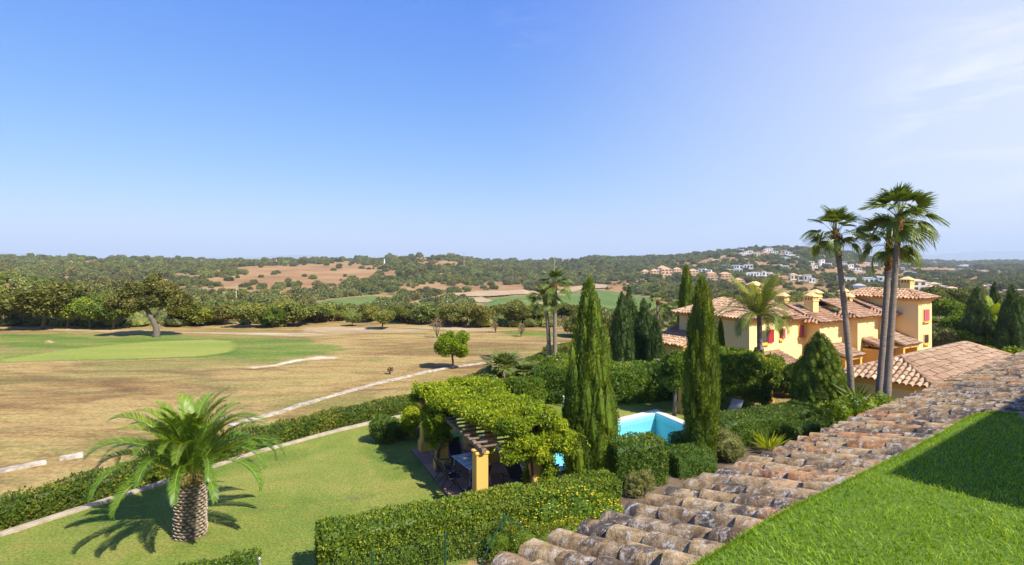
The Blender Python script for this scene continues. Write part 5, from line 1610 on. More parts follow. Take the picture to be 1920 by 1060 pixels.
fl = [((-1.15, .05, .50), (.65, .55, .55)), ((-.45, 0, .68), (.75, .6, .66)), ((.3, .05, .74), (.75, .6, .70)), ((1.0, .1, .62), (.6, .55, .60)), ((.1, -.45, .42), (.7, .45, .46)), ((-.75, -.45, .32), (.6, .4, .36)), ((1.35, .15, .42), (.45, .4, .45)), ((.75, -.4, .36), (.5, .4, .4))]
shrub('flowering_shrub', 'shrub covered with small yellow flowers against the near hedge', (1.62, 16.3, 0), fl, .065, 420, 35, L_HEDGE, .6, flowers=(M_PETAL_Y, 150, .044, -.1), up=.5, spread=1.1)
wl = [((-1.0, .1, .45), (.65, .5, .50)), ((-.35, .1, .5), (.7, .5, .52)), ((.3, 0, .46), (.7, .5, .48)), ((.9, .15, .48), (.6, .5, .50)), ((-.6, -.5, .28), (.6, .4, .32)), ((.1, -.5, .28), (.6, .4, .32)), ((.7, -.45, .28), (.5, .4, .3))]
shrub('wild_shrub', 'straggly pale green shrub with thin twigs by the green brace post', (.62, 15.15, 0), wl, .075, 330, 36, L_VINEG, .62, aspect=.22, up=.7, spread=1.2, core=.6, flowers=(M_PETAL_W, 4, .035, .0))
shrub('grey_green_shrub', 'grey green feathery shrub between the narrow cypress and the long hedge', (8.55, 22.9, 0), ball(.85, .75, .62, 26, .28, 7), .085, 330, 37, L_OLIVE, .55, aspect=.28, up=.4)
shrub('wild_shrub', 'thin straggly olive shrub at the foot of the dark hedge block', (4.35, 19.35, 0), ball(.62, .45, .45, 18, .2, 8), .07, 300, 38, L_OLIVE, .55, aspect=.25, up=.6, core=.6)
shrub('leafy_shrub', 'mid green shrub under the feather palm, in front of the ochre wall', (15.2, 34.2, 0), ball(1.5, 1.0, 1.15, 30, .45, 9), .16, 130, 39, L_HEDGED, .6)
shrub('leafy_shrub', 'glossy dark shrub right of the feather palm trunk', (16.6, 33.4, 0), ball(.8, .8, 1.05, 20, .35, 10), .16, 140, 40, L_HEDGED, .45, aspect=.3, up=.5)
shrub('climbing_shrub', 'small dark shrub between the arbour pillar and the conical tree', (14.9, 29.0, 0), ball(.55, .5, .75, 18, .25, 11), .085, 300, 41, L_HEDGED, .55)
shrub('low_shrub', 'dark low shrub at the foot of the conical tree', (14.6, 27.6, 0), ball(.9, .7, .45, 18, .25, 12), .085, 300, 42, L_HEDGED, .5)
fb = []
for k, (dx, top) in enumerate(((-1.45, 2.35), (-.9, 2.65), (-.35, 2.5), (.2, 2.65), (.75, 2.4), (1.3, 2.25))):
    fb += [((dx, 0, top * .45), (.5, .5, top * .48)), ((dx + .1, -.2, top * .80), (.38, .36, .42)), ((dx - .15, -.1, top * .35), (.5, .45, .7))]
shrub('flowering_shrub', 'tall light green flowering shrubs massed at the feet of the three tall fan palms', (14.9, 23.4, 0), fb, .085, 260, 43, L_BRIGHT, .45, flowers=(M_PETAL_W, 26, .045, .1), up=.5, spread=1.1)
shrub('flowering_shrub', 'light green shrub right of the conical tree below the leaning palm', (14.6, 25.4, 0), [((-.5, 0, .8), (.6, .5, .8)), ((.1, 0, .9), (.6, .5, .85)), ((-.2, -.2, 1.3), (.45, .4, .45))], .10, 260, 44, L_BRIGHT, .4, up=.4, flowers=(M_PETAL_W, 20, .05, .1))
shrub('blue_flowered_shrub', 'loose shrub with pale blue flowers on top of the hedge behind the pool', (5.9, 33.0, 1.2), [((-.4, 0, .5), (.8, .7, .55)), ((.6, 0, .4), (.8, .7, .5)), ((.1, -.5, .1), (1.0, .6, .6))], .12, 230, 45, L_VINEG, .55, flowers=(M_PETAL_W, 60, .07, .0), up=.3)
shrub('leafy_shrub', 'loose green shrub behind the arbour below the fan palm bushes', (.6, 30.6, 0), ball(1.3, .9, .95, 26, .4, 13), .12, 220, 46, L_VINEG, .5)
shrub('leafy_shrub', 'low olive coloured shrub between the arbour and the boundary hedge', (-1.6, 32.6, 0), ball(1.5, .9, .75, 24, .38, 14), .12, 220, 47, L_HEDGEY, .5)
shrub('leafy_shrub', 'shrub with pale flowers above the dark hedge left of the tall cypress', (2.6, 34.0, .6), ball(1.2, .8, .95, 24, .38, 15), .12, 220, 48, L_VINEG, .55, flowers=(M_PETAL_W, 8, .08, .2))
# spiky lily clump
lv = Leaves(50); r = lv.r; n = 46
an = r.uniform(0, 6.28, n); el = r.uniform(.5, 1.35, n)
D = np.column_stack([np.cos(an) * np.cos(el), np.sin(an) * np.cos(el), np.sin(el)])
lv.leaves(np.column_stack([np.cos(an) * .12, np.sin(an) * .12, np.zeros(n)]), D, np.tile([[0, 0, 1.0]], (n, 1)), .85 * r.uniform(.7, 1.2, n), .075, r.uniform(.5, .9, n))
o = newobj('strap_leaf_plant', lv.mesh('strap_leaf_plant'), L_BRIGHT); o.location = (10.75, 23.75, .1)
tag(o, 'clump of long upright strap leaves in front of the long dark hedge', 'plant')
root = thing('broad_leaf_plant', 'broad bladed pale green plant between the tall palm trunks by the outbuilding', 'plant', AT(1607, 24.4))
m = MB(); m.tube([(0, 0, 0), (.03, 0, 1.0), (0, 0, 1.9)], [.09, .075, .06], 8); m.obj('stem', M_PALMBARK, root)
lv = Leaves(51); r = lv.r; n = 26
an = r.uniform(0, 6.28, n); el = r.uniform(.5, 1.4, n)
D = np.column_stack([np.cos(an) * np.cos(el), np.sin(an) * np.cos(el), np.sin(el)])
lv.leaves(np.column_stack([np.cos(an) * .06, np.sin(an) * .06, r.uniform(1.5, 1.95, n)]), D, np.tile([[0, 0, 1.0]], (n, 1)), 1.15 * r.uniform(.7, 1.2, n), .17, r.uniform(.5, .9, n))
newobj('foliage', lv.mesh('foliage'), L_FANY, root)

# ---------------------------------------------------------------- cypresses and conifers
def cypress(label, at, mesh, mat, rz=0.0, scale=1.0, group=None, name='cypress_tree', trunk=True):
    root = thing(name, label, 'tree', at, rz, group)
    root.scale = (scale,) * 3 if isinstance(scale, (int, float)) else scale
    newobj('crown', mesh, mat, root)
    if trunk:
        t = MB(); t.tube([(0, 0, -.1), (0, 0, .9)], [.14, .10], 8); t.obj('trunk', M_BARK, root)
    return root
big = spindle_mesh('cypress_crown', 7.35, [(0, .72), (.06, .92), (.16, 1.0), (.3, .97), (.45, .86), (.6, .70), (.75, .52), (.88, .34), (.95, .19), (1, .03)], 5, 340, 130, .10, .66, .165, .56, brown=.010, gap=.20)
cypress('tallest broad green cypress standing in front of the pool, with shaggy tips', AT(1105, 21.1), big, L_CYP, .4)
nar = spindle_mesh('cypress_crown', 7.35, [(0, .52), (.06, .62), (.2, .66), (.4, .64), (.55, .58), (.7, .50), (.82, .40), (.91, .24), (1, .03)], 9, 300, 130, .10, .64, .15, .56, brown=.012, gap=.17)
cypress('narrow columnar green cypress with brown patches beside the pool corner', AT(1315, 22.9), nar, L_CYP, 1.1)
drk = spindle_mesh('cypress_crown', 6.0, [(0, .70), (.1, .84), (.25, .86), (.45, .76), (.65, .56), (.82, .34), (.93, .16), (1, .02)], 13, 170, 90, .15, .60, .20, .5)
def cy_at(px, ytop, d, wpx, label, mesh=drk, mh=6.0, mr=.86, mat=L_CYPD, rz=0, z0=0.0, group=None):
    h = ZAT(ytop, d) - z0; w = wpx / FPX * d / 2
    c = cypress(label, AT(px, d, z0), mesh, mat, rz, (w / mr, w / mr, h / mh), group)
    return c
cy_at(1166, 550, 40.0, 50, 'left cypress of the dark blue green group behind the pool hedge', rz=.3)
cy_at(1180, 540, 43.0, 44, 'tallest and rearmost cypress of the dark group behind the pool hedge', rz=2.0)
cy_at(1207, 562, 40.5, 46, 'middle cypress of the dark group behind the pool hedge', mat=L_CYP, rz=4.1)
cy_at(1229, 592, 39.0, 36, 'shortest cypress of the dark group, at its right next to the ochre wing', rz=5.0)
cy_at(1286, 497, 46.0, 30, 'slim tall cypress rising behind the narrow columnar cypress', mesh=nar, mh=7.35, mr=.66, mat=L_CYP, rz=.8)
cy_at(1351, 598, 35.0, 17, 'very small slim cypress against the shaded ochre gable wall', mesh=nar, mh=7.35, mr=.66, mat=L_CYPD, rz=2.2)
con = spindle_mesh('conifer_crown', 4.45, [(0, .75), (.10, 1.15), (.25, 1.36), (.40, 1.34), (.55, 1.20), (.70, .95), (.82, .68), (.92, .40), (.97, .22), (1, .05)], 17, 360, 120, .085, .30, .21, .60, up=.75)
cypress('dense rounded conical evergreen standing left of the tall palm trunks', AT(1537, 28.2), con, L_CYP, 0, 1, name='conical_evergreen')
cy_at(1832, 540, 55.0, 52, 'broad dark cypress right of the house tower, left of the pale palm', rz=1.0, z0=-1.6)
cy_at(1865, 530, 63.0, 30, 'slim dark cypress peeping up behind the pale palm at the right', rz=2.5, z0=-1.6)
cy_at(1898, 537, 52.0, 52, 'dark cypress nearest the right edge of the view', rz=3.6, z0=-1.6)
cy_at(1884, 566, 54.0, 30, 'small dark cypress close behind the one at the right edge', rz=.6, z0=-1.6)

# ---------------------------------------------------------------- palms
TALL = 'tall fan palms in front of the ochre house'
tall_fan_palm('leaning tall fan palm with a reddish neck, leftmost of the three before the ochre house', AT(1603, 25.2), AT(1566, 25.2, ZAT(432, 25.2)), .175, .11, 3, None, L_FAN, 36, .66, 1.15, bow=.10)
tall_fan_palm('middle fan palm of the three before the ochre house, its crown half hidden', AT(1640, 25.0), AT(1668, 25.3, ZAT(444, 25.3)), .185, .118, 5, None, L_FAN, 36, .70, 1.3, bow=.06)
tall_fan_palm('tallest fan palm of all, its bushy crown above the house tower', AT(1657, 24.4), AT(1687, 24.2, ZAT(402, 24.2)), .185, .118, 7, None, L_FAN, 42, .76, .95, bow=-.03)
tall_fan_palm('left and shorter palm of the twin fan palms beside the far lawn', AT(1030, 43.6), AT(1021, 43.6, ZAT(556, 43.6)), .19, .135, 11, None, L_FANY, 34, .66, .7, bow=.10)
tall_fan_palm('right and taller palm of the twin fan palms beside the far lawn', AT(1041, 43.2), AT(1040, 43.2, ZAT(532, 43.2)), .19, .135, 13, None, L_FANY, 36, .72, .9)
for i, (px, yt, d, lab) in enumerate(((1232, 563, 66, 'far fan palm left of the slim tall cypress, tallest of three'), (1253, 583, 64, 'far fan palm in the middle of the three left of the slim tall cypress'), (1271, 578, 62, 'far fan palm closest to the slim tall cypress, with a thick crown'))):
    tall_fan_palm(lab, AT(px, d, -.3), AT(px + 1, d, ZAT(yt, d)), .17, .13, 20 + i, None, L_FANY, 20, .66, .5)
tall_fan_palm('low fan palm with a short stout trunk below the far three', AT(1262, 58, 0), AT(1262, 58, ZAT(622, 58)), .2, .2, 25, None, L_FANY, 18, .8, .3)
def palm_bush(label, at, n, sc, seed, h=.4, mat=L_FANY):
    root = thing('fan_palm_bush', label, 'palm', at)
    r = np.random.default_rng(seed)
    m = MB(); m.tube([(0, 0, 0), (0, 0, h)], [.16, .13], 8); m.obj('trunk', M_PALMBARK, root)
    ms = fan_set('bush')
    for i in range(n):
        f = i / n; az = i * 2.39996 + r.normal() * .2
        place_frond(ms[min(2, int(f * 3))], mat, root, (0, 0, h), az, 1.45 - 1.35 * f + r.normal() * .1, r.normal() * .2, sc * r.uniform(.85, 1.15))
    return root
palm_bush('spiky grey green fan palm bush behind the arbour, tallest of the bushes there', AT(945, 36.0), 34, 1.25, 3, .95)
palm_bush('fan palm bush behind the arbour, between the tallest bush and the twin palms', AT(990, 35.0), 30, 1.05, 4, .8)
palm_bush('fan palm bush at the feet of the twin fan palms', AT(1038, 36.5), 30, 1.1, 5, .75, L_FAN)
palm_bush('fan palm bush half hidden behind the tall cypress at its right', AT(1135, 48.0, 0), 18, 1.1, 6, 1.6)
palm_bush('low fan palm under the dark cypress right of the house', AT(1862, 46.0, -1.2), 18, 1.1, 7, .6)
palm_bush('fan palm beside the corner of the house tower', AT(1762, 62.0, -1.6), 18, 1.5, 8, 2.2, L_FAN)
# feather palm before the gable
def feather_palm(label, at, htop, n, L, seed, mat, r0=.17, up=1.35, spread=1.2, cap=True):
    r = np.random.default_rng(seed)
    root = thing('feather_palm', label, 'palm tree', at)
    m = MB(); pts = [(.05 * math.sin(f * 3), 0, htop * f) for f in np.linspace(0, 1, 14)]
    m.tube(pts, [r0 * (1.15 - .35 * f) * (1 + .05 * math.sin(f * 40)) for f in np.linspace(0, 1, 14)], 10); m.obj('trunk', M_PALMBARK, root, smooth=True)
    if cap:
        m = MB()
        for i in range(70):
            a = i * 2.39996; z = htop * (.30 + .30 * i / 70); o_ = Vector((math.cos(a), math.sin(a), 0))
            m.tube([o_ * r0 * .85 + Vector((0, 0, z)), o_ * r0 * 1.5 + Vector((0, 0, z - .05)), o_ * r0 * 1.45 + Vector((0, 0, z - .30))], [.05, .045, .015], 5, r.uniform(.1, .9))
        m.obj('old_leaf_base', M_BARK, root)
    ms = [feather_frond('feather_frond', L * a, 0, b, 56, .52, .034, seed + i, .05 * (-1) ** i, .2, t, 1.3, .3) for i, (a, b, t) in enumerate(((.95, .5, .6), (1.05, .95, .5), (1.0, 1.35, .42), (.85, 1.6, .38)))]
    for i in range(n):
        f = i / (n - 1); az = i * 2.39996 + r.normal() * .2
        el = up - spread * f + r.normal() * .1
        place_frond(ms[min(3, int(f * 3.9))], mat, root, (math.cos(az) * .06, math.sin(az) * .06, htop - .12 * f), az, el, r.normal() * .35, r.uniform(.85, 1.1))
    return root
feather_palm('slender feather palm with drooping fronds in front of the ochre gable', AT(1423, 33.2), ZAT(588, 33.2), 30, 2.8, 5, L_FEATH)
feather_palm('pale yellow green feather palm between the dark cypresses at the right', AT(1858, 57.0, -1.6), 4.0, 20, 2.3, 9, L_BRIGHT, .14, cap=False)

# ---------------------------------------------------------------- broadleaf trees of the garden
def tree(name, label, at, trunk, lobes, leaf, dens, seed, mat, tone=.5, cat='tree', group=None, bark=M_BARK, **kw):
    root = thing(name, label, cat, at, 0, group)
    trunk.obj('trunk', bark, root, smooth=True)
    newobj('crown', crown_mesh('crown', lobes, leaf, dens, seed, tone, **kw), mat, root)
    return root
lb = cloud_lobes((.1, 0, 1.85), (1.22, 1.1, .98), 40, .36, 21, low=-.85) + [((.1, 0, 1.85), (.72, .7, .6)), ((.75, 0, 2.35), (.5, .5, .42)), ((-.6, .1, 2.2), (.45, .45, .4)), ((-.95, 0, 1.45), (.36, .36, .34)), ((.7, -.2, 1.2), (.40, .4, .32))]
tree('small_tree', 'small bright green round tree alone on the dry fairway beside the stone edging', G(848, 692), trunk_mb([(0, 0, -.1), (.05, 0, .5), (-.02, 0, 1.1), (0, 0, 1.7)], [.10, .075, .065, .05], 8, [((0, 0, .9), (.5, .1, 1.6), .05, .02), ((0, 0, 1.0), (-.5, 0, 1.7), .05, .02)]), lb, .12, 190, 51, L_VINE, .46)
lb = cloud_lobes((0, 0, 2.4), (.85, .8, 1.15), 36, .36, 22, low=-.9) + [((0, 0, 2.4), (.55, .5, .9))]
tree('shade_tree', 'dark leafy tree with a bare leaning stem left of the narrow cypress', AT(1264, 29.4), trunk_mb([(0, 0, -.1), (.06, 0, .8), (0, 0, 1.8)], [.12, .10, .08]), lb, .12, 190, 52, L_VINEG, .40)
# green garden wall of shrubs and trees right of the house
rr_ = np.random.default_rng(77)
for i, (px, yt, d, wpx, mat, ton, lab) in enumerate((
    (1782, 566, 66, 70, L_VINEG, .62, 'wide fresh green tree just right of the house tower'),
    (1800, 595, 60, 66, L_VINEG, .42, 'darker round tree below the fresh green one, right of the tower'),
    (1775, 612, 56, 46, L_OLIVE, .5, 'grey green bush at the foot of the house tower'),
    (1812, 620, 55, 44, L_BRIGHT, .4, 'light green bush left of the broad dark cypress'),
    (1770, 536, 84, 80, L_OAK, .4, 'dark olive tree behind the fresh green tree right of the tower'),
    (1815, 541, 90, 60, L_OAK, .45, 'olive tree beyond the broad dark cypress'),
    (1912, 600, 58, 50, L_BRIGHT, .45, 'bright green bush at the right edge of the view'),
    (1868, 612, 54, 50, L_BRIGHT, .35, 'light green bush between the dark cypresses'),
    (1842, 650, 44, 60, L_VINEG, .5, 'low green bush above the outbuilding roof'),
    (1900, 652, 42, 60, L_BRIGHT, .4, 'low bright bush at the far end of the outbuilding roof'),
    (1755, 655, 50, 40, L_VINEG, .45, 'dark bush between the house and the outbuilding roof'),
    (1930, 560, 70, 60, L_OAK, .4, 'dark tree at the extreme right beyond the cypresses'),
    (1880, 575, 72, 60, L_VINEG, .45, 'mid green tree behind the pale feather palm'),
    )):
    h = ZAT(yt, d) + 1.6; w = wpx / FPX * d / 2
    lbs = cloud_lobes((0, 0, h * .56), (w, w, h * .44), 30, w * .38, 200 + i, low=-.9) + [((0, 0, h * .52), (w * .7, w * .7, h * .38))]
    tree('garden_tree', lab, AT(px, d, -1.6), trunk_mb([(0, 0, 0), (0, 0, h * .5)], [.14, .09]), lbs, .24, 60, 210 + i, mat, ton)
for i, (px, yt, d, wpx, mat, ton, lab) in enumerate((
    (1090, 590, 60, 60, L_OAK, .5, 'round olive tree left of the tall cypress, beyond the twin palms'),
    (1150, 590, 62, 60, L_OAK, .42, 'dark tree between the tall cypress and the dark cypress group'),
    (1240, 650, 60, 70, L_VINEG, .5, 'bushy tree under the far three fan palms'),
    (1310, 575, 75, 70, L_OAK, .4, 'dark tree behind the narrow cypress and the low wing'),
    )):
    h = ZAT(yt, d); w = wpx / FPX * d / 2
    lbs = cloud_lobes((0, 0, h * .58), (w, w, h * .42), 28, w * .38, 240 + i, low=-.9) + [((0, 0, h * .55), (w * .7, w * .7, h * .36))]
    tree('garden_tree', lab, AT(px, d, 0), trunk_mb([(0, 0, 0), (0, 0, h * .5)], [.16, .10]), lbs, .24, 60, 250 + i, mat, ton)
# ---------------------------------------------------------------- vine arbours
def arbour(label, origin, rz, posts, plinth, h, W, Lg, beams=True):
    root = thing('pergola', label, 'pergola', origin, rz)
    for (x, y, pl) in posts:
        m = MB()
        m.box((x, y, h / 2 + .05), (.40, .40, h - .10), 0, bevel=.018)
        o = m.obj('pillar', M_PILLAR, root)
        if pl:
            m = MB(); m.box((x, y, .24), (.54, .54, .52), 0, bevel=.02); m.box((x, y, .53), (.48, .48, .06), 0, bevel=.015); m.obj('plinth', M_PILLAR, o)
        m = MB(); m.box((x, y, h + .045), (.46, .46, .09), 0, bevel=.02); m.obj('capital', M_PILLAR, o)
    for x in (0, W):
        m = MB(); m.box((x, Lg / 2, h + .16), (.14, Lg + .7, .13), 0, bevel=.012); m.obj('beam', M_WOOD, root)
    n = int(Lg / .42) + 2
    r = np.random.default_rng(3)
    for i in range(n):
        y = -.25 + (Lg + .5) * i / (n - 1)
        m = MB(); m.tube([(-.16, y, h + .27), (W / 2, y + r.normal() * .015, h + .265), (W + .35, y, h + .27)], .038, 7, r.uniform(.2, .8)); m.obj('slat', M_WOOD, root)
    return root
A0 = Vector((-1.0, 17.85, 0)); AZ = math.atan2(.403, .915)
arbour('ochre pillared pergola with wooden beams sheltering a dining terrace on the lawn', A0, AZ, [(0, 0, False), (2.0, .1, False), (0, 4.15, True), (2.0, 4.15, True), (0, 6.5, True), (2.0, 6.5, True)], True, 1.98, 2.0, 6.5)
def aw(x, y, z=0.0):
    c, s_ = math.cos(AZ), math.sin(AZ)
    return Vector((A0.x + x * c - y * s_, A0.y + x * s_ + y * c, z))
# terrace slab with paving stones
terr = thing('paved_terrace', 'terracotta paved terrace under the pergola', 'terrace', A0, AZ)
m = MB(); m.box((.98, 3.1, .045), (3.0, 7.4, .09)); m.obj('terrace_bed', M_EARTH, terr)
q = NT('paving_stone'); pn = q.noise(q.pos(obj=True), 4, 5, .7)
M_PAVE = q.done(q.bsdf(q.mix(q.math('ADD', q.math('MULTIPLY', pn, .5), q.math('MULTIPLY', q.rand(), .5)), (.20, .095, .062), (.42, .24, .165)), .85, q.bump(q.noise(q.pos(), 18, 4), .3, .01), .15))
r = np.random.default_rng(6)
nx_, ny_ = 6, 15
for i in range(nx_):
    for k in range(ny_):
        w, l = 2.98 / nx_, 7.36 / ny_
        m = MB(); m.box((0, 0, 0), (w - .018, l - .018, .03), 0, bevel=.006)
        if i == 0 and k == 0: pave_me = m.mesh('paving_stone')
        o = newobj('paving_stone', pave_me, M_PAVE, terr); o.location = (-.52 + w * (i + .5), -.58 + l * (k + .5), .098 + r.normal() * .0015)
# low white edging wall on the pool side
m = MB(); m.box((2.62, 3.1, .16), (.12, 7.4, .34), 0, bevel=.02)
wl_ = m.obj('low_wall', M_ALU if False else M_COPE, None); wl_.location = A0; wl_.rotation_euler = (0, 0, AZ)
tag(wl_, 'low pale edging wall along the pool side of the paved terrace', 'wall')

def vine(label, f_world, spots, stems, leaf, dens, seed, mat, tone, tvar=.2, name='climbing_vine', shoots=260):
    root = thing(name, label, 'vine', (0, 0, 0))
    lv = Leaves(seed); r = lv.r
    for (x, y, z, rad, t) in spots:
        c = f_world(x, y, z)
        rr_ = np.array([rad * r.uniform(.85, 1.2), rad * r.uniform(.85, 1.2), rad * r.uniform(.6, .85)])
        area = 4 * math.pi * np.prod(rr_) ** (2 / 3)
        lv.lobe(c[:], rr_, area * dens, leaf, np.clip(t + r.normal() * .10, 0, 1), .1, .72, 1.1, .55, tvar, .25)
    # loose shoots that stand off the mass
    top = [q_ for q_ in spots if q_[2] > 1.6]
    for _ in range(shoots):
        x, y, z, rad, t = top[int(r.integers(0, len(top)))]
        c = np.array(f_world(x, y, z)[:]); a = r.uniform(0, 6.28); L = r.uniform(.35, .95); k = 13
        f = np.linspace(.2, 1, k)[:, None]
        P = c + np.array([math.cos(a), math.sin(a), 0]) * f * L * .75 + np.array([0, 0, 1.0]) * (rad * .5 + f * L * .75 - f * f * L * .85)
        D = np.array([[math.cos(a), math.sin(a), .2]]) + r.normal(size=(k, 3)) * .8
        lv.leaves(P, D, unit(np.array([[0, 0, 1.0]]) + r.normal(size=(k, 3)) * .5), leaf * r.uniform(.8, 1.7, k), leaf * .7, np.clip(t + .18 + r.normal(size=k) * .15, 0, 1))
    newobj('foliage', lv.mesh('foliage'), mat, root)
    for pts, rad in stems:
        m = MB(); m.tube([f_world(*p) for p in pts], rad, 6); m.obj('stem', M_STEM, root)
    return root
r = np.random.default_rng(12)
spots = []
# mat over the beams: bare along the near left edge where the slats show
for i in range(460):
    x, y = r.uniform(-.45, 3.0), r.uniform(-.45, 6.9)
    if y < 3.4 and x < .18 + .12 * math.sin(y * 2.1): continue
    if y < .3 and x < .7: continue
    edge = min(1, (3.1 - x) / .7) * min(1, (7.1 - y) / .8)
    z = 2.25 + .75 * edge * (.15 + 1.0 * fbm(x * .9, y * .9, 5)) + .12 * sstep(3, 7, y) - .35 * (1 - edge)
    spots.append((x, y, float(z), r.uniform(.20, .36), .50 + .3 * (fbm(np.array(x * .7), np.array(y * .7), 8) - .5)))
# drapes down the pool side, the right post and the left post
for i in range(95):
    y = r.uniform(.2, 7.2); t = r.uniform(0, 1) ** 1.3
    spots.append((2.75 + .35 * math.sin(t * 3) + r.normal() * .1, y, 2.25 - t * (1.1 if y > 1.6 else .75), r.uniform(.17, .30), .40))
for i in range(120):
    t = r.uniform(0, 1); a = r.uniform(-1.5, 3.2)
    spots.append((2.15 + (.26 + .12 * t) * math.cos(a) + r.normal() * .06, .15 + .28 * math.sin(a), .15 + 2.0 * t, r.uniform(.14, .22), .40))
for i in range(70):
    x, t = r.uniform(.75, 3.0), r.uniform(0, 1) ** 1.4
    spots.append((x, -.45 + r.normal() * .1, 2.35 - t * (.35 + .45 * abs(math.sin(x * 2.3))), r.uniform(.16, .28), .5))
for i in range(80):
    t = r.uniform(0, 1) ** .7; a = r.uniform(1.2, 5.2)
    spots.append((-.02 + (.20 + .30 * t) * math.cos(a) * 1.1, 4.30 + .50 * (t + .3) * math.sin(a), .95 + 1.35 * t, r.uniform(.17, .30), .34))
for i in range(0):
    t = r.uniform(0, 1)
    spots.append((-.7 - .25 * math.sin(t * 3) + r.normal() * .12, r.uniform(4.2, 7.3), 2.2 - 1.6 * t, r.uniform(.2, .32), .42))
vine('dense yellow green vine draped over the whole top of the ochre pergola', aw, spots,
     [([(-.28, 3.85, .05), (-.22, 3.9, .8), (-.10, 3.85, 1.5), (-.2, 3.9, 2.2)], [.07, .055, .045, .04]), ([(-.1, 3.82, .05), (-.3, 3.86, .7), (-.05, 3.84, 1.4), (.1, 3.9, 2.2)], [.05, .045, .04, .03]),
      ([(1.75, -.05, .05), (1.8, -.13, .7), (1.74, -.1, 1.4), (1.85, 0, 2.1)], [.05, .045, .04, .03]), ([(2.2, -.1, .05), (2.25, -.16, .9), (2.1, -.12, 1.6), (2.15, 0, 2.2)], [.06, .05, .04, .03])], .085, 330, 61, L_VINE, .5)

# furniture on the terrace
def furn(name, label, cat, x, y, z, rz, group=None):
    return thing(name, label, cat, aw(x, y, z), AZ + rz, group)
ZP = .114
t = furn('dining_table', 'white topped outdoor dining table with dark frame under the pergola', 'table', .62, 2.55, ZP, .10)
m = MB(); m.box((0, 0, .72), (.90, 1.60, .022), bevel=.008); m.obj('tabletop', M_WHITETOP, t)
for k, yy in enumerate((-.40, 0, .40)):
    m = MB(); m.box((0, yy, .735), (.88, .022, .006)); m.obj('tabletop_seam', M_BLACKMETAL, t)
for a in (-1, 1):
    for b in (-1, 1):
        m = MB(); m.tube([(a * .40, b * .72, .0), (a * .36, b * .66, .70)], .02, 8); m.obj('leg', M_ALU, t)
m = MB(); m.tube([(-.38, -.68, .69), (.38, -.68, .69), (.38, .68, .69), (-.38, .68, .69), (-.38, -.68, .69)], .016, 6); m.obj('table_frame', M_BLACKMETAL, t)
def garden_chair(label, x, y, rz, recl=.28, group=None):
    c = furn('garden_chair', label, 'chair', x, y, ZP, rz, group)
    m = MB(); m.box((0, 0, .43), (.46, .44, .02), bevel=.008); m.obj('seat', M_MESHFABRIC, c)
    m = MB(); b0, b1 = Vector((0, .22, .45)), Vector((0, .22 + recl, 1.08)); 
    w = .22
    m.add([(-w, b0.y, b0.z), (w, b0.y, b0.z), (w, b1.y, b1.z), (-w, b1.y, b1.z), (-w, b0.y + .02, b0.z), (w, b0.y + .02, b0.z), (w, b1.y + .02, b1.z), (-w, b1.y + .02, b1.z)], [(0, 1, 2, 3), (7, 6, 5, 4), (0, 4, 5, 1), (1, 5, 6, 2), (2, 6, 7, 3), (3, 7, 4, 0)])
    m.obj('backrest', M_MESHFABRIC, c)
    for s_ in (-1, 1):
        m = MB(); m.tube([(s_ * .25, -.24, 0), (s_ * .25, .05, .42), (s_ * .25, .22, .45), (s_ * .25, .22 + recl, 1.10)], .016, 6); m.obj('side_frame', M_BLACKMETAL, c)
        m = MB(); m.tube([(s_ * .25, .30, 0), (s_ * .25, -.02, .45), (s_ * .25, -.22, .64)], .016, 6); m.obj('leg', M_BLACKMETAL, c)
        m = MB(); m.box((s_ * .26, 0, .655), (.045, .50, .025), bevel=.008); m.obj('armrest', M_BLACKMETAL, c)
    return c
garden_chair('dark folding chair at the near left side of the dining table', -.22, 2.15, math.pi / 2 + .1)
garden_chair('dark folding chair at the far left side of the dining table', -.24, 3.0, math.pi / 2 - .1)
garden_chair('dark folding chair at the far end of the dining table', .55, 3.75, 0.1)
garden_chair('dark folding chair pushed in at the near end of the dining table', .45, 1.40, math.pi + .15)
lo_ = furn('sun_lounger', 'charcoal sun lounger with raised back beside the low wall of the terrace', 'lounger', 2.02, 1.55, ZP, .30)
m = MB(); m.box((0, -.55, .30), (.60, 1.25, .03), bevel=.01); m.obj('seat', M_MESHFABRIC, lo_)
m = MB(); m.add([(-.3, .08, .31), (.3, .08, .31), (.3, .50, .92), (-.3, .50, .92), (-.3, .105, .30), (.3, .105, .30), (.3, .525, .91), (-.3, .525, .91)], [(0, 1, 2, 3), (7, 6, 5, 4), (0, 4, 5, 1), (1, 5, 6, 2), (2, 6, 7, 3), (3, 7, 4, 0)]); m.obj('backrest', M_MESHFABRIC, lo_)
for s_ in (-1, 1):
    m = MB(); m.tube([(s_ * .31, -1.18, .29), (s_ * .31, .1, .29), (s_ * .31, .6, .29)], .02, 6); m.obj('side_rail', M_BLACKMETAL, lo_)
    for y in (-.95, .45):
        m = MB(); m.tube([(s_ * .31, y, .29), (s_ * .31, y, 0)], .02, 6); m.obj('leg', M_BLACKMETAL, lo_)
st = furn('low_stool', 'dark low stool at the near left corner of the terrace', 'stool', -.05, 1.0, ZP, .3)
m = MB(); m.box((0, 0, .33), (.40, .34, .035), bevel=.012); m.obj('seat', M_MESHFABRIC, st)
for a in (-1, 1):
    for b in (-1, 1):
        m = MB(); m.tube([(a * .17, b * .14, 0), (a * .16, b * .13, .32)], .015, 6); m.obj('leg', M_BLACKMETAL, st)

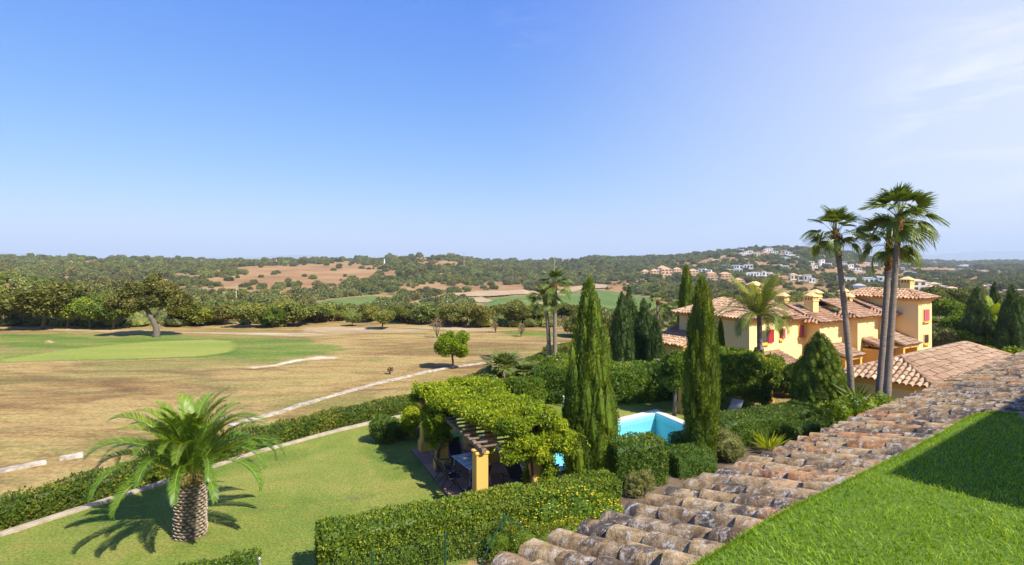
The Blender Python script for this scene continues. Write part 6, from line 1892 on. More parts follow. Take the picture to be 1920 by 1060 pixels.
# second arbour by the long hedge
B0 = Vector((8.95, 30.0, 0)); BZ = R(12)
arbour('second ochre pillared pergola behind the long hedge, buried in leaves', B0, BZ, [(.1, 0, True), (5.1, 0, True), (2.6, 2.4, True), (5.1, 2.4, True)], True, 2.1, 5.1, 2.4)
def bw(x, y, z=0.0):
    c, s_ = math.cos(BZ), math.sin(BZ)
    return Vector((B0.x + x * c - y * s_, B0.y + x * s_ + y * c, z))
r = np.random.default_rng(14); spots = []
for i in range(260):
    x, y = r.uniform(1.0, 5.7), r.uniform(-.4, 2.9)
    z = 2.15 + .75 * math.sin(math.pi * np.clip((x - .6) / 5.4, 0, 1)) * r.uniform(.3, 1)
    spots.append((x, y, float(z), r.uniform(.26, .44), .50 + .15 * r.normal()))
for i in range(230):
    x, t = r.uniform(1.6, 4.8), r.uniform(0, 1)
    spots.append((x, -.45 + r.normal() * .14, 2.4 - t * (2.05 * (.80 + .2 * math.sin(x * 1.7))), r.uniform(.24, .38), .44))
for i in range(30):
    t = r.uniform(0, 1); spots.append((5.45 + r.normal() * .12, r.uniform(-.3, 2.5), 2.3 - 1.2 * t, r.uniform(.22, .34), .4))
vine('mass of bright green climber covering the second pergola', bw, spots, [([(2.2, -.1, 0), (2.3, -.2, 1.0), (2.4, -.1, 2.1)], .05)], .12, 190, 62, L_VINEG, .5)
def lounge(label, at, rz):
    c = thing('sun_lounger', label, 'lounger', at, rz)
    m = MB(); m.box((0, -.55, .32), (.60, 1.25, .05), bevel=.015); m.obj('seat', M_ALU if False else plain('taupe_fabric', (.30, .27, .24), .9), c)
    m = MB(); m.add([(-.3, .08, .33), (.3, .08, .33), (.3, .55, .90), (-.3, .55, .90), (-.3, .12, .31), (.3, .12, .31), (.3, .59, .88), (-.3, .59, .88)], [(0, 1, 2, 3), (7, 6, 5, 4), (0, 4, 5, 1), (1, 5, 6, 2), (2, 6, 7, 3), (3, 7, 4, 0)]); m.obj('backrest', bpy.data.materials['taupe_fabric'], c)
    for s_ in (-1, 1):
        for y in (-.95, .35):
            m = MB(); m.tube([(s_ * .27, y, .30), (s_ * .27, y, 0)], .02, 6); m.obj('leg', M_BLACKMETAL, c)
    return c
lounge('taupe sun lounger with raised back by the climber of the second pergola', AT(1372, 28.9), 2.2 + math.pi)
m = MB(); m.tube([(0, 0, 0), (0, 0, .08), (0, 0, .40)], [.09, .08, .07], 10); m.tube([(0, 0, .40), (0, 0, .58)], [.055, .055], 10, .9); m.tube([(0, 0, .58), (0, 0, .64)], [.10, .02], 10)
tag(m.obj('garden_lamp', M_WHITE, None, AT(1058, 31.2)), 'short white garden lamp at the foot of the dark hedge left of the tall cypress', 'garden light')

# green wire fence in front of the near hedge
fen = thing('wire_fence', 'green metal wire fence with braced posts in front of the near hedge', 'fence', (-.2, 15.3, 0))
posts = [AT(945, 15.25), AT(835, 14.35), AT(698, 13.5), AT(560, 12.7)]
for i, p in enumerate(posts):
    h = 1.22 if i == 0 else 1.12
    m = MB(); b = p - Vector((-.2, 15.3, 0)); m.tube([b, b + Vector((0, 0, h))], .026, 8); m.tube([b + Vector((0, 0, h)), b + Vector((0, 0, h + .02))], [.032, .02], 8)
    m.obj('fence_post', M_GREENMETAL, fen)
b = posts[0] - Vector((-.2, 15.3, 0))
for d_ in (Vector((-.62, -.38, 0)), Vector((.62, .05, 0))):
    m = MB(); m.tube([b + Vector((0, 0, 1.17)), b + d_ + Vector((0, 0, .05 if d_.x < 0 else .70))], .022, 8); m.obj('brace', M_GREENMETAL, fen)
m = MB()
for a, c in zip(posts[:-1], posts[1:]):
    a, c = a - Vector((-.2, 15.3, 0)), c - Vector((-.2, 15.3, 0))
    for z in np.linspace(.06, 1.08, 14): m.tube([a + Vector((0, 0, z)), c + Vector((0, 0, z))], .0016, 3, cap=False)
    n = int((c - a).length / .075)
    for k in range(n):
        p = a.lerp(c, k / n); m.tube([p + Vector((0, 0, .06)), p + Vector((0, 0, 1.08))], .0014, 3, cap=False)
o = m.obj('wire_mesh', M_GREENMETAL, fen); o['kind'] = 'stuff'
# ---------------------------------------------------------------- trees along the edge of the golf hole
OAKG = 'trees along the valley edge beyond the dry fairway'
def oak_parts(seed, w, h, trunk_h, lean=0.0, nl=34, leaf=.34, dens=26, tone=.5, flat=.8):
    r = np.random.default_rng(seed)
    cz = trunk_h + (h - trunk_h) * .52
    R0 = np.array([w / 2, w / 2 * .9, (h - trunk_h) * .5])
    lobes = cloud_lobes((lean * .8, 0, cz), R0, nl, w * .15, seed, low=-.65) + [((lean * .8, 0, cz), tuple(R0 * .66))]
    crown = crown_mesh('crown', lobes, leaf, dens, seed, tone, tvar=.18, lvar=.13)
    tm = trunk_mb([(0, 0, -.3), (lean * .25, 0, trunk_h * .5), (lean * .3, .1, trunk_h), (lean * .8, 0, cz)], [w * .034, w * .026, w * .024, w * .012], 8,
                  [((lean * .3, .1, trunk_h * .9), (lean * .8 + w * .28 * math.cos(a), w * .25 * math.sin(a), cz + r.uniform(-.1, .5)), w * .016, w * .006) for a in r.uniform(0, 6.28, 4)])
    return crown, tm.mesh('trunk', True)
oak_sets = [oak_parts(300 + i, w, h, t, l) for i, (w, h, t, l) in enumerate(((5.2, 4.6, 1.3, .3), (4.6, 4.0, .9, -.3), (6.0, 4.6, .8, .2), (4.0, 3.4, .4, .1), (5.0, 5.0, 1.4, -.5)))]
for c_, t_ in oak_sets:
    c_.materials.append(L_OAK); t_.materials.append(M_BARK)
oak_sets_b = []
for c_, t_ in oak_sets:
    c2 = c_.copy(); c2.materials.clear(); c2.materials.append(L_PINE); oak_sets_b.append((c2, t_))
def oak(label, p, k, s_, rz, bright=False, group=None, name='oak_tree', sq=1.0):
    root = thing(name, label, 'tree', p, rz, group); root.scale = (s_, s_, s_ * sq)
    c_, t_ = (oak_sets_b if bright else oak_sets)[k]
    newobj('trunk', t_, None, root); newobj('crown', c_, None, root)
    return root
# the big leaning oak by the green
def big_oak():
    p = G(291, 632)
    root = thing('oak_tree', 'large spreading oak with a leaning grey trunk at the back of the putting green', 'tree', p)
    lobes = []
    r = np.random.default_rng(9)
    for (cx, cz, rx, rz_) in ((-2.6, 4.3, 1.7, 1.0), (-1.2, 5.0, 1.8, 1.2), (.4, 5.3, 1.7, 1.1), (1.7, 4.6, 1.5, 1.0), (-.4, 3.9, 2.0, 1.0), (-3.5, 3.6, 1.1, .7), (2.6, 4.0, 1.1, .75), (-1.8, 3.3, 1.2, .6)):
        lobes += cloud_lobes((cx, r.uniform(-.6, .6), cz), (rx, rx, rz_), 12, .52, int(r.integers(0, 999)), low=-.5) + [((cx, 0, cz), (rx * .62, rx * .62, rz_ * .62))]
    tm = trunk_mb([(.15, 0, -.3), (.15, 0, .2), (.10, 0, 1.0), (-.35, 0, 2.0), (-1.0, 0, 3.0), (-1.2, 0, 4.2)], [.42, .34, .29, .27, .21, .10], 10,
                  [((-.3, 0, 1.9), (1.1, .2, 3.4), .17, .07), ((-.7, 0, 2.6), (-2.6, -.2, 3.9), .13, .05), ((1.0, .2, 3.3), (2.3, 0, 4.1), .07, .03), ((-.95, 0, 2.9), (.2, 0, 4.6), .11, .04)])
    tm.obj('trunk', M_BARK, root, smooth=True)
    newobj('crown', crown_mesh('crown', lobes, .30, 34, 77, .46, tvar=.18, lvar=.12), L_OAK, root)
big_oak()
EDGE = [(18, 612, 108, 74, 0), (78, 618, 128, 86, 0), (128, 616, 66, 56, 1), (168, 617, 70, 58, 1), (212, 618, 76, 56, 1), (344, 612, 74, 62, 1), (384, 611, 62, 48, 1), (420, 609, 70, 50, 0), (466, 615, 76, 62, 0), (512, 615, 60, 54, 1), (552, 612, 84, 62, 0),
        (596, 606, 66, 48, 0), (630, 602, 60, 42, 0), (660, 612, 36, 30, 0), (716, 618, 56, 50, 0), (690, 604, 60, 46, 0), (752, 606, 66, 48, 0), (800, 608, 64, 48, 0), (848, 613, 66, 54, 0), (898, 615, 64, 60, 0), (934, 606, 54, 48, 0), (966, 613, 62, 62, 0), (1000, 612, 56, 56, 0), (1066, 604, 60, 48, 0)]
EL = ['dark bushy oak at the far left edge of the golf hole', 'largest dark oak left of the leaning oak, beside the green', 'small pale trunked tree beside the largest dark oak', 'forked pale trunked tree left of the leaning oak', 'tree close behind the left side of the leaning oak', 'light green tree touching the right side of the leaning oak',
      'round light tree right of the leaning oak, before the bare slope', 'oak under the tall power pole', 'dark oak with a reddish open trunk left of the sandy clearing', 'light oak between the two dark oaks by the sandy clearing', 'dark oak on the left rim of the sandy clearing', 'olive oak behind the sandy clearing, near the far left fairway', 'small oak behind the sandy clearing',
      'small dark bush like oak on the sandy clearing', 'lone dark oak with a clear trunk on the sandy clearing', 'oak behind the lone oak of the sandy clearing', 'oak below the white clubhouse hut', 'oak straight above the small round fairway tree', 'oak with a short trunk right of the small round fairway tree', 'darkest oak between the round fairway tree and the twin palms', 'small oak behind the darkest oak',
      'oak with a dividing trunk left of the twin palms', 'oak directly left of the twin palm trunks', 'oak right of the twin palm trunks']
r = np.random.default_rng(31)
for i, ((px, pb, wpx, hpx, br), lab) in enumerate(zip(EDGE, EL)):
    if i >= 5: wpx, hpx = wpx * .84, hpx * .70
    p = hit(px, pb); k = int(r.integers(0, 5))
    wv_ = [5.2, 4.6, 6.0, 4.0, 5.0][k]; hv_ = [4.6, 4.0, 4.6, 3.4, 5.0][k]
    s_ = wpx / FPX * p.y / wv_
    oak(lab, p, k, s_, r.uniform(0, 6.28), bool(br), None, sq=(hpx / FPX * p.y / hv_) / s_)
n_mid = 0
for i in range(1500):
    d = r.uniform(88, 205) if i < 900 else r.uniform(205, 330); X = r.uniform(-140, 1330)
    if n_mid >= 240: break
    x = (X - 960) / FPX * d; z = float(terrain(x, d)); py = YH + FPX * (HC - z) / d
    if py > 612 or fbm(x / 22, d / 22, 41) < .36: continue
    if 560 < X < 1270 and d > 205: continue
    if d > 250 and r.uniform() < .5: continue
    s_ = r.uniform(.36, .68) * (1 + max(0, d - 120) / 220)
    pine = X < 330 and d > 105
    oak('bright canopied pine among the wood on the near left hill' if pine else 'olive oak in the thicket filling the dip beyond the dry fairway', (x, d, z - .1), int(r.integers(0, 5)), s_, r.uniform(0, 6.28), pine or r.uniform() < .25, 'pines on the near left hill' if pine else 'oaks of the thicket beyond the dry fairway', 'pine_tree' if pine else 'oak_tree', r.uniform(.75, 1.0))
    n_mid += 1
# undergrowth and dry grass along the track
lv = Leaves(90); r = lv.r
n = 5200
X = r.uniform(-100, 1120, n); d = r.uniform(69, 90, n); x = (X - 960) / FPX * d
keep = (fbm(x / 9, d / 7, 51) > .47) & ~((np.abs(X - 680) < 150) & (d < 74)) & (d > 70 + 4 * fbm(x / 14, x * 0, 7))
x, d = x[keep], d[keep]; n = len(x); z = terrain(x, d)
for q_ in range(9):
    a = r.uniform(0, 6.28, n); el = r.uniform(.6, 1.4, n)
    D = np.column_stack([np.cos(a) * np.cos(el), np.sin(a) * np.cos(el), np.sin(el)])
    P = np.column_stack([x + r.normal(size=n) * .3, d + r.normal(size=n) * .3, z])
    lv.leaves(P, D, np.tile([[0, -1.0, .3]], (n, 1)), r.uniform(.5, 1.25, n), r.uniform(.08, .2, n), np.clip(r.normal(.5, .25, n), 0, 1))
o = newobj('dry_grass', lv.mesh('dry_grass'), L_DRY); o['kind'] = 'stuff'
lv = Leaves(91); r = lv.r
for i in range(900):
    X = r.uniform(-100, 1150); d = r.uniform(69, 92)
    x = (X - 960) / FPX * d
    if fbm(x / 12, d / 9, 61) < .40 or (530 < X < 850 and d < 76): continue
    s_ = r.uniform(.4, 1.25)
    lv.lobe((x, d, float(terrain(x, d)) + s_ * .5), (s_ * 1.3, s_ * 1.2, s_ * .75), 90, .26, float(np.clip(r.normal(.5, .2), 0, 1)), .3, .75, 1.0, .5)
o = newobj('undergrowth', lv.mesh('undergrowth'), L_SCRUB); o['kind'] = 'stuff'
# bare little trees and dry shrubs on the dry fairway
def twig(label, at, h, seed, leafy=True):
    root = thing('dry_shrub', label, 'shrub', at); r = np.random.default_rng(seed); m = MB()
    ends = []
    for i in range(9):
        a = r.uniform(0, 6.28); e = Vector((math.cos(a) * h * .28 * r.uniform(.3, 1), math.sin(a) * h * .28, h * r.uniform(.6, 1)))
        m.tube([(0, 0, -.05), e * .45 + Vector((0, 0, h * .08)), e], [.035, .022, .008], 5, r.uniform(.3, 1)); ends.append(e)
    m.obj('stem', M_STEM, root)
    lv = Leaves(seed); P = np.concatenate([np.array(e[:]) * r.uniform(.6, 1.05, (26, 1)) + r.normal(size=(26, 3)) * h * .09 for e in ends])
    lv.shell(P, unit(r.normal(size=P.shape)), .13, np.clip(r.normal(.45, .2, len(P)), 0, 1))
    newobj('foliage', lv.mesh('foliage'), L_DRY, root)
twig('withered brown sapling left above the small round fairway tree', G(820, 634), 2.2, 1)
twig('withered pinkish sapling in front of the oaks left of the twin palms', G(929, 624), 1.2, 2)
twig('rusty dry shrub on the far fairway strip left of the twin palms', G(977, 632), 1.5, 3)
twig('small grey dry tuft on the dry fairway left of the small round tree', G(731, 702), .45, 4)

# ---------------------------------------------------------------- scrub on the hillsides
def bush_mesh(i):
    w, h = ((3.1, 2.0), (2.7, 1.7), (3.4, 1.8), (2.5, 2.1))[i]
    lobes = cloud_lobes((0, 0, h * .75), (w, w * .9, h * .8), 15, w * .36, 500 + i, low=-.3) + [((0, 0, h * .6), (w * .75, w * .7, h * .6))]
    me = crown_mesh('scrub_bush', lobes, .62, 8.5, 510 + i, .46, tvar=.18, lvar=.12, rough=.2)
    me.materials.append((L_SCRUB, L_SCRUB, L_SCRUB, L_OAK)[i])
    return me
bushes = [bush_mesh(i) for i in range(4)]
r = np.random.default_rng(123)
pts = []
d = 190.0
while d < 3300:
    sp = 4.6 + d * .0058
    half = d * 1.02
    n = int(2 * half / sp)
    x = np.linspace(-half, half, n) + r.uniform(-.5, .5, n) * sp; y = d + r.uniform(-.5, .5, n) * sp
    pts.append(np.column_stack([x, y, np.full(n, sp)])); d += sp * .86
pts = np.concatenate(pts)
z = terrain(pts[:, 0], pts[:, 1])
den = scrub_density(pts[:, 0], pts[:, 1], z)
sz = z.copy(); spx = 960 + FPX * pts[:, 0] / pts[:, 1]; spy = YH + FPX * (HC - sz) / pts[:, 1]
keep = r.uniform(0, 1, len(pts)) < den * 1.0
D2v = np.interp(np.clip(spx, -900, 2500), KX, KD2)
keep &= pts[:, 1] < D2v * 1.06
open_polys = [[(560, 571), (620, 562), (690, 555), (752, 556), (760, 566), (700, 574), (620, 580)], [(868, 561), (950, 557), (1040, 551), (1110, 541), (1160, 547), (1240, 560), (1270, 585), (1180, 596), (1080, 590), (960, 586), (900, 578)],
              [(742, 574), (780, 565), (835, 553), (900, 547), (1000, 547), (1060, 543), (1105, 533), (1140, 535), (1150, 541), (1100, 543), (1055, 551), (960, 555), (880, 558), (820, 567), (760, 578)]]
PP = np.column_stack([spx, spy])
for poly in open_polys: keep &= poly_dist(PP, poly) < -1.0

# ---------------------------------------------------------------- far houses
VILLAS = []   # (px, py of foot, width px, height px, kind, label, group)
def v(px, py, w, h, kind, label, group=None): VILLAS.append((px, py, w, h, kind, label, group))
hl_, hg = 'small white villa in the cluster high on the hilltop slope', 'white villas high on the hill'
for px, py, w, h in ((1388, 473, 11, 5), (1403, 476, 13, 5), (1391, 479, 12, 4), (1419, 481, 9, 5), (1438, 473, 12, 6), (1447, 470, 13, 4), (1452, 477, 11, 5), (1460, 482, 14, 5), (1470, 474, 9, 4), (1478, 478, 12, 5), (1483, 484, 12, 5), (1492, 486, 9, 4), (1472, 487, 15, 4)): v(px, py, w, h, 'white', hl_, hg)
ml, mg = 'white villa on the right shoulder of the hill below the hilltop cluster', 'white villas on the right shoulder of the hill'
for px, py, w, h in ((1514, 489, 10, 3), (1516, 495, 14, 4), (1525, 503, 12, 4), (1540, 497, 9, 8), (1552, 500, 12, 5), (1580, 498, 13, 6), (1589, 502, 16, 5), (1600, 500, 9, 4)): v(px, py, w, h, 'white', ml, mg)
v(1392, 504, 34, 6, 'white', 'long white villa complex in the middle of the hillside, above the peach apartments')
v(1467, 504, 17, 6, 'white', 'white villa alone between the long complex and the hill shoulder')
v(1322, 511, 22, 5, 'white', 'white villa with a pale roof right above the peach apartments')
v(1350, 509, 16, 9, 'blue', 'modern villa with a blue glazed upper floor above the peach apartments')
v(1366, 511, 20, 5, 'white', 'low white villa just right of the blue glazed villa')
v(1384, 512, 14, 6, 'white', 'white block at the end of the row right of the blue glazed villa')
v(1405, 519, 22, 6, 'white', 'white villa in the second row, above the feather palm at left')
v(1420, 517, 18, 5, 'white', 'white villa in the second row, middle')
v(1438, 518, 17, 7, 'white', 'white villa in the second row, at its right end')
v(1452, 521, 16, 6, 'cream', 'cream villa next to the right end of the second row')
v(1490, 525, 17, 8, 'cream', 'cream villa with arches left of the terraced white villa')
v(1508, 527, 20, 9, 'cream', 'stepped cream villa above the house chimneys')
v(1522, 530, 10, 8, 'white', 'narrow white villa at the right of the stepped cream villa')
v(1587, 531, 27, 10, 'white', 'stepped white villa right of the leaning palm trunk')
v(1637, 532, 30, 10, 'white', 'long white villa left of the middle palm trunk')
v(1660, 534, 22, 11, 'white', 'white villa showing between the two right palm trunks')
v(1619, 552, 30, 13, 'grey', 'large grey roofed villa behind the roof ridge of the terraced house')
v(1706, 515, 18, 5, 'white', 'white villa above the tower chimney')
v(1730, 545, 44, 14, 'cream', 'long cream mansion right of the tower chimney')
v(1765, 548, 40, 9, 'cream', 'low cream wing right of the long cream mansion')
v(1725, 533, 24, 5, 'white', 'flat white villa behind the cream mansion')
v(1768, 530, 26, 7, 'grey', 'white villa with grey hipped roofs beyond the cream mansion')
fl_, fg = 'white villa strung along the far right slope near the skyline', 'white villas near the right skyline'
for px, py, w, h in ((1630, 497, 22, 4), (1652, 496, 14, 4), (1700, 500, 22, 5), (1715, 497, 16, 4), (1738, 498, 26, 5), (1750, 495, 12, 4), (1805, 501, 14, 4), (1845, 503, 22, 3), (1875, 503, 18, 3), (1915, 502, 12, 4), (1796, 511, 20, 5), (1838, 512, 10, 4), (1860, 500, 9, 3), (1605, 508, 16, 4), (1686, 507, 14, 4)): v(px, py, w, h, 'white', fl_, fg)
v(1900, 551, 26, 6, 'cream', 'low pale villa among trees beyond the right hand cypresses')
v(1848, 541, 20, 5, 'cream', 'pale villa behind the slim cypress at the right')
v(1610, 517, 16, 4, 'cream', 'low cream villa left of the right palm trunks')
v(850, 573, 18, 6, 'white', 'white clubhouse hut with dark openings beside the far fairway track')
v(838, 562, 9, 4, 'white', 'tiny white shed at the top of the far fairway track')
AV = thing
r2 = np.random.default_rng(44)
occupied = []
def villa(px, py, wpx, hpx, kind, label, group):
    p = hit(px, py, 220); d = p.y
    W, H = wpx / FPX * d * 1.08, hpx / FPX * d * 1.25
    D_ = max(6.0, W * .6)
    yaw = -math.atan2(p.x, p.y) * .6 + r2.uniform(-.25, .25)
    root = thing('villa', label, 'house', p, yaw, group)
    mat = {'white': M_WHITE, 'cream': M_CREAM, 'grey': M_WHITE, 'blue': M_WHITE}[kind]
    occupied.append((p.x, p.y, W * .62, D_))
    ns = 3 if W > 14 else 2
    x = -W / 2
    cuts = np.sort(r2.uniform(.25, .75, ns - 1)); cuts = np.concatenate([[0], cuts, [1]])
    hs = [H * q_ for q_ in (r2.permutation([1.0, .72, .85])[:ns])]
    if max(hs) < H: hs[int(r2.integers(0, ns))] = H
    if kind == 'blue': hs = [H * .55, H, H * .55][:ns]
    wins = 0
    for k in range(ns):
        a, b = -W / 2 + W * cuts[k], -W / 2 + W * cuts[k + 1]
        w = b - a
        if w < .8: continue
        m = MB(); dy = r2.uniform(-.18, .05) * D_
        fy = -D_ / 2 + dy
        m.box(((a + b) / 2, dy, hs[k] / 2 - 1.0), (w - .02, D_, hs[k] + 2.0))
        m.obj('wall', bpy.data.materials['far_window_glass'] if kind == 'blue' and k == 1 else mat, root)
        m = MB()
        if kind == 'grey' or (kind == 'cream' and k != 1):
            e = .4; zr = hs[k] + min(w, D_) * .18
            P = [(a - e, fy - e, hs[k] + .02), (b + e, fy - e, hs[k] + .02), (b + e, fy + D_ + e, hs[k] + .02), (a - e, fy + D_ + e, hs[k] + .02), (a + w * .35, dy, zr), (b - w * .35, dy, zr)]
            m.add(P, [(3, 2, 1, 0), (0, 1, 5, 4), (1, 2, 5), (2, 3, 4, 5), (3, 0, 4)])
            m.obj('roof', M_FLATROOF if kind == 'grey' else M_PEACH, root)
        else:
            m.box(((a + b) / 2, dy, hs[k] + .12), (w + .5, D_ + .5, .22)); m.obj('roof', mat, root)
        nf = max(1, int(hs[k] / 3.0)); nw = max(1, min(4, int(w / 3.0)))
        for f_ in range(nf):
            for j in range(nw):
                ww = w / nw * r2.uniform(.4, .72)
                cx, cz = a + w * (j + .5) / nw, hs[k] * (f_ + .5) / nf
                m = MB(); m.box((cx, fy - .02, cz), (ww, .12, hs[k] / nf * .5)); m.obj('window', M_FARGLASS, root)
    return root
for q_ in VILLAS: villa(*q_)

# terraced peach apartment blocks
def apartments(px, py, wpx, hpx, floors, label):
    p = hit(px, py, 260); d = p.y; W, H = wpx / FPX * d, hpx / FPX * d
    yaw = -math.atan2(p.x, p.y) * .5 + .1
    root = thing('apartment_block', label, 'apartment block', p, yaw)
    fh = H / floors; D_ = W * .6
    occupied.append((p.x, p.y, W * .65, D_))
    for f_ in range(floors):
        w = W * (1 - .13 * f_); back = f_ * fh * .55; z = f_ * fh
        m = MB(); m.box((0, back + 1.2, z + fh / 2 - (1.5 if f_ == 0 else 0)), (w - 1.2, D_, fh + (3.0 if f_ == 0 else 0) - .02)); m.obj('storey', M_PEACH, root)
        n = max(3, int(w / 4.2))
        m = MB(); m.box((0, back + 1.2 - D_ / 2 - .7, z + .06), (w, 1.6, .22)); m.box((0, back + 1.2 - D_ / 2 - 1.45, z + .55), (w, .14, .8)); m.obj('balcony', M_PEACH, root)
        m = MB()
        for k in range(n + 1):
            m.box((-w / 2 + .2 + (w - .4) * k / n, back + 1.2 - D_ / 2 - 1.38, z + fh * .58), (.42, .42, fh * .78))
        m.obj('balcony_pillar', M_PEACH, root)
        for k in range(n):
            cx = -w / 2 + .2 + (w - .4) * (k + .5) / n
            m = MB(); m.box((cx, back + 1.2 - D_ / 2 - .03, z + fh * .5), ((w - .4) / n * .62, .12, fh * .62)); m.obj('window', M_FARGLASS, root)
    w = W * (1 - .13 * floors); zt = H; bk = floors * fh * .5 + 1.2
    m = MB(); e = W * .34
    P = [(-e, bk - e * .7, zt), (e, bk - e * .7, zt), (e, bk + e * .7, zt), (-e, bk + e * .7, zt), (-e * .3, bk, zt + fh * .8), (e * .3, bk, zt + fh * .8)]
    m.add(P, [(3, 2, 1, 0), (0, 1, 5, 4), (1, 2, 5), (2, 3, 4, 5), (3, 0, 4)]); m.obj('roof', M_ROOF, root)
    return root
for q_ in ((1211, 517, 19, 8, 2, 'leftmost peach apartment block of the hillside row'), (1228, 517, 20, 9, 2, 'second peach apartment block from the left'), (1250, 520, 27, 15, 3, 'peach apartment block third from the left, lower in front'),
           (1243, 511, 24, 9, 2, 'rear peach apartment block above the third one'), (1271, 517, 22, 12, 3, 'peach apartment block left of the slim tall cypress'), (1301, 521, 24, 13, 3, 'peach apartment block right of the slim tall cypress'),
           (1335, 529, 27, 16, 4, 'tall peach apartment block over the narrow cypress tip'), (1362, 531, 31, 17, 4, 'largest peach apartment block left of the feather palm'), (1386, 538, 24, 13, 3, 'peach apartment block low behind the feather palm fronds')):
    apartments(*q_)
for ox, oy, ow, od in occupied:
    keep &= ~((np.abs(pts[:, 0] - ox) < ow + 1.5) & (pts[:, 1] - oy < od) & (pts[:, 1] - oy > -od * .5 - 14 - .022 * oy))

# individual bushes first (those that show largest), the rest as one mass
r = np.random.default_rng(124)
P3 = np.column_stack([pts[:, :2], sz - .25, pts[:, 2]])[keep]; pxk, pyk = spx[keep], spy[keep]
size = (P3[:, 3] / 4.6) ** .8 * r.choice([.5, .75, .9, 1.0, 1.15, 1.45], len(P3)) * r.uniform(.8, 1.1, len(P3)) * np.clip(.7 + .8 * (fbm(P3[:, 0] / 40, P3[:, 1] / 40, 71) - .3), .5, 1.3)
flat_ = r.uniform(.8, 1.15, len(P3))
rot = r.uniform(0, 6.28, len(P3)); idx = r.integers(0, 4, len(P3))
vis = (pxk > -20) & (pxk < 1940) & (pyk < 590)
score = np.where(vis, size / P3[:, 1], 0)
order = np.argsort(-score)
ind = order[:298]
shared = 'dark green scrub bush, one of the many dotting the slopes across the valley'
first = {}
for j in ind:
    o = newobj('scrub_bush', bushes[idx[j]], None, None, tuple(P3[j, :3])); o.rotation_euler = (0, 0, rot[j]); o.scale = (size[j], size[j], size[j] * flat_[j])
    tag(o, shared, 'bush', 'scrub bushes on the slopes across the valley')
    first.setdefault(int(idx[j]), o)
rest = order[298:]
me = mesh_np('scrub', P3[rest, :3], [np.zeros((0, 3), int)]) if False else bpy.data.meshes.new('scrub')
me.vertices.add(len(rest)); me.vertices.foreach_set('co', P3[rest, :3].astype(np.float32).ravel())
for nm, ty, arr in (('rotz', 'FLOAT', rot[rest]), ('size', 'FLOAT', size[rest]), ('flat', 'FLOAT', flat_[rest])):
    a = me.attributes.new(nm, ty, 'POINT'); a.data.foreach_set('value', arr.astype(np.float32))
a = me.attributes.new('which', 'INT', 'POINT'); a.data.foreach_set('value', idx[rest].astype(np.int32))
scrub = newobj('scrub', me); scrub['kind'] = 'stuff'
ng = bpy.data.node_groups.new('scatter_scrub', 'GeometryNodeTree')
ng.interface.new_socket('Geometry', in_out='INPUT', socket_type='NodeSocketGeometry'); ng.interface.new_socket('Geometry', in_out='OUTPUT', socket_type='NodeSocketGeometry')
gi, go = ng.nodes.new('NodeGroupInput'), ng.nodes.new('NodeGroupOutput')
iop = ng.nodes.new('GeometryNodeInstanceOnPoints'); join = ng.nodes.new('GeometryNodeGeometryToInstance')
for k in sorted(first):
    oi = ng.nodes.new('GeometryNodeObjectInfo'); oi.inputs['Object'].default_value = first[k]; oi.inputs['As Instance'].default_value = True; oi.transform_space = 'ORIGINAL'
    first[k]['_n'] = oi.name; 
jn_ = ng.nodes.new('GeometryNodeJoinGeometry')
for k in sorted(first, reverse=True): ng.links.new(ng.nodes[first[k]['_n']].outputs['Geometry'], jn_.inputs[0])
for k in first: del first[k]['_n']
def na(nm, ty):
    n = ng.nodes.new('GeometryNodeInputNamedAttribute'); n.data_type = ty; n.inputs[0].default_value = nm; return n.outputs[0]
cr = ng.nodes.new('ShaderNodeCombineXYZ'); ng.links.new(na('rotz', 'FLOAT'), cr.inputs[2])
cs = ng.nodes.new('ShaderNodeCombineXYZ'); sz_ = na('size', 'FLOAT'); mu = ng.nodes.new('ShaderNodeMath'); mu.operation = 'MULTIPLY'
ng.links.new(sz_, mu.inputs[0]); ng.links.new(na('flat', 'FLOAT'), mu.inputs[1])
ng.links.new(sz_, cs.inputs[0]); ng.links.new(sz_, cs.inputs[1]); ng.links.new(mu.outputs[0], cs.inputs[2])
ng.links.new(gi.outputs[0], iop.inputs['Points']); ng.links.new(jn_.outputs[0], iop.inputs['Instance'])
iop.inputs['Pick Instance'].default_value = True
ng.links.new(na('which', 'INT'), iop.inputs['Instance Index'])
ng.links.new(cr.outputs[0], iop.inputs['Rotation']); ng.links.new(cs.outputs[0], iop.inputs['Scale'])
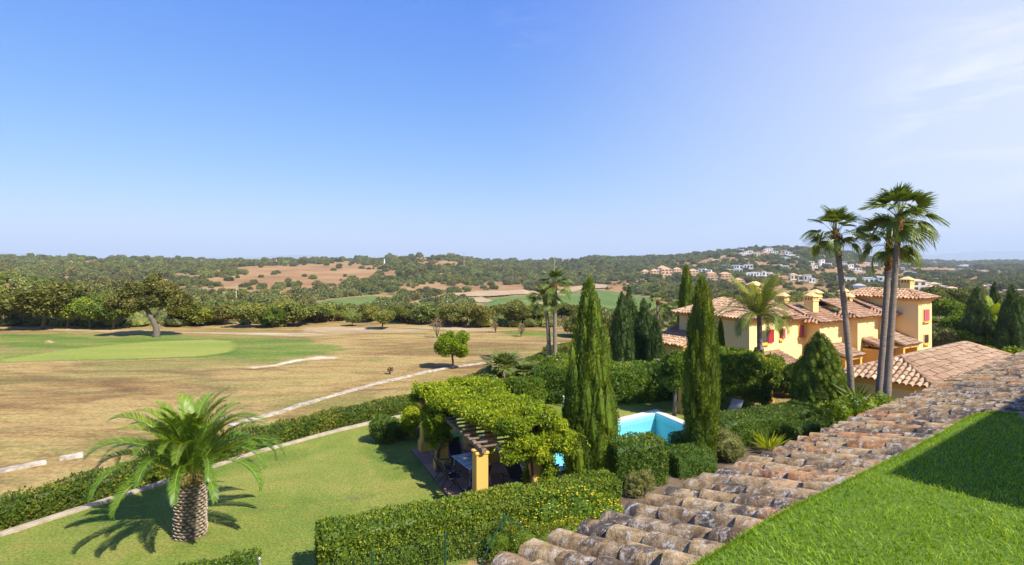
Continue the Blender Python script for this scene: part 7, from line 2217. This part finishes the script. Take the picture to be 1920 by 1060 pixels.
ng.links.new(iop.outputs[0], go.inputs[0])
md = scrub.modifiers.new('scatter', 'NODES'); md.node_group = ng

# ---------------------------------------------------------------- pylons and poles
def pylon(label, px, py_foot, py_top, wpx):
    p = hit(px, py_foot, 300); H = (py_foot - py_top) / FPX * p.y; W = wpx / FPX * p.y / 2
    root = thing('pylon', label, 'pylon', p); m = MB(); t = .11
    for a, b in ((-1, -1), (1, -1), (1, 1), (-1, 1)): m.tube([(a * W, b * W, -1), (a * W * .35, b * W * .35, H * .62), (a * W * .12, b * W * .12, H)], t, 4)
    for k in range(7):
        f0, f1 = k / 8 * H, (k + 1) / 8 * H; w0 = W * (1 - .85 * k / 8); w1 = W * (1 - .85 * (k + 1) / 8)
        for s_ in (-1, 1):
            m.tube([(-w0, s_ * w0, f0), (w1, s_ * w1, f1)], .06, 3); m.tube([(w0, s_ * w0, f0), (-w1, s_ * w1, f1)], .06, 3)
    m.obj('lattice', M_ALU, root)
    for z in (.68, .8, .92):
        m = MB(); m.tube([(-W * 1.5, 0, H * z), (W * 1.5, 0, H * z)], .09, 4); m.obj('cross_arm', M_ALU, root)
pylon('distant lattice pylon on the left ridge, leftmost of the pylons', 378, 502, 487, 4)
pylon('distant lattice pylon on the left ridge, second from the left', 518, 497, 486, 3)
pylon('distant lattice pylon left of the brown hilltop', 721, 502, 484, 4)
def pole(label, px, py_foot, py_top, rad):
    p = hit(px, py_foot, 90); H = (py_foot - py_top) / FPX * p.y
    root = thing('utility_pole', label, 'pole', p)
    m = MB(); m.tube([(0, 0, -.5), (0, 0, H)], [rad, rad * .6], 7); m.obj('post', M_STONE, root)
    m = MB(); m.tube([(-rad * 6, 0, H * .95), (rad * 6, 0, H * .95)], rad * .35, 5); m.obj('cross_arm', M_STONE, root)
pole('pale power pole standing in the thicket right of the leaning oak', 443, 572, 532, .28)
pole('thin mast rising on the ridge right of the brown hilltop', 870, 506, 473, .45)
pole('thin mast behind the crown of the twin palms', 1040, 520, 481, .45)
